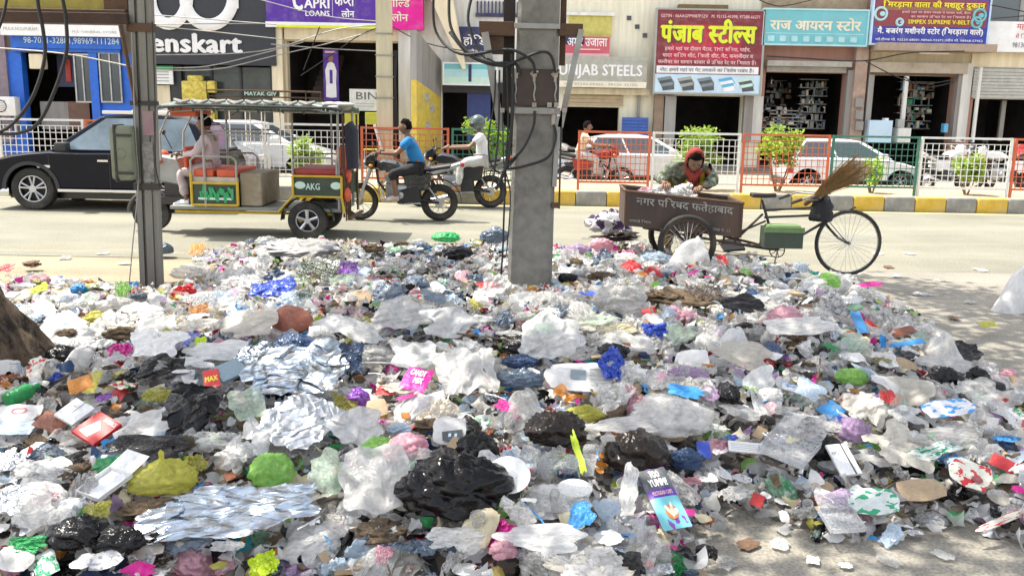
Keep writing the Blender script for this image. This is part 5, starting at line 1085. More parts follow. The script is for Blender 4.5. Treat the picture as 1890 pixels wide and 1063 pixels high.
# black cloth bag on the handlebar
def blob_mesh(name, seed, n=40, sq=(1, 1, 1), crease=.16, knot=0.0, freq=3.0, fl=0.0, sharp=False):
    rg = np.random.RandomState(seed); nu, nv = n, n // 2 + 4
    vs = []; dirs = rg.normal(size=(7, 3)); dirs /= np.linalg.norm(dirs, axis=1)[:, None]; ph = rg.rand(7) * 10
    for j in range(nv + 1):
        th = math.pi * j / nv
        for i in range(nu):
            a = 2 * math.pi * i / nu; d = np.array([math.sin(th) * math.cos(a), math.sin(th) * math.sin(a), math.cos(th)])
            q = d + .25 * np.array(noise.noise_vector(Vector(d * 1.7 + seed)))
            r = 1.0
            for k in range(7):
                s = q.dot(dirs[k]) * freq * (1 + .5 * k) + ph[k]; tri = abs((s % 1) * 2 - 1); r += crease * (tri - .5) / (1 + .45 * k)
            r += .22 * noise.noise(Vector(d * 1.3 + seed * 3.1))
            if knot and d[2] > .3: r *= 1 - .0 * knot; 
            p = d * r * np.array(sq)
            if knot and th < .55:
                u = 1 - th / .55; p[0] *= (1 - .75 * math.sin(min(1, u * 1.15) * math.pi)) if u < .87 else 1.1 + rg.rand() * .5; p[1] *= (1 - .75 * math.sin(min(1, u * 1.15) * math.pi)) if u < .87 else 1; p[2] += knot * u
            p[2] = max(p[2], -.35 * sq[2] - .0)
            vs.append(tuple(p))
    fs = [(j * nu + i, j * nu + (i + 1) % nu, (j + 1) * nu + (i + 1) % nu, (j + 1) * nu + i) for j in range(nv) for i in range(nu)]
    me = bpy.data.meshes.new(name); me.from_pydata(vs, [], fs); me.update(); me.polygons.foreach_set('use_smooth', [True] * len(me.polygons))
    if sharp: me.set_sharp_from_angle(angle=R(38))
    return me
me = blob_mesh('cloth_bag', 5, 34, (.13, .10, .22), .14); me.materials.append(mat('black_bag_cloth', (.012, .012, .016), .7, bump=.5, bscale=20))
bg_ = bpy.data.objects.new('cloth_bag', me); C.objects.link(bg_); bg_.location = ct.matrix_basis @ Vector((hd[0] - .01, yb - .10, .72)); tag(bg_, 'black cloth bag hanging from the handlebar of the cycle cart', 'bag')
# broom
bh = ct.matrix_basis @ Vector((hd[0] - .12, yb - .12, .90)); bd = (P(1595, 300, 10.0) - bh); bL = bd.length; bd.normalize()
t = thing('broom', 'long straw broom with spread bristles lying across the cart handlebar', 'broom', tuple(bh)); b = MB(); rb_ = random.Random(9)
pd = bd.cross(Vector((0, 1, 0))).normalized()
stw = mat('straw', (.34, .21, .09), .8, var=.35, scale=30)
for i in range(420):
    a = rb_.uniform(0, 6.28); r_ = math.sqrt(rb_.random()); L = bL * rb_.uniform(.72, 1.08); sp = r_ * .165
    e = bd * L + pd * (sp * math.cos(a)) + Vector((0, 1, 0)) * (sp * math.sin(a)) + Vector((0, 0, -.02 * rb_.random())); s0 = pd * (.02 * r_ * math.cos(a)) + Vector((0, 1, 0)) * (.02 * r_ * math.sin(a))
    b.tube([s0, s0 + (e - s0) * .45 + Vector((0, 0, .012)), e], [.0028, .0024, .0012], 3, False)
o = b.build('bristles', stw, t); o['kind'] = 'stuff'
b = MB(); b.tube([-bd * .12, bd * .16], [.028, .03], 10); b.build('grip', mat('broom_grip', (.12, .06, .03), .7), t); b = MB(); b.ring((0, 0, 0), 'X', .03, .006, 12, 4); b.build('binding', M['cable'], t)
# woman sorting the cart
wp = P(1283, 300, 10.95)
J = dict(pel=(-.36, 0, .90), che=(-.13, .02, 1.02), nek=(-.03, .03, 1.09), hed=(.05, .03, 1.125), face=(.8, 0, -.55), hem=.9,
 shL=(-.08, .20, 1.04), elL=(.0, .27, .90), wrL=(.18, .10, .86), shR=(-.08, -.19, 1.04), elR=(-.02, -.33, .93), wrR=(.14, -.31, .90))
for s, g in (('L', 1), ('R', -1)): J['hp' + s] = (-.42, g * .1, .90); J['kn' + s] = (-.36, g * .12, .48); J['an' + s] = (-.42, g * .13, .09); J['to' + s] = (-.27, g * .14, .05)
fl = mat('olive_floral_cotton', (.10, .12, .075), .85, var=.8, scale=14, dirt=(.5, .52, .45), dscale=22, damt=.8, bump=.4, bscale=25); 
t, _, H, fwd, up, sd = person('person', 'woman in an olive floral top and red head scarf bending over the cart', J, (wp.x - .02, 11.10, 0), -math.pi / 2, fl, cloth('mustard_trousers', (.30, .20, .04)), sleeve='full', hair=True, tail=.4, k=1.08)
scf = cloth('red_scarf', (.26, .030, .02)); ylw = cloth('mustard_scarf', (.45, .30, .03))
b = MB(); b.sphere((0, 0, 0), (1, 1, 1), 14)
for i, v in enumerate(b.v):
    x, y, z = v; X, Y, Z = x * .118, y * .105, z * .140
    if x > .30: X = .30 * .118 + (x - .3) * .02; 
    if x > .3 and z < .75: Y *= 1.0
    b.v[i] = tuple(H + fwd * (X - .012) + sd * Y + up * (Z + .008))
b.f = [f for f in b.f if not (all((Vector(b.v[i]) - H).dot(fwd) > .020 for i in f) and all(-.13 < (Vector(b.v[i]) - H).dot(up) < .085 for i in f))]
b.mi = [0] * len(b.f); o = b.build('head_scarf', scf, t, smooth=True, angle=80)
b = MB(); b.tube([H - up * .10 + sd * .07 + fwd * .03, H - up * .15 + fwd * .09, H - up * .10 - sd * .07 + fwd * .03], [.045, .055, .045], 8); b.tube([H - up * .13 + fwd * .08, H - up * .28 + fwd * .06, H - up * .42 + fwd * .0], [.05, .06, .035], 8); b.build('scarf_fold', scf, t, smooth=True)
b = MB(); b.tube([H - up * .20 - sd * .05 + fwd * .09, H - up * .38 - sd * .07 + fwd * .06, Vector((.06, -.06, .84))], [.03, .04, .03], 8); b.tube([H - up * .16 + sd * .1, H - up * .3 + sd * .12, Vector((-.04, .14, .88))], [.03, .04, .03], 8); b.build('mustard_scarf', ylw, t, smooth=True)

t.scale = (1.12, 1.12, 1.12); t.location.z = .0
# ================================================================= poles and wires
t = thing('concrete_pole', 'thick grey concrete utility pole with a brown steel plate and cable clamps', 'pole', tuple(G(976, 540)))
pb = t.location.copy(); PY = pb.y; top = P(996, -30, PY); conc = mat('pole_concrete', (.255, .245, .215), .9, var=.25, scale=7, dirt=(.09, .085, .075), dscale=2.2, damt=.8, bump=.35, bscale=30)
hw0 = (P(1017, 520, PY) - P(935, 520, PY)).x / 2; hw1 = (P(1033, 5, PY) - P(957, 5, PY)).x / 2
def polebox(zs):
    b = MB(); bm = bmesh.new(); rows = []
    for z in zs:
        u = z / (top.z); hw = hw0 + (hw1 - hw0) * u; cx = (top.x - pb.x) * u; c_ = .035
        ring_ = [(cx - hw + c_, -hw * .7), (cx + hw - c_, -hw * .7), (cx + hw, -hw * .7 + c_), (cx + hw, hw * .7 - c_), (cx + hw - c_, hw * .7), (cx - hw + c_, hw * .7), (cx - hw, hw * .7 - c_), (cx - hw, -hw * .7 + c_)]
        rows.append([bm.verts.new((x, y, z)) for x, y in ring_])
    for a, c in zip(rows, rows[1:]):
        for i in range(8): bm.faces.new((a[i], a[(i + 1) % 8], c[(i + 1) % 8], c[i]))
    bm.faces.new(rows[0][::-1]); bm.faces.new(rows[-1]); return b.addbm(bm)
polebox([-.1, 1, 2, 3, 4, 5.5]).build('shaft', conc, t)
PF = PY - hw0 * .7                                   # front face
def lp(px, py, dy=0.0): q = P(px, py, PF - dy); return q - t.location
def lrect(px0, py0, px1, py1, d0, d1, name, mt_, par=None):
    a = lp((px0 + px1) / 2, py1, 0); c = lp((px0 + px1) / 2, py0, 0); x0 = lp(px0, (py0 + py1) / 2).x; x1 = lp(px1, (py0 + py1) / 2).x
    b = MB(); b.bbox(x0, x1, PF - d1 - t.location.y, PF - d0 - t.location.y, a.z, c.z, .004); return b.build(name, mt_, par or t)
plate = mat('brown_steel_plate', (.060, .043, .038), .6, .2, dirt=(.1, .06, .04), damt=.5)
lrect(947, 128, 1032, 196, .012, .022, 'steel_plate', plate); lrect(938, 199, 1034, 211, .012, .035, 'clamp_band', M['galv']); lrect(949, 44, 1034, 54, .012, .03, 'clamp_band', M['galv'])
lrect(1033, 44, 1076, 66, -.15, .0, 'cross_arm', M['rust']); lrect(884, 40, 950, 66, -.15, .0, 'cross_arm', M['rust'])
lrect(903, 44, 930, 100, -.12, -.05, 'angle_iron', M['rust']); lrect(928, -40, 950, 205, -.25, -.18, 'angle_iron', mat('dark_rusty_angle', (.06, .05, .045), .8, .3)); lrect(1036, -40, 1047, 120, -.25, -.18, 'angle_iron', M['rust'])
def brace(p0, p1, w0, mt_, name='brace'):
    a, c = lp(*p0), lp(*p1); d = (c - a); b = MB(); L_ = d.length; an_ = math.atan2(d.x, d.z); b.box(a + d / 2, (w0, .03, L_), Euler((0, an_, 0)).to_matrix()); return b.build(name, mt_, t)
brace((1073, 55), (1034, 235), .055, M['galv']); brace((895, 60), (925, 240), .07, M['galv']); brace((1036, 205), (1032, 385), .018, M['black'], 'cable_conduit'); brace((1031, 215), (1023, 345), .045, M['galv'], 'conduit_pipe')
lrect(1018, 374, 1033, 384, -.02, .03, 'conduit_foot', M['rust'])
lug = mat('porcelain_clamp', (.42, .38, .33), .4, dirt=(.2, .12, .05), damt=.6)
for (x, y) in ((951, 140), (986, 137), (1025, 138)):
    b = MB(); o_ = lp(x, y, .03); b.box(o_, (.05, .02, .05)); b.tube([o_ + Vector((0, 0, .06)), o_ - Vector((0, 0, .07))], .014, 8); b.sphere(o_ + Vector((-.03, -.015, .0)), .012, 5); b.sphere(o_ + Vector((.03, -.015, .02)), .012, 5); b.build('cable_lug', lug, t)
    b = MB(); b.tube([lp(x, y + 12, .03), lp(x + 2, y + 25, .04), lp(x - 1, y + 38, .03), lp(x + 1, y + 50, .03)], .009, 6); b.build('bare_lead', M['galv'], t, smooth=True)
for (x, y) in ((986, 194), (1014, 194), (1027, 194), (1019, 206), (1042, 204), (927, 204), (941, 204)):
    b = MB(); o_ = lp(x, y, .045); b.box(o_, (.042, .018, .042)); b.sphere(o_ - Vector((0, .012, 0)), .01, 5); b.build('bolt_block', lug, t)
b = MB(); b.tube([lp(1022, 212, .02), lp(1021, 232, .02)], .022, 8); b.build('cable_lug', lug, t)
stc = random.Random(12)
def cable(label, pts, r, Y=None, name='cable', mt_=None, sag=0, cat='cable', grp=None, sub=6):
    """smooth hanging cable through picture points at given distances"""
    W3 = [P(p[0], p[1], p[2] if len(p) > 2 else Y) for p in pts]; out = []
    n = len(W3)
    for i in range(n - 1):
        p0, p1, p2, p3 = W3[max(i - 1, 0)], W3[i], W3[i + 1], W3[min(i + 2, n - 1)]
        for k in range(sub):
            u = k / sub; out.append(0.5 * ((2 * p1) + (p2 - p0) * u + (2 * p0 - 5 * p1 + 4 * p2 - p3) * u * u + (3 * p1 - p0 - 3 * p2 + p3) * u ** 3))
    out.append(W3[-1]); o0 = out[0].copy(); b = MB(); b.tube([p - o0 for p in out], r, 6); o = b.build(name, mt_ or M['cable'], None, smooth=True, angle=80); o.location = o0
    return tag(o, label, cat, grp)
f_ = PF - .05
cable('black cable looping down from the middle clamp of the concrete pole', [(987, 205, f_), (984, 235, f_), (965, 275, f_ - .02), (940, 300, f_), (930, 310, f_ + .03)], .014)
cable('black cable looping from the right clamp of the concrete pole back to its left side', [(1022, 230, f_), (1026, 255, f_), (1012, 290, f_ - .04), (975, 305, f_ - .04), (940, 312, f_), (930, 306, f_)], .014)
cable('black cable arching over the concrete pole to its right clamp', [(700 + 130, 60, f_ + .3), (870, 105, f_ + .1), (925, 122, f_), (960, 110, f_ - .02), (1000, 96, f_ - .03), (1018, 105, f_ - .02), (1025, 135, f_)], .015)
cable('black cable arching to the middle clamp of the concrete pole', [(800, -10, f_ + .3), (805, 60, f_ + .3), (850, 100, f_ + .1), (930, 92, f_), (960, 98, f_ - .03), (983, 115, f_ - .02), (987, 136, f_)], .014)
cable('thick black cable hanging in a wide loop left of the concrete pole', [(829, -12, f_ + .3), (832, 50, f_ + .2), (862, 95, f_ + .1), (905, 116, f_), (950, 118, f_), (960, 140, f_)], .016)
cable('black cable dropping past the navy signboard to the concrete pole', [(872, -12, f_ + .3), (864, 40, f_ + .2), (885, 95, f_ + .1), (915, 118, f_), (940, 122, f_)], .016)
cable('black cable running down the left edge of the concrete pole into the rubbish', [(935, 120, f_), (938, 220, f_), (934, 300, f_), (930, 400, f_ + .02), (927, 480, f_), (920, 545, f_)], .011)
cable('second black cable bundled down the left side of the concrete pole', [(945, 100, f_ + .02), (946, 200, f_), (938, 290, f_), (925, 330, f_), (915, 350, f_)], .02)
cable('third black cable crossing at the left of the concrete pole clamp', [(915, 130, f_), (912, 190, f_), (902, 250, f_), (905, 300, f_), (925, 318, f_), (955, 290, f_)], .009)
cable('fourth black cable hanging free left of the concrete pole', [(922, 130, f_), (920, 240, f_), (912, 320, f_), (908, 345, f_)], .010)
cable('grey wire dropping beside the left black cable of the concrete pole', [(928, 210, f_), (930, 300, f_), (942, 360, f_), (935, 470, f_)], .007)
# steel pole at the left
t = thing('steel_pole', 'weathered steel channel pole standing left of the rubbish heap', 'pole', tuple(G(281, 528))); SPY = t.location.y
def sp(px, py, dy=0): return P(px, py, SPY - dy) - t.location
stp = mat('weathered_pole_steel', (.24, .235, .21), .6, .25, dirt=(.10, .075, .05), dscale=2.5, damt=.75, bump=.2, streak=True)
A0, A1 = sp(281, 530), sp(259, -40)
def poly_pole(off0, off1, y0, y1, nm, mt_, a0=A0, a1=A1):
    b = MB(); b.add([(a0.x + off0, y0, a0.z), (a0.x + off1, y0, a0.z), (a0.x + off1, y1, a0.z), (a0.x + off0, y1, a0.z), (a1.x + off0, y0, a1.z), (a1.x + off1, y0, a1.z), (a1.x + off1, y1, a1.z), (a1.x + off0, y1, a1.z)], [(3, 2, 1, 0), (4, 5, 6, 7), (0, 1, 5, 4), (1, 2, 6, 5), (2, 3, 7, 6), (3, 0, 4, 7)]); b.build(nm, mt_, t)
poly_pole(-.108, -.055, -.04, .04, 'flange', stp); poly_pole(.055, .108, -.04, .04, 'flange', stp); poly_pole(-.053, .053, -.012, .012, 'web', stp); poly_pole(-.02, .05, -.055, -.014, 'channel', stp)
for y0, y1, mt_ in ((44, 60, M['rust']), (187, 195, M['black']), (338, 350, M['black'])):
    a, c = sp(262 + y0 * .04 - 2, y1), sp(262 + y0 * .04 - 2, y0); b = MB(); b.b2(a.x - .12, a.x + .12, -.065, .05, a.z, c.z); b.build('strap', mt_, t)
b = MB(); a = sp(283 - 8, 250); c = sp(283 - 8, 205); b.b2(a.x - .03, a.x + .075, -.062, -.057, a.z, c.z); b.build('faded_poster', mat('faded_pink_poster', (.36, .22, .24), .9, dirt=(.3, .28, .25), damt=.7), t)
b = MB(); a = sp(276, 335); c = sp(276, 262); b.b2(a.x - .03, a.x + .075, -.062, -.057, a.z, c.z); b.build('torn_notice', mat('grey_torn_notice', (.30, .29, .27), .9, var=.6, scale=25), t)
t2 = thing('transformer_frame', 'rusty steel beam with yellowish equipment box at the top left corner', 'frame', tuple(P(120, 32, SPY)))
def r2(px0, py0, px1, py1, y0, y1, nm, mt_):
    x0, x1, z0, z1 = rect(px0, py0, px1, py1, SPY); b = MB(); l_ = t2.location; b.bbox(x0 - l_.x, x1 - l_.x, y0, y1, z0 - l_.z, z1 - l_.z, .008); b.build(nm, mt_, t2)
r2(-60, 24, 244, 44, -.12, -.06, 'channel_beam', mat('dark_rusty_beam', (.075, .045, .032), .8, .2, dirt=(.03, .02, .02), damt=.6, bump=.3))
r2(-60, -40, 190, 17, .05, .7, 'equipment_box', mat('mustard_equipment', (.36, .30, .05), .6, dirt=(.12, .1, .04), damt=.6)); r2(190, -30, 235, 20, .0, .3, 'bracket_block', M['rust']); r2(-60, 17, 235, 23, -.05, .5, 'support_plate', M['rust'])
b = MB(); a, c = P(222, 46, SPY - .1) - t2.location, P(250, 190, SPY - .1) - t2.location; b.tube([a, c], .022, 4); b.build('diagonal_brace', M['rust'], t2)
g1 = SPY - .3
cable('left thick black cable looping down under the rusty beam', [(68, -10, g1), (72, 20, g1), (80, 60, g1), (82, 110, g1), (60, 180, g1), (20, 232, g1), (-20, 250, g1)], .017)
cable('right thick black cable looping down under the rusty beam', [(114, -10, g1), (122, 40, g1), (122, 100, g1), (100, 170, g1), (70, 228, g1), (30, 247, g1), (-20, 246, g1)], .017)
cable('short black cable curving down at the top left corner', [(14, -10, g1), (6, 30, g1), (-5, 60, g1)], .013)
cable('pale wire strung down the front of the steel pole', [(243, 60, SPY - .12), (250, 250, SPY - .12), (255, 340, SPY - .1), (245, 450, SPY - .1), (238, 530, SPY - .1)], .006, mt_=M['galv'], name='wire')
cable('thin black wire running down the right side of the steel pole', [(281, 40, SPY - .1), (286, 180, SPY - .1), (287, 300, SPY - .1), (296, 345, SPY - .1)], .006, name='wire')
# olive case strapped to the pole
q = rect(210, 232, 252, 332, SPY - .1); t = thing('meter_box', 'olive green padded case strapped to the left side of the steel pole', 'box', ((q[0] + q[1]) / 2, SPY - .12, q[2]))
ol = mat('olive_case', (.20, .215, .15), .6, dirt=(.1, .1, .07), damt=.4); hw_ = (q[1] - q[0]) / 2; hh = q[3] - q[2]
b = MB(); b.bbox(-hw_, hw_, -.09, .12, 0, hh, .04); b.build('case', ol, t, smooth=True)
for x in (-hw_ * .45, ): b = MB(); b.bbox(x - .012, x + .012, -.1, .13, -.012, hh + .012, .006); b.build('strap', M['black'], t)
for z in (.14, .83): b = MB(); b.bbox(-hw_ * .45, hw_ + .01, -.104, -.088, hh * z - .012, hh * z + .012, .004); b.build('strap', M['black'], t)
b = MB(); b.ring((0, -.092, hh / 2), 'Y', .05, .004, 16, 4); b.build('zip', ol, t)
# cream pole on the median
t = thing('cream_pole', 'slim cream coloured street pole wound with wires on the median', 'pole', (P(711, 250, 18.25).x, 18.25, .24)); crm = mat('cream_pole_paint', (.62, .55, .38), .7, dirt=(.36, .3, .2), damt=.6, streak=True, dscale=4)
a = P(711, 300, 18.25) - t.location; c = P(708, -60, 18.25) - t.location; w0 = .145
b = MB(); b.add([(a.x + sx_ * w0 + k_ * (c.x - a.x), sy_ * .1, z_) for k_, z_ in ((0, 0), (1, c.z)) for sx_, sy_ in ((-1, -1), (1, -1), (1, 1), (-1, 1))], [(0, 1, 2, 3), (4, 5, 6, 7), (0, 1, 5, 4), (1, 2, 6, 5), (2, 3, 7, 6), (3, 0, 4, 7)]); b.build('shaft', crm, t)
for z in (.55, 1.1, 1.7, 2.1, 2.5, 2.9): b = MB(); b.b2(-w0 - .02, w0 + .02, -.118, .118, z, z + .02); b.build('wire_wrap', M['galv'], t)
b = MB(); [b.tube([(w0 + .04 + .02 * i, -.05, 2.6), (w0 + .06 + .03 * math.sin(i * 3), -.08, 2.0), (w0 + .04 + .02 * i, -.05, 1.2), (w0 + .02, -.05, .8)], .014, 5) for i in range(4)]; b.build('wire_bundle', M['cable'], t)
b = MB(); b.tube([(-w0 - .05, -.1, 1.2), (-w0 + .1, -.15, .7)], .03, 6); b.build('bracket', M['white'], t)
# overhead wires
ow = 'thin overhead wires crossing in front of the shops'
wires = [((-20, 88), (120, 100), (250, 125)), ((282, 45), (480, 30 + 14)), ((282, 28), (510, 46)), ((282, 48), (400, 60), (520, 73)), ((285, 102), (480, 95), (620, 55), (700, 48)), ((285, 130), (400, 128), (500, 105), (600, 82), (697, 56)), ((285, 126), (380, 123), (480, 100), (560, 78)), ((500, 82), (600, 90), (697, 95)),
 ((480, 0), (600, 30), (697, 40)), ((725, 50), (780, 78), (860, 95), (930, 100)), ((1400, 0), (1440, 12), (1500, 0)), ((1780, 95), (1680, 98), (1590, 113), (1480, 108), (1415, 104)), ((1595, 112), (1650, 140), (1700, 155), (1760, 148)), ((1670, 143), (1705, 162), (1762, 152)), ((1830, 10), (1890, 22)), ((1832, 35), (1890, 30)), ((590, 50), (575, 90), (560, 130)), ((555, 140), (600, 110), (660, 68), (697, 52))]
for i, w_ in enumerate(wires): 
    Yw = 26.9 if i not in (0,) else 20
    cable(['overhead wire drooping from the left edge across the blue shop', 'pale overhead wire crossing the infinity loop emblem', 'overhead wire crossing high over the charcoal sign', 'overhead wire just above the lenskart lettering', 'overhead wire rising from the steel pole to the cream pole', 'lowest overhead wire sagging below the charcoal sign', 'overhead wire just above the lowest one below the charcoal sign', 'wire across the dark stairway entrance', 'wire crossing the purple loans signboard', 'wire from the magenta signboard to the concrete pole', 'wire above the teal iron store signboard', 'dark red wire under the teal iron store signboard', 'wire drooping across the machinery store opening', 'second wire drooping across the machinery store opening', 'upper wire in front of the dark window at top right', 'lower wire in front of the dark window at top right', 'wire hanging under the purple signboard', 'twisted wire over the dark stairway entrance'][i], [(p[0], p[1], Yw) for p in w_], .016 if i not in (11,) else .02, name='overhead_wire', mt_=M['galv'] if i < 9 else M['cable'], cat='wire', grp=ow)

# ================================================================= bushes on the median
lf = film('sunlit_bush_leaf', (.44, .66, .08), 1, .5, .5, .0, dirt=.5); lf2 = film('shaded_bush_leaf', (.20, .40, .045), 1, .5, .45, .0, dirt=.4)  # outer leaf colour brightened as strong sun, inner one darkened as shade
def leafcloud(b, c, rr_, n, s, r_, flat=.6):
    for i in range(n):
        while True:
            d = Vector((r_.uniform(-1, 1), r_.uniform(-1, 1), r_.uniform(-1, 1)))
            if d.length < 1: break
        d = d * (0.55 + .45 * r_.random()) 
        p = Vector((c[0] + d.x * rr_[0], c[1] + d.y * rr_[1], c[2] + d.z * rr_[2]))
        u = Vector((r_.uniform(-1, 1), r_.uniform(-1, 1), r_.uniform(-.5, 1))).normalized(); v = u.orthogonal().normalized(); v = Matrix.Rotation(r_.uniform(0, 6), 3, u) @ v
        w_ = s * r_.uniform(.6, 1.3)
        b.add([p, p + u * w_ * .5 + v * w_ * .28, p + u * w_, p + u * w_ * .5 - v * w_ * .28], [(0, 1, 2, 3)])
def bush(px, py0, py1, wpx, label, seed, Y=18.6, n=1500, dens=1.0):
    r_ = random.Random(seed); base = P(px, 352, Y); t = thing('bush', label, 'bush', (base.x, Y, .24), 0, 'bushes planted along the median')
    zt = P(px, py0, Y).z - .24; zb = P(px, py1, Y).z - .24; hw = wpx / 2 / 1700 * Y; zc = (zt + zb) / 2; hz = (zt - zb) / 2
    b = MB(); 
    for i in range(6): a = r_.uniform(0, 6.28); b.tube([(r_.uniform(-.03, .03), 0, -.05), (.3 * hw * math.cos(a), .3 * hw * math.sin(a), zb * .7 + .1), (.6 * hw * math.cos(a), .6 * hw * math.sin(a), zc)], [.018, .012, .006], 5)
    b.build('stem', mat('bush_stem', (.22, .17, .10), .9), t)
    b = MB()
    for k in range(12):
        a = r_.uniform(0, 6.28); q = r_.random() ** .5 * .62
        leafcloud(b, (hw * q * math.cos(a), hw * .8 * q * math.sin(a), zc + hz * r_.uniform(-.55, .6)), (hw * .42, hw * .42, hz * .42), n // 12, .085, r_)
    b.build('foliage', lf, t)
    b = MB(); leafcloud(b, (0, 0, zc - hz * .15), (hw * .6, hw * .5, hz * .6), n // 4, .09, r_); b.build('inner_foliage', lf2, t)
bush(1288, 226, 322, 122, 'wide bright green bush behind the woman at the cart', 1)
bush(1434, 226, 325, 104, 'tall bright green bush left of the white hatchback', 2)
bush(1783, 278, 345, 72, 'small green bush inside the right white fence panel', 3)
bush(893, 214, 310, 110, 'bright green bush behind the helmeted rider', 4)
bush(566, 248, 335, 84, 'low bright green bush between rickshaw and blue shirted rider', 5)
bush(1608, 290, 345, 55, 'sparse pale green bush behind the broom bristles', 6, n=400)
# ================================================================= the tree whose shade covers the heap
bark, nt, bs = principled('rough_bark'); L = nt.links.new; tc = nd(nt, 'ShaderNodeTexCoord'); mp = nd(nt, 'ShaderNodeMapping'); mp.inputs['Scale'].default_value = (1, 1, .22); L(tc.outputs['Object'], mp.inputs[0])
n1 = nd(nt, 'ShaderNodeTexNoise', i_Scale=13.0, i_Detail=8.0, i_Roughness=.7); L(mp.outputs[0], n1.inputs['Vector']); rp = nd(nt, 'ShaderNodeValToRGB'); L(n1.outputs['Fac'], rp.inputs[0]); e = rp.color_ramp.elements
e[0].position = .38; e[0].color = (.018, .012, .008, 1); e[1].position = .64; e[1].color = (.20, .14, .09, 1); L(rp.outputs[0], bs.inputs['Base Color']); bs.inputs['Roughness'].default_value = .95
bp = nd(nt, 'ShaderNodeBump', i_Strength=1.0, i_Distance=.06); L(n1.outputs['Fac'], bp.inputs['Height']); L(bp.outputs[0], bs.inputs['Normal'])
tb = P(-78, 740, 5.75); tb.z = 0
t = thing('tree', 'large tree with a flaring rough trunk at the left edge, its crown overhead', 'tree', tuple(tb))
nu = 150; vs = []; keys = [(-.1, .74, 0), (.05, .70, 0), (.2, .60, -.01), (.4, .50, -.04), (.6, .42, -.09), (.8, .38, -.14), (1.1, .33, -.22), (1.6, .29, -.33), (2.2, .26, -.42), (2.9, .23, -.40), (3.6, .20, -.25), (4.2, .16, 0)]
kz = [k[0] for k in keys]; rows = [(z, np.interp(z, kz, [k[1] for k in keys]), np.interp(z, kz, [k[2] for k in keys])) for z in list(np.linspace(-.1, 1.2, 60)) + list(np.linspace(1.25, 4.2, 30))]
for z, r_, ox in rows:
    for i in range(nu):
        a = 2 * math.pi * i / nu; near = max(.15, 1 - z * .9)
        rid = sum((1 - abs(noise.noise((math.cos(a + z * .5) * f + 3 * q, math.sin(a + z * .5) * f, z * f * .22 + q))) * 2.2) / f for q, f in enumerate((3.0, 6.5, 14.0)))
        fl = 1 + (.15 * math.sin(a * 5 + 1 + z) + .08 * math.sin(a * 9 - z * 2)) * near + .30 * rid * (.5 + .5 * near) + .03 * noise.noise((a * 30, z * 25, 1))
        vs.append((ox + r_ * (fl - .1) * math.cos(a), r_ * (fl - .1) * math.sin(a), z))
b = MB(); b.add(vs, [(j * nu + i, j * nu + (i + 1) % nu, (j + 1) * nu + (i + 1) % nu, (j + 1) * nu + i) for j in range(len(rows) - 1) for i in range(nu)]); o = b.build('trunk', bark, t, smooth=True, angle=70)
rt = random.Random(21); limbs = [((0, 0, 4.0), (2.4, .8, 5.6), (5.2, 1.4, 6.8)), ((0, 0, 4.0), (1.2, 2.8, 5.4), (2.4, 4.8, 6.2)), ((-.1, 0, 3.6), (2.0, -1.6, 5.4), (4.8, -2.2, 6.6)), ((0, 0, 4.0), (-.8, 1.2, 6), (-1.2, 2.0, 8)), ((2.2, .8, 5.5), (4.2, 2.4, 6.2), (6.0, 4.2, 6.6)), ((0, 0, 4.0), (.3, -2.4, 5.6), (.8, -4.2, 6.4))]
for l_ in limbs: b = MB(); b.tube(l_, [.13, .09, .04], 8); b.build('limb', bark, t, smooth=True)
tl_ = mat('tree_leaf', (.05, .10, .02), .5, var=.4)
b = MB()
# clumps: position over the heap (world), thinner towards the left rear where the sun comes through
cl = []
for i in range(170):
    X, Y_, Z = rt.uniform(-5.4, 3.6), rt.uniform(2.6, 12.6), rt.uniform(4.4, 7.6)
    sx_, sy_ = X + Z * .457, Y_ - Z * .171            # where the clump's shade falls
    if sx_ < -1.7 and 6.3 < sy_: continue              # sunny patch behind the trunk
    if sy_ > 10.2 + .5 * noise.noise((sx_ * .8, 1, 1)): continue
    if EYE + (Y_ + .8) * math.tan(R(7.6)) > Z - .8: continue
    cl.append((X - tb.x, Y_ - tb.y, Z))
for c in cl: leafcloud(b, c, (.85, .85, .55), 130, .17, rt)
b.build('crown', tl_, t)

# ================================================================= heap surface
from math import sqrt
foot_px = [(-160, 520), (100, 520), (200, 530), (240, 552), (322, 552), (350, 515), (362, 478), (470, 456), (560, 450), (690, 462), (760, 470), (830, 456), (905, 452), (1000, 470), (1060, 470), (1100, 452), (1160, 448), (1200, 470), (1330, 490), (1400, 490), (1500, 512), (1600, 540), (1690, 590), (1760, 650), (1850, 700), (1960, 745), (2050, 1020), (1890, 1010), (1790, 985), (1640, 1005), (1500, 1000), (1380, 965), (1315, 985), (1300, 1030), (1310, 1085), (1300, 1250), (-200, 1250)]
FP = np.array([tuple(G(x, y))[:2] for x, y in foot_px])
def inside(x, y):
    x = np.asarray(x, float); y = np.asarray(y, float); c = np.zeros(x.shape, bool); n = len(FP); j = n - 1
    for i in range(n):
        xi, yi, xj, yj = *FP[i], *FP[j]
        c ^= ((yi > y) != (yj > y)) & (x < (xj - xi) * (y - yi) / (yj - yi + 1e-12) + xi); j = i
    return c
def edist(x, y):
    x = np.asarray(x, float); y = np.asarray(y, float); d = np.full(x.shape, 1e9); n = len(FP)
    for i in range(n):
        a, c = FP[i], FP[(i + 1) % n]; e = c - a; t_ = np.clip(((x - a[0]) * e[0] + (y - a[1]) * e[1]) / (e @ e), 0, 1)
        d = np.minimum(d, np.hypot(x - a[0] - t_ * e[0], y - a[1] - t_ * e[1]))
    return d
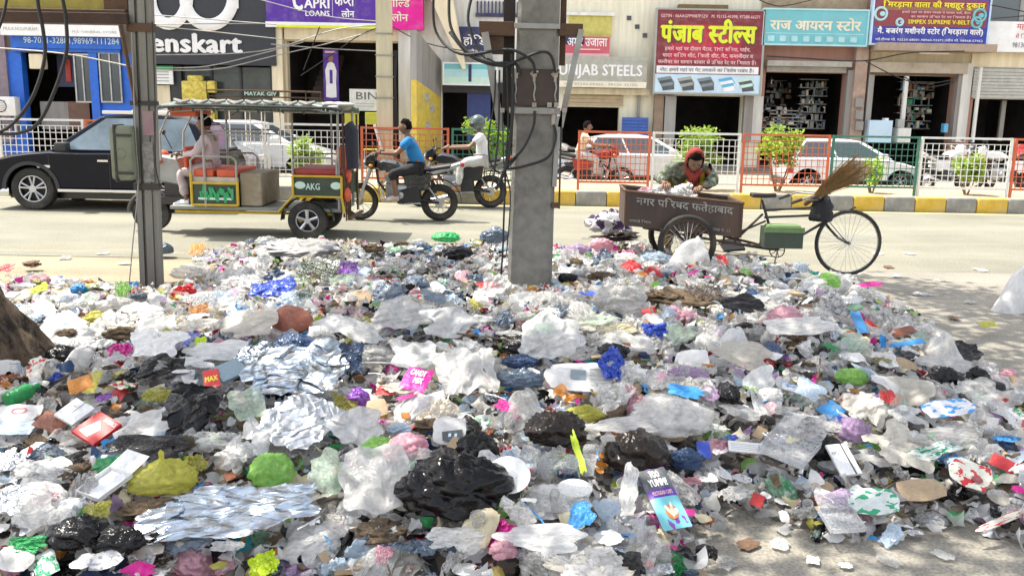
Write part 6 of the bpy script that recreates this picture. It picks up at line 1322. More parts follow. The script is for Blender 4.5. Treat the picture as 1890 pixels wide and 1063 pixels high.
BUMPS = [(G(545, 490), .05, .5), (G(1130, 475), .12, .40), (G(845, 480), .03, .5), (G(1270, 505), .10, .35), (G(1280, 560), .14, 1.0), (G(660, 700), .16, .9), (G(1010, 700), .12, .9), (G(250, 800), .16, .7), (G(820, 920), .12, .6), (G(1450, 720), .12, .9)]
_ns = {}
def Hs(x, y):
    x = np.asarray(x, float); y = np.asarray(y, float); d = edist(x, y); ins = inside(x, y)
    h = (.10 + .14 * np.clip((9.6 - y) / 2.2, 0, 1)) * (1 - np.exp(-d / .45))
    for c, a, s in BUMPS: h = h + a * np.exp(-((x - c.x) ** 2 + (y - c.y) ** 2) / (2 * s * s * .5)) * (1 - np.exp(-d / .25))
    h = h + (.045 * np.sin(x * 3.1 + np.sin(y * 2.3) * 1.5) + .035 * np.sin(y * 4.1 + np.sin(x * 3.3)) + .02 * np.sin(x * 9 + y * 4) * np.sin(y * 8 - x * 3)) * (1 - np.exp(-d / .3))
    for c, s in ((G(976, 535), .75), (G(281, 520), .8)): h = h * (1 - .92 * np.exp(-((x - c.x) ** 2 + (y - c.y + .25) ** 2) / (2 * s * s * .3)))
    return np.where(ins, np.maximum(h, .01), 0.0)
_gx = np.linspace(FP[:, 0].min() - .3, FP[:, 0].max() + .3, 420); _gy = np.linspace(1.4, FP[:, 1].max() + .3, 420); _gz = Hs(*np.meshgrid(_gx, _gy)); _gi = inside(*np.meshgrid(_gx, _gy))
def _ix(x, y): return (x - _gx[0]) / (_gx[1] - _gx[0]), (y - _gy[0]) / (_gy[1] - _gy[0])
def H1(x, y):
    a, c = _ix(x, y); i, j = int(a), int(c)
    if not (0 <= i < 419 and 0 <= j < 419): return 0.0
    a -= i; c -= j; return float(_gz[j, i] * (1 - a) * (1 - c) + _gz[j, i + 1] * a * (1 - c) + _gz[j + 1, i] * (1 - a) * c + _gz[j + 1, i + 1] * a * c)
def in1(x, y):
    a, c = _ix(x, y); i, j = int(a + .5), int(c + .5)
    return 0 <= i < 420 and 0 <= j < 420 and bool(_gi[j, i])
def onheap(px, py):
    z = .2
    for _ in range(9):
        p = G(px, py, z); z = .5 * z + .5 * H1(p.x, p.y)
    return Vector((p.x, p.y, H1(p.x, p.y)))
xs_ = np.linspace(FP[:, 0].min() - .2, FP[:, 0].max() + .2, 190); ys_ = np.linspace(1.6, FP[:, 1].max() + .2, 190)
XX, YY = np.meshgrid(xs_, ys_); ZZ = Hs(XX, YY); rg = np.random.RandomState(2); INS = inside(XX, YY)
ZZ = np.where(INS, ZZ - .04 + rg.uniform(-.02, .02, ZZ.shape), -.06)
b = MB(); b.add(list(zip(XX.ravel(), YY.ravel(), ZZ.ravel())), [(j * 190 + i, j * 190 + i + 1, (j + 1) * 190 + i + 1, (j + 1) * 190 + i) for j in range(189) for i in range(189) if INS[j, i] or INS[j + 1, i + 1] or INS[j, i + 1] or INS[j + 1, i]])
mt, nt, bs = principled('packed_refuse'); L = nt.links.new; tc = nd(nt, 'ShaderNodeTexCoord'); vo = nd(nt, 'ShaderNodeTexVoronoi', i_Scale=22.0); L(tc.outputs['Object'], vo.inputs['Vector'])
rp = nd(nt, 'ShaderNodeValToRGB'); rp.color_ramp.interpolation = 'CONSTANT'; sp_ = nd(nt, 'ShaderNodeSeparateColor'); L(vo.outputs['Color'], sp_.inputs[0]); L(sp_.outputs[0], rp.inputs[0]); e = rp.color_ramp.elements
e[0].color = (.05, .045, .04, 1); e[1].position = .88; e[1].color = (.30, .29, .27, 1)
for p_, c_ in ((.25, (.12, .10, .08)), (.45, (.18, .17, .16)), (.62, (.03, .03, .035)), (.72, (.40, .39, .38)), (.80, (.14, .10, .06))): q = e.new(p_); q.color = (*c_, 1)
L(rp.outputs[0], bs.inputs['Base Color']); bs.inputs['Roughness'].default_value = .8
tag(b.build('packed_rubbish', mt, None), 'packed layer of grey trodden refuse under the whole heap', 'rubbish', kind='stuff')

# ---------------------------------------------------------------- film colours
F = {}
for k_, a_ in dict(
    clear=((.80, .79, .77), .50, .15, .30, .6), cgrey=((.74, .73, .71), .58, .2, .25, .6), milky=((.84, .83, .81), .82, .3, .35, .4), white=((.86, .86, .86), .97, .35, .3, .35),
    warm=((.76, .71, .62), .95, .4, .25, .3), grey=((.60, .60, .60), .8, .35, .2, .4), black=((.006, .006, .008), 1.0, .18, .0, .35), brownblack=((.022, .016, .014), 1.0, .2, .0, .35), navy=((.03, .06, .13), 1.0, .22, .0, .8), slate=((.12, .17, .24), .95, .25, .1, .7),
    yellow=((.66, .63, .10), .70, .3, .4, .5), lime=((.38, .74, .16), .74, .3, .4, .5), acid=((.60, .80, .02), 1., .4, .2, .4), green=((.02, .42, .12), .95, .3, .2, .6), mint=((.40, .70, .48), .75, .3, .35, .5), palegreen=((.55, .68, .55), .7, .3, .3, .6), purple=((.25, .06, .45), .95, .3, .2, .5), lilac=((.50, .34, .56), .8, .35, .3, .5), magenta=((.72, .02, .33), 1., .35, .1, .5), pink=((.78, .42, .50), .9, .4, .3, .5),
    blue=((.02, .08, .55), 1., .3, .1, .5), sky=((.04, .32, .72), 1., .35, .1, .4), paleblue=((.55, .68, .82), .95, .35, .3, .5), teal=((.03, .38, .40), 1., .3, .1, .5), red=((.60, .02, .03), 1., .35, .1, .4), orange=((.75, .28, .02), .95, .35, .2, .6), brown=((.17, .09, .05), 1., .6, .0, .6), rust=((.30, .08, .03), 1., .25, .1, .6), cream=((.70, .62, .42), 1., .6, .1, .4), olive=((.30, .28, .10), 1., .5, .1, .6), tan=((.42, .31, .19), 1., .8, .0, .3)).items():
    F[k_] = film('film_' + k_, a_[0], a_[1], a_[2], a_[3], a_[4], dirt=.18 if k_ not in ('black', 'navy', 'brownblack', 'slate') else .05, spec=.5 if k_ not in ('black', 'navy', 'brownblack') else .28)
F['foil'] = film('film_foil', (.78, .80, .83), 1., .28, 0, .9, 3.5, metal=.9, dirt=.15); F['bluefoil'] = film('film_bluefoil', (.50, .60, .72), 1., .26, 0, .9, 3.5, metal=.88, dirt=.8); F['ash'] = film('film_ash', (.36, .36, .37), .95, .5, .1, .8, dirt=.4); F['tangle'] = film('film_tangle', (.80, .78, .82), 1., .4, .2, .5, print_col=(.06, .02, .09))  # the strong dirt ramp on bluefoil paints in dark reflections
F['paper'] = film('film_paper', (.80, .79, .77), 1., .75, .1, .12, dirt=.2); F['card'] = mat('brown_card', (.38, .28, .18), .9, dirt=(.2, .15, .1), damt=.5, bump=.15); F['carton'] = mat('white_carton', (.74, .74, .74), .7, dirt=(.4, .36, .3), damt=.35); F['redcard'] = mat('red_carton', (.58, .02, .025), .5, dirt=(.3, .05, .04), damt=.3); F['greycard'] = mat('slate_carton', (.20, .28, .33), .6)
F['pwhite'] = mat('white_disposable_plastic', (.80, .80, .78), .35, dirt=(.5, .45, .38), dscale=4, damt=.35, bump=.1); F['organic'] = mat('rotting_waste', (.16, .11, .065), .95, var=.6, scale=9, bump=.8, dirt=(.30, .24, .15), dscale=5, damt=.5); F['grass'] = mat('dry_green_weeds', (.09, .12, .05), .8, var=.5, scale=8); F['twig'] = mat('twig_brown', (.14, .10, .07), .9)
F['cup'] = film('clear_cup_plastic', (.74, .75, .77), .42, .12, .2, .05); F['shell'] = mat('red_brown_clay', (.30, .095, .06), .75, dirt=(.4, .3, .22), dscale=4, damt=.5)
F['printed'] = film('film_printed', (.75, .75, .78), 1., .3, .1, .4, print_col=(.05, .30, .65)); F['printedg'] = film('film_printedg', (.70, .76, .74), 1., .3, .1, .4, print_col=(.03, .35, .16)); F['printedr'] = film('film_printedr', (.72, .70, .60), 1., .4, .1, .3, print_col=(.55, .03, .03)); F['printedn'] = film('film_printedn', (.70, .70, .70), 1., .6, .1, .2, print_col=(.32, .33, .35))
# ---------------------------------------------------------------- prototype meshes, unit size
def crumple(seed, n=30, amp=.32, irr=.28, freq=1.6, fold=.0, soft=False):
    rg = np.random.RandomState(seed); u = np.linspace(-1, 1, n); U, V = np.meshgrid(u, u); a = np.arctan2(V, U); rm = np.maximum(np.abs(U), np.abs(V)); rd = np.hypot(U, V) + 1e-9
    k = .55; X = U * (1 - k) + U * rm / rd * k; Y = V * (1 - k) + V * rm / rd * k          # between square and disc
    s = 1.0
    for q in range(2, 8): s = s + irr * (rg.rand() - .3) * np.sin(q * a + rg.rand() * 6.28) / (q ** .45)
    X = X * (1 + (s - 1) * rm); Y = Y * (1 + (s - 1) * rm)
    wx = X + .18 * np.sin(Y * 3 + rg.rand() * 6) + .08 * np.sin(Y * 7 + rg.rand() * 6); wy = Y + .18 * np.sin(X * 3 + rg.rand() * 6) + .08 * np.sin(X * 8 + rg.rand() * 6)
    Z = np.zeros_like(X); DX = np.zeros_like(X); DY = np.zeros_like(X)
    for q in range(11):
        th = rg.rand() * 6.28; f = freq * (.6 + .42 * q); t_ = (np.cos(th) * wx + np.sin(th) * wy) * f + rg.rand() * 5
        tri = np.abs((t_ % 1) * 2 - 1) - .5; Z += amp * tri / (1 + .55 * q); DX += .16 * amp * np.cos(th) * tri; DY += .16 * amp * np.sin(th) * tri
    Z += .30 * amp * np.sin(X * 2 + rg.rand() * 6) * np.cos(Y * 2.2 + rg.rand() * 6) * 2; Z -= .42 * rm ** 3 * rg.uniform(.2, 1)
    if fold: Z += fold * np.abs(X) 
    me = bpy.data.meshes.new('crumple'); me.from_pydata(list(zip((X + DX).ravel(), (Y + DY).ravel(), Z.ravel())), [], [(j * n + i, j * n + i + 1, (j + 1) * n + i + 1, (j + 1) * n + i) for j in range(n - 1) for i in range(n - 1)])
    me.update(); me.polygons.foreach_set('use_smooth', [True] * len(me.polygons))
    if not soft: me.set_sharp_from_angle(angle=R(42))
    me.materials.append(F['clear']); return me
def fromMB(b, smooth=True, angle=40):
    o = b.build('proto', F['clear'], None, smooth=smooth, angle=angle); me = o.data; bpy.data.objects.remove(o); return me
PR = {}
PR['sheet'] = [crumple(s, 32, (.26, .38, .50, .32)[s % 4], .36, (1.0, 1.4, 1.8)[s % 3]) for s in range(18)]
PR['film'] = [crumple(20 + s, 34, (.30, .42, .24)[s % 3], .34, (.45, .7)[s % 2], soft=True) for s in range(12)]
PR['foil'] = [crumple(50 + s, 64, .42, .30, .85, soft=True) for s in range(5)]
PR['paper'] = [crumple(80 + s, 12, .13, .10, .8) for s in range(8)]
PR['cardp'] = [crumple(100 + s, 8, .05, .05, .5, fold=.12 * (s % 3)) for s in range(5)]
PR['blob'] = [blob_mesh('blob', 200 + s, 54, (1, .9, .72), .17, 0, 1.9) for s in range(9)]
PR['knot'] = [blob_mesh('knot', 230 + s, 54, (.9, .85, .70), .15, .75, 1.9) for s in range(6)]
PR['ball'] = [blob_mesh('ball', 260 + s, 24, (1, 1, .95), .03, 0, 1.2) for s in range(2)]
PR['clump'] = [blob_mesh('clump', 280 + s, 26, (1, .9, .5), .42, 0, 3.0) for s in range(5)]
def packet(seed):
    n, mn = 18, 14; vs = []; rg = np.random.RandomState(seed); ph = rg.rand(4) * 6
    for side in (1, -1):
        for j in range(mn):
            for i in range(n):
                u, v = i / (n - 1) * 2 - 1, j / (mn - 1) * 2 - 1; z = .16 * (1 - u ** 4) * (1 - v ** 6) * side + .035 * math.sin(5 * u + ph[0]) * math.sin(4 * v + ph[1]) + .02 * math.sin(11 * u + 5 * v + ph[2])
                vs.append((u, v * (1 + .03 * math.sin(u * 6 + ph[3])), z))
    fs = [(s * n * mn + j * n + i, s * n * mn + j * n + i + 1, s * n * mn + (j + 1) * n + i + 1, s * n * mn + (j + 1) * n + i) for s in (0, 1) for j in range(mn - 1) for i in range(n - 1)]
    b = MB(); b.add(vs, fs); return fromMB(b, True, 60)
PR['packet'] = [packet(s) for s in range(5)]
def cupm(r1, r2, h, seed):
    b = MB(); th = .02; b.lathe([(.001, 0), (r1, 0), (r1 + (r2 - r1) * .5, h * .5), (r2, h), (r2 + .05, h), (r2 + .05, h - .05), (r2 - th, h - .04), (r1 - th, .04), (.001, .04)], (0, 0, 0), n=18)
    rg = np.random.RandomState(seed); b.v = [(v[0] * (1 + .12 * math.sin(v[2] * 3 + seed)), v[1] * (1 - .10 * math.sin(v[2] * 2 + seed)), v[2] - h / 2) for v in b.v]; b.v = [(v[0], -v[2] * 1.0, v[1]) if seed % 3 else (v[0], v[1], v[2]) for v in b.v]; return fromMB(b)
def tent(seed, n=40):
    rg = np.random.RandomState(seed); vs = []; ph = rg.rand(8) * 6.28; nr = 22
    for j in range(nr + 1):
        r_ = j / nr
        for i in range(n):
            a = 2 * math.pi * i / n; fold = sum(math.sin(a * k + ph[k]) * (.14, .12, .09, .07, .04, .03)[k - 2] for k in range(2, 8)); tri = abs(((a * 1.4 + ph[0]) % 1) * 2 - 1) - .5
            R_ = r_ ** .75 * (1 + fold * (.3 + r_) + .06 * tri); vs.append((R_ * math.cos(a) + .25 * (1 - r_), R_ * math.sin(a) * .8, (1 - r_ ** 1.5) * (1 + .10 * fold * 3) + .05 * math.sin(r_ * 9 + a * 2 + ph[1])))
    b = MB(); b.add(vs, [(j * n + i, j * n + (i + 1) % n, (j + 1) * n + (i + 1) % n, (j + 1) * n + i) for j in range(nr) for i in range(n)]); return fromMB(b, True, 38)
PR['tent'] = [tent(s) for s in range(5)]
PR['cup'] = [cupm(.5, .78, 1.7, s) for s in range(4)]
b = MB(); b.lathe([(.001, 0), (.62, 0), (.78, .10), (.97, .13), (1, .12), (.98, .10), (.80, .07), (.64, -.03), (.001, -.03)], n=36); PR['plate'] = [fromMB(b)]
b = MB(); b.lathe([(.001, .12), (.5, .10), (.62, .0), (.8, .02), (.95, .0), (1, -.05), (.95, -.06), (.6, -.04), (.001, .06)], n=28); PR['lid'] = [fromMB(b)]
b = MB(); b.b2(-1, 1, -1, 1, -.02, 0); [b.b2(*q) for q in ((-1, -.97, -1, 1, .001, .45), (.97, 1, -1, 1, .001, .45), (-.968, .968, -1, -.97, .001, .45), (-.968, .968, .97, 1, .001, .45))]; b.add([(-1, 1, .45), (1, 1, .45), (1.05, 2.1, .95), (-.95, 2.1, .95)], [(0, 1, 2, 3)]); PR['openbox'] = [fromMB(b, False)]
b = MB(); b.bbox(-1, 1, -1, 1, -.14, .14, .012); PR['box'] = [fromMB(b, False)]
b = MB(); b.lathe([(.001, -1), (.26, -1), (.30, -.9), (.30, .3), (.24, .5), (.11, .72), (.11, .86), (.13, .87), (.13, 1), (.001, 1)], n=16); b.v = [(v[2], v[0], v[1]) for v in b.v]; PR['bottle'] = [fromMB(b)]
b = MB(); b.tube([(-1, 0, 0), (0, .03, .02), (1, 0, 0)], .02, 6); PR['straw'] = [fromMB(b)]
def tuft(seed, n=160):
    r_ = random.Random(seed); b = MB()
    for i in range(n):
        p = Vector((r_.uniform(-.7, .7), r_.uniform(-.6, .6), r_.uniform(-.1, .15))); a = r_.uniform(0, 6.28); L_ = r_.uniform(.25, .7); q = p + Vector((math.cos(a) * L_ * .5, math.sin(a) * L_ * .5, r_.uniform(.05, .3))); e_ = q + Vector((math.cos(a + .5) * L_ * .5, math.sin(a + .5) * L_ * .5, r_.uniform(-.25, .05)))
        b.tube([p, q, e_], [.014, .012, .006], 3, False)
    return fromMB(b, False)
PR['tuft'] = [tuft(1), tuft(2)]
# ---------------------------------------------------------------- placing
VIEW = lambda p: (Vector((0, 0, EYE)) - p).normalized()
def put(kind, fm, name, pos, wx, wy, wz, tilt, spin, label=None, cat=None, group=None, var=None, yaw=0.0):
    """size in metres; tilt raises the face toward the street side the camera looks from"""
    ms = PR[kind]; me = ms[(var if var is not None else random.randrange(len(ms))) % len(ms)]
    o = bpy.data.objects.new(name, me); C.objects.link(o)
    if not me.materials: me.materials.append(F['clear'])
    o.material_slots[0].link = 'OBJECT'; o.material_slots[0].material = fm
    o.rotation_mode = 'QUATERNION'
    az = math.atan2(-pos.x, -pos.y)      # toward the viewer's side
    qt = Euler((0, 0, -az * 1.0)).to_quaternion() @ Euler((tilt, 0, 0)).to_quaternion() if False else Matrix.Rotation(yaw, 3, 'Z').to_quaternion() @ Euler((tilt, 0, 0)).to_quaternion() @ Euler((0, 0, spin)).to_quaternion()
    o.rotation_quaternion = qt; o.location = pos; o.scale = (wx, wy, wz)
    return tag(o, label, cat, group)
HERO = []
# (mesh, film, name, px, py, width px, height px, spin deg, label, landmark)
HEROES = [
('foil','bluefoil','foil_sheet',545,742,200,120,10,'large crumpled blue silver foil sheet left of the magenta snack packet','blue silver foil sheet'),
('foil','foil','foil_sheet',545,845,165,130,-20,'bright crumpled silver foil sheet below the blue silver foil','bright silver foil sheet'),
('foil','bluefoil','foil_sheet',415,1015,330,130,8,'huge pale blue foil sheet at the bottom edge left of centre','huge pale blue foil sheet'),
('foil','foil','foil_sheet',12,905,50,80,30,'small silver foil ball at the left edge below the orange packet',''),
('foil','foil','foil_sheet',22,975,70,60,-10,'second silver foil scrap at the left edge, nearer the bottom',''),
('foil','bluefoil','foil_sheet',470,700,90,60,20,'dark blue foil scrap at the rear end of the blue silver foil sheet',''),
('box','redcard','carton',178,838,92,58,-32,'red carton with a white printed figure, half buried left of the yellow bag','red carton'),
('box','carton','carton',137,806,62,56,-30,'small white printed carton leaning behind the red carton',''),
('box','redcard','carton',390,740,44,40,20,'red end of a two coloured carton above the black bag',''),
('box','greycard','carton',424,728,56,54,38,'slate blue carton lying behind the red carton end',''),
('openbox','carton','open_carton',192,945,84,62,-24,'open white carton with its lid folded back beside the yellow bag','open white carton'),
('knot','yellow','carrier_bag',300,925,130,82,0,'translucent yellow carrier bag with knotted handles at the lower left','yellow carrier bag'),
('blob','lime','tied_bag',503,915,72,84,0,'small bag half filled with green juice pulp left of the torn white sheet','green pulp bag'),
('blob','lime','food_bag',702,858,66,44,0,'bright lime green bag near the middle of the heap below the magenta packet','lime green bag'),
('film','milky','plastic_sheet',690,955,160,150,12,'large milky torn plastic sheet in the lower middle of the heap','large torn milky sheet'),
('film','white','plastic_sheet',655,850,80,130,-60,'twisted white pink stained wrapper left of the lime green bag','pink stained white wrapper'),
('blob','black','bin_bag',840,955,190,130,0,'large shiny black bin bag left of the white round plate','shiny black bin bag'),
('blob','black','bin_bag',880,875,70,80,0,'small black bag rising behind the big shiny black bag',''),
('plate','pwhite','plate',938,936,80,76,0,'round white disposable plate facing up in the lower centre','white round plate'),
('lid','pwhite','oval_lid',1060,940,66,34,0,'oval white plastic lid right of the round white plate','oval white lid'),  # a plastic lid, not a saucer
('blob','brownblack','bin_bag',1172,880,120,88,0,'dark brown tied rubbish bag with a smooth sheen, right of centre','brown rubbish bag'),
('blob','brownblack','bin_bag',1028,838,100,86,0,'open dark bag spilling peelings left of the brown rubbish bag','open dark bag'),
('packet','purple','snack_packet',1225,985,88,120,14,'glossy snack packet reading TOO YUMM lying at the bottom of the heap','glossy snack packet'),
('packet','magenta','snack_packet',768,742,64,50,-15,'magenta snack packet with white lettering above the middle of the heap','magenta snack packet'),
('packet','magenta','wrapper',757,765,50,22,25,'flat end of a magenta wrapper under the magenta packet',''),
('sheet','acid','wrapper',1066,890,30,80,10,'narrow acid yellow wrapper standing left of the brown bag','acid yellow wrapper'),
('sheet','sky','plastic_strip',1072,1010,34,80,20,'folded blue plastic strip below the oval lid','folded blue strip'),
('paper','paper','newsprint_sheet',1068,735,130,60,-4,'white printed paper leaflet with a grey picture right of the cups','printed white leaflet'),
('sheet','blue','plastic_sheet',1130,715,60,60,10,'shiny blue sheet under the printed white leaflet','shiny blue sheet'),
('film','milky','plastic_sheet',1160,960,60,90,-15,'pale translucent curled sheet left of the glossy snack packet',''),
('film','paleblue','plastic_sheet',1120,985,70,50,-30,'pale blue film strip between the oval lid and the glossy packet',''),
('film','slate','plastic_sheet',720,575,60,46,0,'dark slate blue plastic humped behind the long white sheet','slate blue plastic'),
('film','slate','plastic_sheet',800,578,60,30,-25,'flat navy plastic strip right of the slate blue plastic',''),
('sheet','blue','plastic_sheet',502,562,80,44,8,'bright blue plastic sheet in front of the rear left mound','bright blue plastic sheet'),
('tuft','grass','weed_clump',585,580,96,60,0,'tangled clump of dark green weeds in front of the rear mound','clump of green weeds'),
('tuft','grass','weed_clump',562,608,70,36,40,'lower straggling part of the dark green weeds above the clay pot',''),
('ball','shell','clay_pot',536,622,72,54,0,'rounded red brown clay pot half buried below the green weeds','red brown clay pot'),
('blob','navy','plastic_bag',545,658,70,36,0,'black blue plastic under the red brown clay pot',''),
('film','warm','plastic_sheet',460,632,100,50,0,'dusty white bag left of the red brown clay pot',''),
('film','milky','plastic_sheet',740,620,120,70,-12,'long milky white sheet stretched across the middle rear of the heap','long milky sheet'),
('film','white','plastic_sheet',830,632,110,60,8,'smooth white sheet right of the long milky sheet','smooth white sheet'),
('film','milky','plastic_sheet',660,650,110,54,-20,'creased white bag between the clay pot and the long milky sheet',''),
('cup','milky','disposable_cup',722,648,28,28,0,'single white cup with its mouth toward the viewer on the milky sheet',''),
('film','black','bin_bag',770,672,64,44,0,'crinkled black bag below the smooth white sheet','crinkled black bag'),
('blob','black','bin_bag',690,682,44,22,20,'thin black bag left of the crinkled black bag',''),
('film','milky','plastic_sheet',860,740,120,110,10,'broad frosted sheet between the magenta packet and the leaflet','broad frosted sheet'),
('film','milky','plastic_sheet',770,700,110,70,-10,'star shaped milky bag behind the magenta snack packet',''),
('tent','clear','plastic_bag',955,790,100,86,0,'puffed clear bag beside the printed white leaflet','puffed clear bag'),
('blob','cgrey','plastic_bag',1148,590,90,70,0,'filled see-through bag peaking right of the concrete pole','filled see-through bag'),
('sheet','cream','wrapper',1137,640,72,32,10,'dull gold food pouch below the filled see-through bag','dull gold pouch'),
('sheet','blue','wrapper',1207,640,52,32,-10,'crumpled bright blue wrapper right of the dull gold pouch','crumpled blue wrapper'),
('film','palegreen','carrier_bag',1255,650,70,40,18,'white carrier bag with a green stripe right of the blue wrapper','green striped bag'),
('tent','white','carrier_bag',1348,645,64,50,0,'clean white bag in the middle right of the heap','clean white bag'),
('film','milky','carrier_bag',1475,640,140,50,12,'long pale bag stretched out at the right of the clean white bag','long pale bag'),
('film','warm','carrier_bag',1370,690,110,60,-10,'beige stained cloth bag below the long pale bag','beige cloth bag'),
('film','warm','carrier_bag',1600,790,80,60,6,'khaki cloth bag under the light green lump','khaki cloth bag'),
('blob','lime','plastic_lump',1525,540,48,40,0,'vivid lime green net bag at the rear right of the heap','vivid green net bag'),
('blob','green','plastic_lump',824,452,46,24,0,'green plastic bag at the rear between rickshaw and concrete pole','rear green bag'),
('blob','black','bin_bag',840,484,56,30,10,'black bag under the rear green bag',''),
('blob','slate','plastic_lump',912,455,48,38,0,'dark purple grey bag against the concrete pole','dark bag against the pole'),
('packet','yellow','wrapper',1822,620,34,14,8,'lone yellow sachet on the bare road at the right','lone yellow sachet'),
('tent','white','sack',1872,572,92,88,0,'white sack standing on the road at the right edge','white sack'),
('tent','milky','carrier_bag',1727,668,78,60,0,'pale tent shaped bag at the right slope of the heap','pale tent shaped bag'),
('film','black','bin_bag',1782,678,60,34,0,'small black bag in front of the pale tent shaped bag',''),
('blob','black','bin_bag',1745,722,60,40,0,'black bag opening under the pale sheet at the right',''),
('blob','black','bin_bag',1800,722,44,42,0,'black bag right of the pale sheet at the right slope',''),
('film','milky','plastic_sheet',1735,700,110,34,-6,'flat pale green white sheet over two black bags','flat pale sheet'),
('packet','sky','snack_packet',1672,662,74,20,14,'long sky blue snack wrapper on the right slope','long sky blue wrapper'),
('packet','sky','wrapper',1585,630,20,40,0,'upright narrow sky blue wrapper',''),
('packet','rust','wrapper',1665,640,56,24,20,'brown orange crisp packet behind the long sky blue wrapper',''),
('paper','printed','snack_packet',1750,790,112,44,12,'blue and white milk pouch lying flat on the right slope','blue and white pouch'),
('sheet','printedg','snack_packet',1722,875,110,50,20,'torn green and blue detergent pouch near the lower right','green and blue pouch'),
('film','cgrey','plastic_sheet',1752,845,130,46,4,'smooth oval grey film behind the green and blue pouch','oval grey film'),
('paper','printedr','paper_bag',1792,925,92,80,-30,'cream paper bag with a dark red round emblem at the lower right','cream paper bag'),
('cardp','card','cardboard',1700,945,100,50,10,'brown cardboard piece left of the cream paper bag','brown cardboard piece'),
('paper','printedr','magazine_sheet',1848,1005,120,50,24,'greenish cream printed sheet with a red corner at the bottom right','printed sheet with red corner'),
('paper','printedg','snack_packet',1612,970,104,56,6,'pale mint printed packet with a green edge at the lower right edge of the heap','pale mint packet'),
('blob','lilac','plastic_bag',1552,955,56,44,0,'lilac plastic bag left of the pale mint packet','lilac bag'),
('openbox','cup','plastic_tray',1552,1005,72,44,6,'clear rigid plastic tray on the bare road at the bottom right','clear plastic tray'),
('box','carton','carton',1556,895,50,60,8,'white box with a black stripe left of the round grey film','striped white box'),
('blob','black','bin_bag',1515,862,78,60,0,'black bag above the striped white box','black bag above the striped box'),
('openbox','cup','plastic_container',1458,880,96,90,-38,'see-through plastic box lid tilted left of the black bag','see-through box lid'),
('blob','lilac','plastic_bag',1575,828,58,56,0,'pinkish translucent bag right of the black bag above the striped box',''),
('film','paleblue','face_mask',1495,758,76,50,-38,'light blue crumpled sheet pointing to the upper right','light blue crumpled sheet'),
('blob','lime','plastic_bag',1573,722,54,38,0,'light green bag on top of the khaki cloth bag','light green bag'),
('box','carton','carton',1375,862,66,24,-6,'flat white carton with printed lines right of the brown bag','flat white carton'),
('blob','navy','bin_bag',1265,880,60,46,0,'dark blue black bag between brown bag and flat white carton',''),
('packet','blue','wrapper',1298,868,24,30,0,'small royal blue box end beside the flat white carton',''),
('sheet','sky','wrapper',1265,758,72,34,-14,'turquoise printed wrapper in the right middle of the heap','turquoise wrapper'),
('blob','yellow','plastic_bag',1078,792,64,34,0,'pale yellow bag below the printed white leaflet','pale yellow bag'),
('film','milky','plastic_sheet',1160,822,150,42,6,'long white strip of film stretched over the brown bag','long strip of film'),
('blob','cgrey','plastic_bag',1240,810,140,80,0,'mass of clear bags right of the pale yellow bag',''),
('blob','purple','wrapper',658,770,46,50,0,'purple wrapper left of the brown paper scraps','purple wrapper'),
('cardp','card','cardboard',695,790,50,40,15,'tan cardboard flap right of the purple wrapper','tan cardboard flap'),
('sheet','magenta','wrapper',930,790,18,44,20,'narrow magenta sachet standing near the cups','narrow magenta sachet'),
('paper','paper','paper_sheet',828,838,62,52,0,'pale paper with a black printed cassette shape below it','pale paper scrap'),
('film','white','cloth_strip',895,912,44,80,35,'twisted white cloth strip between the black bag and the round plate',''),
('film','black','bin_bag',352,800,110,90,0,'tall crumpled black bag right of the red carton','tall black bag'),
('film','black','bin_bag',270,870,150,50,0,'flat dark bag behind the yellow carrier bag',''),
('film','black','bin_bag',295,718,84,46,0,'black bag with pointed corners near the upper left','pointed black bag'),
('blob','black','bin_bag',115,680,60,40,0,'black torn bag beside the tree trunk',''),
('blob','black','bin_bag',140,1025,110,60,0,'black clump of bags at the bottom left','bottom left black clump'),
('blob','black','bin_bag',215,1040,90,60,0,'second black clump right of the bottom left one',''),
('sheet','yellow','wrapper',180,992,50,46,10,'bright yellow wrapper with dark dots below the open white carton','dotted yellow wrapper'),
('sheet','green','plastic_sheet',50,1050,70,30,0,'green plastic sheet in the bottom left corner',''),
('sheet','green','plastic_bag',198,900,44,36,0,'clear green bag behind the open white carton',''),
('bottle','green','bottle',44,752,44,54,60,'crushed green bottle beside the tree trunk','crushed green bottle'),
('packet','orange','wrapper',148,752,44,52,30,'amber orange sweet packet left of the yellow packet','amber orange packet'),
('packet','yellow','snack_packet',172,745,26,44,5,'yellow and white crisp packet near the tree trunk',''),
('packet','rust','wrapper',95,820,70,44,-20,'dark red brown packet left of the red carton',''),
('sheet','yellow','wrapper',290,762,50,26,0,'yellow wrapper scrap right of the amber packets',''),
('paper','paper','paper_sheet',30,800,90,40,5,'white paper with an oval print at the left edge','white paper with oval print'),
('paper','paleblue','paper_sheet',25,822,80,30,0,'pale blue paper sheet at the left edge','pale blue paper sheet'),
('film','milky','plastic_sheet',60,1000,90,70,10,'frosted plastic bag at the left bottom corner area','frosted corner bag'),
('sheet','grey','plastic_sheet',80,920,110,50,-10,'dirty grey cloth left of the open white carton','dirty grey cloth'),
('film','milky','plastic_sheet',435,880,80,60,-30,'milky white scrap right of the yellow carrier bag',''),
('film','palegreen','plastic_sheet',455,790,80,60,10,'pale green film right of the tall black bag','pale green film'),
('blob','clear','plastic_bag',240,835,44,36,0,'small clear balled bag right of the red carton',''),
('tent','white','plastic_bag',150,680,70,50,0,'blue white bag beside the tree trunk, in the shade line','blue white bag by the trunk'),
('film','white','carrier_bag',290,675,100,54,0,'large white carrier bag with a small grey mark at the left middle','marked white bag'),
('film','white','plastic_sheet',400,680,110,34,0,'flat white sheet right of the marked white bag',''),
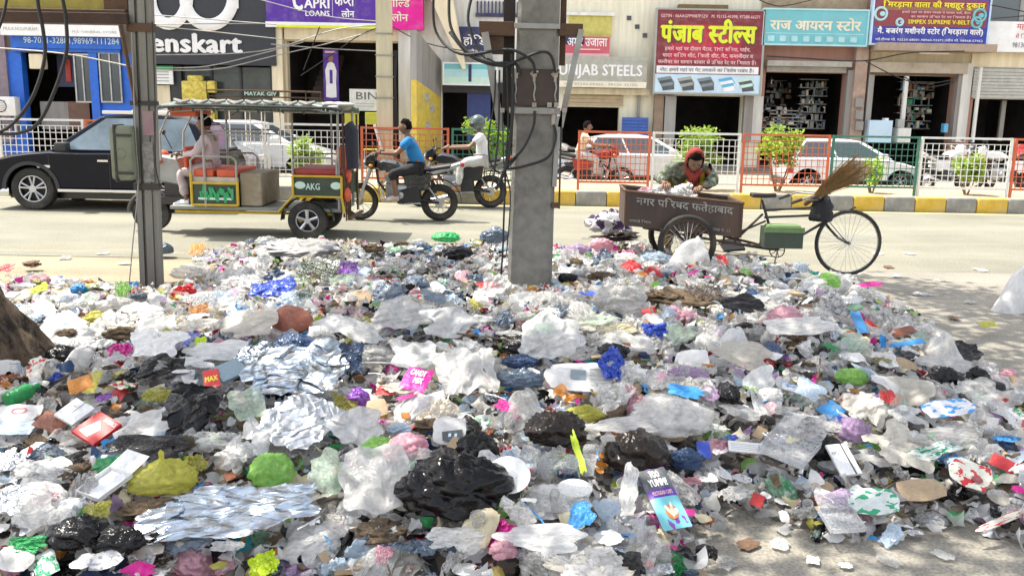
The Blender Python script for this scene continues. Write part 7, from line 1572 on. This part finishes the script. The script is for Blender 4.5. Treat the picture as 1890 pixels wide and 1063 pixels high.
('sheet','orange','wrapper',368,600,40,28,20,'orange mesh scrap on the sunlit part of the heap','orange mesh scrap'),
('blob','sky','wrapper',145,552,28,24,0,'crumpled bright blue wrapper on the sunlit left of the heap','sunlit blue wrapper'),
('sheet','acid','wrapper',72,556,46,20,30,'lime yellow strip in the sunlit corner behind the trunk','lime yellow strip'),
('sheet','orange','plastic_scrap',363,478,28,22,0,'orange yellow scrap behind the steel pole at the rear left','rear orange scrap'),
('blob','slate','stone',302,476,32,28,0,'dark rounded lump on the road right behind the steel pole','dark lump by the steel pole'),
('sheet','red','wrapper',12,512,28,14,0,'red scrap at the rear left corner of the heap',''),
('clump','brown','compost_lump',58,500,30,18,0,'brown husk at the rear left corner of the heap',''),
('clump','organic','compost_lump',185,605,50,24,0,'brown rotting clump in the sunlit area','sunlit rotting clump'),
('clump','organic','compost_lump',225,640,60,34,0,'olive brown clump of rotten leaves left of the marked white bag',''),
('sheet','acid','wrapper',370,662,36,20,-30,'yellow magenta wrapper corner right of the marked white bag',''),
('sheet','purple','plastic_bag',642,520,36,28,0,'purple pink bag on the rear mound right side','purple pink rear bag'),
('film','white','carrier_bag',600,518,60,40,-30,'white shoe shaped bag left of the purple pink rear bag',''),
('clump','organic','compost_lump',688,475,34,30,0,'dark netted clump at the right end of the rear mound',''),
('blob','black','plastic_lump',752,482,24,18,30,'black shoe shaped scrap on the road between mound and pole',''),
('blob','black','plastic_lump',730,496,26,14,0,'flat black scrap left of the shoe shaped scrap',''),
('clump','ash','plastic_bag',545,478,130,36,0,'grey net of crushed cups crowning the rear mound','grey crown of the rear mound'),
('blob','cgrey','plastic_bag',345,520,60,30,0,'grey clear bag on the road right of the steel pole foot','grey bag at the pole foot'),
('sheet','red','wrapper',902,546,44,12,0,'bright red flat wrapper left of the concrete pole foot','red flat wrapper'),
('sheet','pink','wrapper',855,530,34,26,20,'pink printed bag left of the red flat wrapper',''),
('blob','lilac','plastic_bag',1065,478,46,26,0,'violet blue bag right of the concrete pole','violet bag right of the pole'),
('blob','pink','plastic_bag',1110,472,40,36,0,'pink magenta bag right of the violet bag','pink rear bag'),
('clump','tangle','plastic_lump',1125,440,76,76,0,'tall tangle of purple black and white plastic left of the cart','tall purple black tangle'),
('clump','brownblack','plastic_lump',1142,452,60,34,20,'dark torn plastic under the tall purple black tangle',''),
('tent','white','carrier_bag',1272,492,92,60,0,'white bag in front of the rear wheel of the cart','white bag at the cart wheel'),
('blob','paleblue','plastic_bag',1212,492,60,30,0,'pale blue bag below the far wheel of the cart','pale blue rear bag'),
('box','black','black_tray',1350,472,46,24,10,'black plastic tray end right of the white bag at the cart wheel',''),
('sheet','red','wrapper',1165,515,34,34,-40,'red striped wrapper left of the pale blue rear bag','red striped wrapper'),
('sheet','red','wrapper',1205,524,32,18,10,'red and white scrap right of the red striped wrapper',''),
('sheet','red','wrapper',1332,500,20,18,0,'small red scrap below the black plastic tray',''),
('blob','black','bin_bag',1048,530,34,24,0,'small black bag right of the concrete pole foot','small black bag by the pole foot'),
('clump','organic','compost_lump',1110,525,46,22,0,'brown food waste between pole foot and red striped wrapper',''),
('film','black','bin_bag',1370,592,90,40,10,'black netting heap in the right middle rear','black netting'),
('clump','organic','compost_lump',1250,575,110,44,0,'brown dirty clump of rags left of the black netting','brown rag clump'),
('tuft','twig','twig_bundle',1300,600,90,40,0,'bundle of brown twigs below the brown rag clump','brown twig bundle'),
('clump','brown','compost_lump',1492,590,50,26,0,'brown stained wad in the clear bags at the right rear',''),
('sheet','magenta','cloth_scrap',1605,543,50,14,10,'dark magenta cloth right of the vivid green net bag',''),
('blob','black','bin_bag',965,662,70,34,-10,'black bag behind the smooth white sheet, right end','right black bag of the middle'),
('blob','navy','bin_bag',960,690,60,26,0,'navy black bag just below the right black bag of the middle',''),
('film','milky','plastic_sheet',1015,665,120,80,0,'pale blue white sheet with a lilac print right of the navy black bag','lilac printed sheet'),
('blob','black','bin_bag',1130,675,60,36,20,'black bag right of the lilac printed sheet',''),
('sheet','navy','plastic_sheet',640,705,60,60,0,'dark navy plastic right of the blue silver foil sheet',''),
('film','white','plastic_sheet',1000,1040,150,50,0,'white sheet at the bottom edge below the round plate','bottom white sheet'),
('film','milky','plastic_sheet',850,1040,120,50,4,'frosted sheet at the bottom edge below the black bag',''),
('film','cgrey','plastic_sheet',960,1000,60,50,20,'crumpled cream wad right below the round plate',''),
('clump','organic','compost_lump',700,1020,90,50,0,'dark food waste with one red scrap near the bottom','dark bottom food waste'),
('clump','organic','compost_lump',270,975,90,40,0,'red brown vegetable peelings below the yellow carrier bag','red brown peelings'),
('clump','organic','compost_lump',790,815,60,34,0,'brown cardboard mulch right of the lime green bag',''),
('film','palegreen','plastic_sheet',600,930,90,90,20,'perforated grey green sheet left of the large torn milky sheet',''),
('cup','cup','disposable_cup',905,868,40,44,20,'clear cup standing behind the round white plate',''),
('cup','cup','disposable_cup',885,890,34,40,-20,'clear cup leaning left of the one behind the plate',''),
('sheet','grey','cardboard',420,1050,60,20,0,'grey flap at the bottom left of centre',''),
]
CATS = dict(foil_sheet='foil', carton='box', open_carton='box', carrier_bag='bag', tied_bag='bag', food_bag='bag', plastic_sheet='plastic sheet', bin_bag='rubbish bag', plate='plate', oval_lid='lid', snack_packet='packet', wrapper='wrapper',
 plastic_strip='plastic strip', newsprint_sheet='paper', plastic_bag='plastic bag', weed_clump='weeds', clay_pot='pot', disposable_cup='cup', plastic_lump='plastic bag', sack='sack', paper_bag='paper bag', cardboard='cardboard', magazine_sheet='paper', plastic_tray='tray', plastic_container='container', face_mask='plastic sheet',
 paper_sheet='paper', cloth_strip='cloth', bottle='bottle', plastic_scrap='plastic scrap', stone='lump', compost_lump='food waste', twig_bundle='twigs', cloth_scrap='cloth', black_tray='tray', straw='straw', rag='cloth')
F['black_'] = F['black']
LAND = []
random.seed(11)
def sizeat(p, wpx, hpx):
    d = (p - Vector((0, 0, EYE))); dist = d.dot(_f); return wpx * dist / FPX, hpx * dist / FPX
heroobj = {}
for i, (kd, fm, nm, px, py, w_, h_, sp_deg, lb, lm) in enumerate(HEROES):
    p = onheap(px, py); wm, hm = sizeat(p, w_, h_); dep = math.atan2(EYE - p.z, p.y)
    sy_ = random.uniform(-.15, .15)
    if kd == 'tent':
        o = put(kd, F[fm], nm, p - Vector((0, 0, .02)), wm * .5, wm * .45, hm * .92, 0, R(sp_deg), lb, CATS[nm], var=i)
    elif kd in ('blob', 'knot', 'ball', 'clump'):
        wz = hm * .62; 
        if kd == 'knot': wz = hm * .52
        o = put(kd, F[fm], nm, p + Vector((0, wm * .10, hm * .22 + .05)), wm * .52, max(wm * .42, hm * .5), wz, .12, R(sp_deg), lb, CATS[nm], var=i)
    elif kd == 'cup': o = put(kd, F[fm], nm, p + Vector((0, 0, hm * .4)), hm * .5, hm * .5, hm * .5, .3, R(sp_deg), lb, CATS[nm], var=i)
    elif kd in ('bottle',): o = put(kd, F[fm], nm, p + Vector((0, 0, .08)), hm * .6, hm * .9, hm * .9, .2, R(sp_deg), lb, CATS[nm])
    else:
        tilt = {'paper': .42, 'cardp': .4, 'plate': .62, 'lid': .15, 'box': .45, 'openbox': .25, 'packet': .45, 'tuft': .3}.get(kd, .5)
        if nm == 'sack': tilt = 1.1
        ap = math.sin(tilt + dep); D = hm / ap; a = R(sp_deg)
        if kd == 'plate': D = wm
        # after a spin the outline still has to fill the measured width and height
        s2, c2 = abs(math.sin(a)), abs(math.cos(a)); den = max(.25, c2 * c2 - s2 * s2); ww, dd = (wm * c2 - D * s2) / den, (D * c2 - wm * s2) / den
        if abs(sp_deg) > 25 or ww <= 0 or dd <= 0: ww = dd = (wm + D) / 2 / (s2 + c2)
        thick = {'sheet': .42, 'film': .55, 'foil': .30, 'paper': .5, 'cardp': .6, 'plate': 1, 'lid': 1, 'box': .9, 'openbox': .7, 'packet': .8, 'tuft': .8}[kd] * min(ww, dd) * .5
        lift = (.085 if kd != 'tuft' else .20) + D * .5 * math.sin(tilt) * .8
        o = put(kd, F[fm], nm, p + Vector((0, D * .12, lift)), ww * .5, dd * .5, thick, tilt, a, lb, CATS[nm], var=i)
    heroobj[(px, py)] = o
    if lm: LAND.append((px, py, 'the ' + lm))
for l_ in ((976, 510, 'the concrete pole foot'), (281, 520, 'the steel pole foot'), (40, 640, 'the tree trunk')): LAND.append(l_)
# lettering on the printed pieces (children, flat print on the face)
def stamp(key, s, u0, u1, v0, v1, mt_, z=.0, bold=.03, rot=0.0):
    o = heroobj[key]; q = lettering(s, u0, u1, v0, v1, 0, mt_, o, bold)
    q.data.transform(Matrix.Rotation(-math.pi / 2, 4, 'X')); q.data.transform(Matrix.Translation((0, 0, z)))
    if rot: q.data.transform(Matrix.Rotation(rot, 4, 'Z'))
    return q
def patch(key, pts, mt_, z, name='printed_area'):
    o = heroobj[key]; b = MB(); b.add([(x, y, z) for x, y in pts], [tuple(range(len(pts)))]); return b.build(name, mt_, o)
K = (1225, 985); zt_ = .19
def bands(K, rows, curve=.165):
    o = heroobj[K]
    for v0, v1, c_, nm in rows:
        b = MB(); n = 12; vs = []
        for j in range(3):
            v = v0 + (v1 - v0) * j / 2
            for i in range(n + 1): u = -.99 + 1.98 * i / n; vs.append((u, v, .17 * (1 - u ** 4) * (1 - v ** 6) + .045))
        b.add(vs, [(j * (n + 1) + i, j * (n + 1) + i + 1, (j + 1) * (n + 1) + i + 1, (j + 1) * (n + 1) + i) for j in range(2) for i in range(n)]); b.build(nm, ink[c_], o, smooth=True)
bands(K, [(-1, .0, 'teal', 'teal_band'), (.0, .28, 'purple', 'purple_band'), (.28, .98, 'dgrey', 'dark_band')])
stamp(K, 'TOO', -.35, .35, .64, .88, ink['white'], .25, .05); stamp(K, 'YUMM!', -.65, .65, .34, .60, ink['white'], .265, .05); stamp(K, 'MULTIGRAIN CHIPS', -.7, .7, .06, .2, ink['pink'], .25, .03)
o = heroobj[K]; b = MB(); [b.sphere((.05 + .18 * math.cos(a), -.55 + .12 * math.sin(a), .235), (.28, .10, .03), 6, (0, 0, a)) for a in (.2, 1.2, 2.4)]; b.build('printed_chips', ink['cream'], o); b = MB(); b.sphere((.05, -.5, .22), (.42, .24, .02), 8); b.build('printed_bowl', ink['orange'], o)
K = (768, 742); stamp(K, 'CANDY', -.6, .6, .15, .7, ink['white'], .23, .05); stamp(K, 'MIX', -.1, .6, -.5, .0, ink['white'], .24, .05)
K = (178, 838); patch(K, [(-.7, -.7), (.15, -.8), (.35, .0), (-.3, .5)], ink['white'], .145); patch(K, [(-.3, -.5), (.0, -.4), (.1, .2)], ink['steel'], .150); stamp(K, '5 FORCE', -.1, .9, .55, .85, ink['white'], .15, .03)
K = (390, 740); stamp(K, 'MAX', -.8, .8, -.3, .3, ink['yellow'], .15, .05)
K = (1068, 735); 
patch(K, [(-.25, -.35), (.2, -.35), (.2, .3), (-.25, .3)], ink['steel'], .10)
for i in range(5): patch(K, [(.3, -.5 + i * .22), (.85, -.5 + i * .22), (.85, -.42 + i * .22), (.3, -.42 + i * .22)], ink['grey'], .11, 'printed_line')
K = (1792, 925); b = MB(); b.sphere((.35, -.35, .1), (.28, .24, .03), 8); b.build('red_emblem', ink['maroon'], heroobj[K])
K = (1556, 895); patch(K, [(.35, -1), (.5, -1), (.5, 1), (.35, 1)], ink['black'], .146); stamp(K, 'EPSO', -.8, .2, .3, .5, ink['dgrey'], .15, 0.0)
K = (137, 806); patch(K, [(-.06, -1), (.06, -1), (.06, 1), (-.06, 1)], ink['steel'], .146); [patch(K, [(-.85, -.6 + i * .3), (-.2, -.6 + i * .3), (-.2, -.5 + i * .3), (-.85, -.5 + i * .3)], ink['grey'], .146, 'printed_line') for i in range(4)]
K = (1375, 862); [patch(K, [(-.85, -.6 + i * .35), (.8, -.6 + i * .35), (.8, -.5 + i * .35), (-.85, -.5 + i * .35)], ink['grey'], .146, 'printed_line') for i in range(4)]
K = (290, 675); stamp(K, '17+', -.05, .15, -.1, .2, ink['dgrey'], .5, .0)
K = (30, 800); b = MB(); b.ring((.1, .1, .1), 'Z', .3, .04, 20, 4); b.build('oval_print', ink['rose'], heroobj[K])
K = (828, 838); patch(K, [(-.3, -.95), (.9, -.8), (.8, -.1), (-.4, -.3)], ink['dgrey'], .09); [patch(K, [(a, -.65), (a + .16, -.63), (a + .16, -.4), (a, -.42)], ink['lightblue'], .10, 'printed_window') for a in (.0, .35)]

# ================================================================= the rest of the heap: every piece its own object, named after what lies next to it
def near2(px, py):
    ds = sorted(((px - a) ** 2 + ((py - c) * 1.4) ** 2, n_, a, c) for a, c, n_ in LAND); return ds[0], ds[1]
seen_lab = {}
def auto_label(adj, noun, px, py):
    (d0, n0, a0, c0), (d1, n1, a1, c1) = near2(px, py)
    dx, dy = px - a0, (py - c0) * 1.4
    rel = ('right of' if dx > 0 else 'left of') if abs(dx) > abs(dy) else ('in front of' if dy > 0 else 'behind')
    if adj.split()[0] in SHAPE: alts = [adj] + [x + adj[len(adj.split()[0]):] for x in random.sample(SHAPE, len(SHAPE))]
    else: alts = [adj] + [x + adj[len(adj.split()[0]):] for x in ('crushed', 'thin', 'half buried', 'scuffed', 'bent')] if adj.split()[0] in ('tipped', 'loose') else [adj, 'torn ' + adj, 'creased ' + adj, 'small ' + adj]
    for adj in alts:
        c_ = f'{adj} {noun} {rel} {n0}'
        if c_ not in seen_lab: seen_lab[c_] = 1; return c_, None
    adj = alts[0]
    cand = [f'{adj} {noun} {rel} {n0}', f'{adj} {noun} {rel} {n0}, on the side of {n1}', f'{adj} {noun} between {n0} and {n1}']
    for c_ in cand:
        if c_ not in seen_lab and len(c_.split()) <= 16: seen_lab[c_] = 1; return c_, None
    c_ = cand[0] if len(cand[2].split()) > 16 else cand[2]; return c_, None
COLW = dict(ash='ash grey', clear='clear', cgrey='grey clear', milky='milky', white='white', warm='dusty white', grey='grey', black='black', brownblack='dark brown', navy='navy', slate='slate blue', yellow='yellow', lime='lime green', acid='acid yellow', green='green', mint='mint green', palegreen='pale green', purple='purple', lilac='lilac', magenta='magenta', pink='pink', blue='royal blue', sky='sky blue', paleblue='pale blue', teal='teal', red='red', orange='orange', brown='brown', rust='rust red', cream='cream', olive='olive', tan='tan', foil='silver', bluefoil='blue silver', paper='white', card='brown', carton='white', printed='blue printed', printedg='green printed', printedr='red printed', printedn='grey printed', pwhite='white', cup='clear', organic='brown', twig='brown')
SHAPE = ['crumpled', 'creased', 'torn', 'flattened', 'balled', 'twisted', 'dirty', 'small', 'folded', 'ragged', 'curled', 'wrinkled']
def wchoice(ws):
    k = random.random() * sum(w for _, w in ws)
    for a, w in ws:
        k -= w
        if k <= 0: return a
    return ws[-1][0]
LIGHT = [('clear', 5), ('cgrey', 5), ('milky', 6), ('white', 4), ('grey', 2), ('paleblue', 1.2), ('palegreen', .5)]
COL = [('magenta', 1.2), ('red', 1.5), ('sky', 1.6), ('blue', 1.2), ('lime', .8), ('green', 1), ('yellow', 1.2), ('orange', 1.3), ('purple', 1), ('pink', 1.3), ('teal', .7), ('rust', 1), ('printed', 1.4), ('printedg', 1.2), ('printedr', 1.2), ('acid', .6), ('lilac', 1), ('mint', .6)]
KINDS = {   # object name: (mesh choices, colours, size range m, number, category, noun)
 'clear_bag': (('sheet', 'sheet', 'film', 'blob'), [('clear', 5), ('cgrey', 5)], (.10, .30), 285, 'plastic bag', 'plastic bag'),
 'white_bag': (('sheet', 'film', 'film', 'film'), [('milky', 5), ('white', 4), ('warm', 3.5), ('paleblue', .8)], (.12, .30), 285, 'plastic bag', 'carrier bag'),
 'grey_sheet': (('sheet', 'film'), [('grey', 3), ('cgrey', 3), ('palegreen', 1), ('slate', .6)], (.10, .28), 170, 'plastic sheet', 'plastic sheet'),
 'black_bag': (('film', 'film', 'sheet', 'blob'), [('black', 5), ('brownblack', 1.5), ('navy', 2)], (.09, .20), 95, 'rubbish bag', 'bin bag'),
 'disposable_cup': (('cup',), [('cup', 5), ('milky', 1)], (.07, .10), 230, 'cup', 'disposable cup'),
 'wrapper': (('sheet', 'packet', 'sheet'), COL, (.05, .15), 290, 'wrapper', 'wrapper'),
 'paper_scrap': (('paper',), [('paper', 5), ('printedn', 2), ('cream', 1), ('paleblue', .6)], (.07, .22), 190, 'paper', 'paper scrap'),
 'cardboard_piece': (('cardp', 'box'), [('card', 3), ('carton', 1.2), ('tan', 1)], (.08, .2), 55, 'cardboard', 'cardboard piece'),
 'coloured_bag': (('blob', 'sheet'), [('lilac', 1), ('pink', 1), ('mint', .6), ('yellow', .5), ('paleblue', 2), ('slate', 2), ('green', .3), ('orange', .2)], (.10, .24), 110, 'plastic bag', 'plastic bag'),
 'foil_scrap': (('foil',), [('foil', 3), ('bluefoil', 2)], (.06, .16), 30, 'foil', 'foil scrap'),
 'food_waste': (('clump',), [('organic', 5), ('olive', 1)], (.07, .17), 75, 'food waste', 'food waste lump'),
 'straw': (('straw',), [('pwhite', 4), ('sky', 1), ('red', 1), ('yellow', .5)], (.10, .30), 70, 'straw', 'straw'),
 'twig': (('straw',), [('twig', 1)], (.25, .6), 30, 'twig', 'twig'),
 'plastic_disc': (('lid', 'plate'), [('pwhite', 3), ('cup', 2)], (.05, .08), 26, 'lid', 'plastic lid'),
}
def zone_w(px, py, nm):
    """how common a kind is at a place of the heap, read off the photograph"""
    w = 1.0
    if nm in ('clear_bag', 'grey_sheet', 'disposable_cup'):
        if 1000 < px < 1750 and 470 < py < 640: w = 2.6
        elif 400 < px < 900 and py < 520: w = 1.5
        elif px < 520 and py > 700: w = .35
        elif px < 450: w = .6
    if nm in ('disposable_cup',) and px > 850 and py > 780: w = 2.2
    if nm == 'black_bag':
        w = 1.0 if py > 640 else .35
        if px < 520 and py > 700: w = 1.6
        if 1000 < px < 1700 and py < 600: w = .2
        if px < 450 and py < 660: w = .15
    if nm == 'white_bag': w = 1.7 if (px < 480 and py < 680) else 1.0
    if nm == 'food_waste': w = 2.0 if (px < 520 and py > 740) or (py < 500) else .7
    if nm in ('wrapper',): w = 1.5 if py > 740 else .8
    return w
H0 = [(h[3], h[4], h[5] / 2, h[6] / 2, h[0]) for h in HEROES if h[5] * h[6] > 1500]
def free(px, py, k=.82):
    for a, c, w_, h_, _ in H0:
        if abs(px - a) < w_ * k and abs(py - c) < h_ * k: return False
    return True
xmin, xmax, ymin, ymax = FP[:, 0].min(), FP[:, 0].max(), 2.4, FP[:, 1].max()
def sample(nm):
    for _ in range(4000):
        if random.random() < .62:
            px, py = random.uniform(-40, 1930), random.uniform(440, 1085); p = onheap(px, py)
            if p.y > 14: continue
            if random.random() > .25 + .75 * min(1, (p.y / 6.5) ** 1.5): continue
        else:
            x, y = random.uniform(xmin, xmax), random.uniform(ymin, ymax); p = Vector((x, y, H1(x, y))); d = p - Vector((0, 0, EYE)); k = d.dot(_f); px, py = CX + FPX * d.dot(RT) / k, CY - FPX * d.dot(UP) / k
        if p.y < 3.0 or not in1(p.x, p.y): continue
        if random.random() * 2.6 > zone_w(px, py, nm): continue
        if (922 < px < 1030 and 500 < py < 556) or (232 < px < 330 and 480 < py < 556): continue
        return px, py, p
    return None
for nm, (kds, cols, (s0, s1), n, cat, noun) in KINDS.items():
    for i in range(n):
        r_ = sample(nm)
        if not r_: continue
        px, py, p = r_; kd = random.choice(kds); fm = wchoice(cols); s = random.uniform(s0, s1) * random.choice((.7, .85, 1, 1.2)) * (.85 if p.y < 5 else 1); inh = free(px, py)
        edge_ = float(edist(np.array([p.x]), np.array([p.y]))[0]); 
        if edge_ < .25: s *= .65
        lift = (random.uniform(.0, .07) if inh else -.05) + .012
        spn = random.uniform(0, 6.28); tl = random.uniform(-.1, .75); asp = random.uniform(.6, 1.0); yw = random.uniform(-.6, .6)
        if kd in ('blob', 'knot', 'clump'): sz = (s * .5, s * .5 * asp, s * random.uniform(.26, .42)); tl = random.uniform(-.3, .3); lift += s * .10
        elif kd == 'cup': sz = (s * .5,) * 3; lift += s * .35; tl = random.uniform(-1, 1)
        elif kd == 'straw': sz = (s * .5, s * .5 if nm == 'twig' else .18, .18 if nm != 'twig' else s * .45); lift += .05; tl = random.uniform(-.25, .25)
        elif kd in ('lid', 'plate'): sz = (s, s, s)
        elif kd == 'packet': sz = (s * .55, s * .5 * asp * 1.1, s * .30); lift += .015
        elif kd in ('paper', 'cardp'): sz = (s * .5, s * .5 * asp, s * .4); lift += .02
        elif kd == 'box': sz = (s * .4, s * .35 * asp, s * .45); lift += .03
        elif kd == 'film': asp = random.uniform(.4, 1); sz = (s * .66, s * .60 * asp, s * random.uniform(.18, .34)); lift += s * .06
        else: asp = random.uniform(.45, 1); sz = (s * .60, s * .58 * asp, s * random.uniform(.2, .40)); lift += s * .08
        adj = random.choice(SHAPE if s < .75 * s1 else SHAPE[:7]) + ' ' + COLW[fm] if kd not in ('cup', 'straw', 'plate', 'lid') else ('tipped ' if abs(tl) > .5 else 'loose ') + COLW[fm]
        lb, g = auto_label(adj, noun, px, py)
        o = put(kd, F[fm], nm, p + Vector((0, 0, lift)), *sz, tl, spn, lb, cat, nm.replace('_', ' ') + 's strewn in the heap', yaw=yw)
# litter on the bare road around the heap
LITTER = [(1655, 512), (1700, 545), (1735, 520), (1640, 495), (1790, 560), (1620, 470), (1250, 432), (1080, 440), (1700, 600), (1760, 590), (1850, 690), (1440, 1010), (1500, 1040), (1380, 1010), (1445, 985), (1640, 1040), (120, 478), (60, 492), (190, 470), (230, 488), (720, 452), (770, 446), (1580, 505), (1680, 470), (1810, 500), (1560, 1050), (1740, 1030), (1340, 1045), (1690, 620), (1610, 560)]
for i, (px, py) in enumerate(LITTER):
    p = G(px, py); s = random.uniform(.07, .16) * (.6 if p.y < 5 else 1); fm = random.choice(['white', 'milky', 'grey', 'paper', 'brown', 'cgrey']); lb, g = auto_label(COLW[fm] + ' flat', 'litter scrap on bare ground', px, py)
    put('sheet', F[fm], 'litter_scrap', p + Vector((0, 0, .02)), s * .6, s * .45, s * .10, .05, random.uniform(0, 6), lb, 'litter', 'scraps lying on the bare road')
# paper and film in the cart box
for i, (px, py, w_, h_, lb) in enumerate(((1240, 358, 80, 26, 'sheet of white polythene spilling over the cart box, left of the woman'), (1208, 352, 44, 26, 'smaller white film bunch at the left in the cart box'), (1190, 352, 30, 16, 'pinkish scrap on the rim of the cart box'))):
    p = P(px, py, 10.88); wm, hm = w_ / FPX * 10.8, h_ / FPX * 10.8
    put('sheet', F['white' if i < 2 else 'pink'], 'plastic_sheet', p, wm * .55, wm * .4, hm * .5, .5, .3 * i, lb, 'plastic sheet')
# ---------------------------------------------------------------- fine scraps nobody could count
rg = np.random.RandomState(31)
def scraps(fm, n, smin, smax, seed, lb, lift=.06):
    rg = np.random.RandomState(seed); xs = rg.uniform(xmin, xmax, n * 3); ys = ymin + .6 + (ymax - ymin - .6) * rg.rand(n * 3) ** 1.0; k = inside(xs, ys); xs, ys = xs[k][:n], ys[k][:n]; n = len(xs); zs = Hs(xs, ys) + rg.uniform(-.01, lift, n)
    g = np.linspace(-1, 1, 5); GU, GV = [k.ravel() for k in np.meshgrid(g, g)]
    ax = rg.normal(size=(n, 3, 3)); u = ax[:, 0] / np.linalg.norm(ax[:, 0], axis=1)[:, None]; u[:, 2] *= .6; v = np.cross(u, ax[:, 1]); v /= np.linalg.norm(v, axis=1)[:, None]; w = np.cross(u, v)
    s = rg.uniform(smin, smax, (n, 1)); asp = rg.uniform(.3, 1, (n, 1)); ph = rg.uniform(0, 6.28, (n, 4)); cu = rg.uniform(-.9, .9, (n, 1))
    A = GU[None] * (1 + .25 * np.sin(GV[None] * 2.5 + ph[:, :1])); B = GV[None] * asp * (1 + .25 * np.sin(GU[None] * 2.2 + ph[:, 1:2])); Cc = cu * (GU[None] ** 2) * .6 + .28 * np.sin(GU[None] * 3 + ph[:, 2:3]) * np.cos(GV[None] * 2.7 + ph[:, 3:4]) + rg.normal(size=(n, 25)) * .07
    V = (np.stack([xs, ys, zs], 1)[:, None, :] + (A * s)[..., None] * u[:, None] + (B * s)[..., None] * v[:, None] + (Cc * s)[..., None] * w[:, None]).reshape(-1, 3)
    q = np.array([(j * 5 + i, j * 5 + i + 1, (j + 1) * 5 + i + 1, (j + 1) * 5 + i) for j in range(4) for i in range(4)]); fs = (np.arange(n)[:, None, None] * 25 + q[None]).reshape(-1, 4)
    me = bpy.data.meshes.new('fine_scraps'); me.vertices.add(len(V)); me.vertices.foreach_set('co', V.ravel()); nf = len(fs); me.loops.add(nf * 4); me.loops.foreach_set('vertex_index', fs.ravel()); me.polygons.add(nf); me.polygons.foreach_set('loop_start', np.arange(nf) * 4); me.update(calc_edges=True); me.polygons.foreach_set('use_smooth', [True] * nf)
    me.materials.append(F[fm]); o = bpy.data.objects.new('fine_scraps', me); C.objects.link(o); return tag(o, lb, 'rubbish', kind='stuff')
for fm, n in (('milky', 4200), ('clear', 2500), ('cgrey', 3000), ('white', 3600), ('warm', 1600), ('grey', 900), ('black', 900), ('paper', 900), ('organic', 1000), ('card', 300), ('pink', 300), ('paleblue', 700), ('red', 420), ('sky', 360), ('yellow', 360), ('magenta', 320), ('green', 320), ('orange', 320), ('lilac', 300), ('foil', 400), ('navy', 500), ('lime', 200), ('cream', 600), ('brown', 350)):
    scraps(fm, int(n * .62), .014, .055, hash(fm) % 999 if False else sum(map(ord, fm)), f'fine {COLW.get(fm, fm)} scraps scattered through the whole heap')
bpy.data.scenes.remove(tmp)
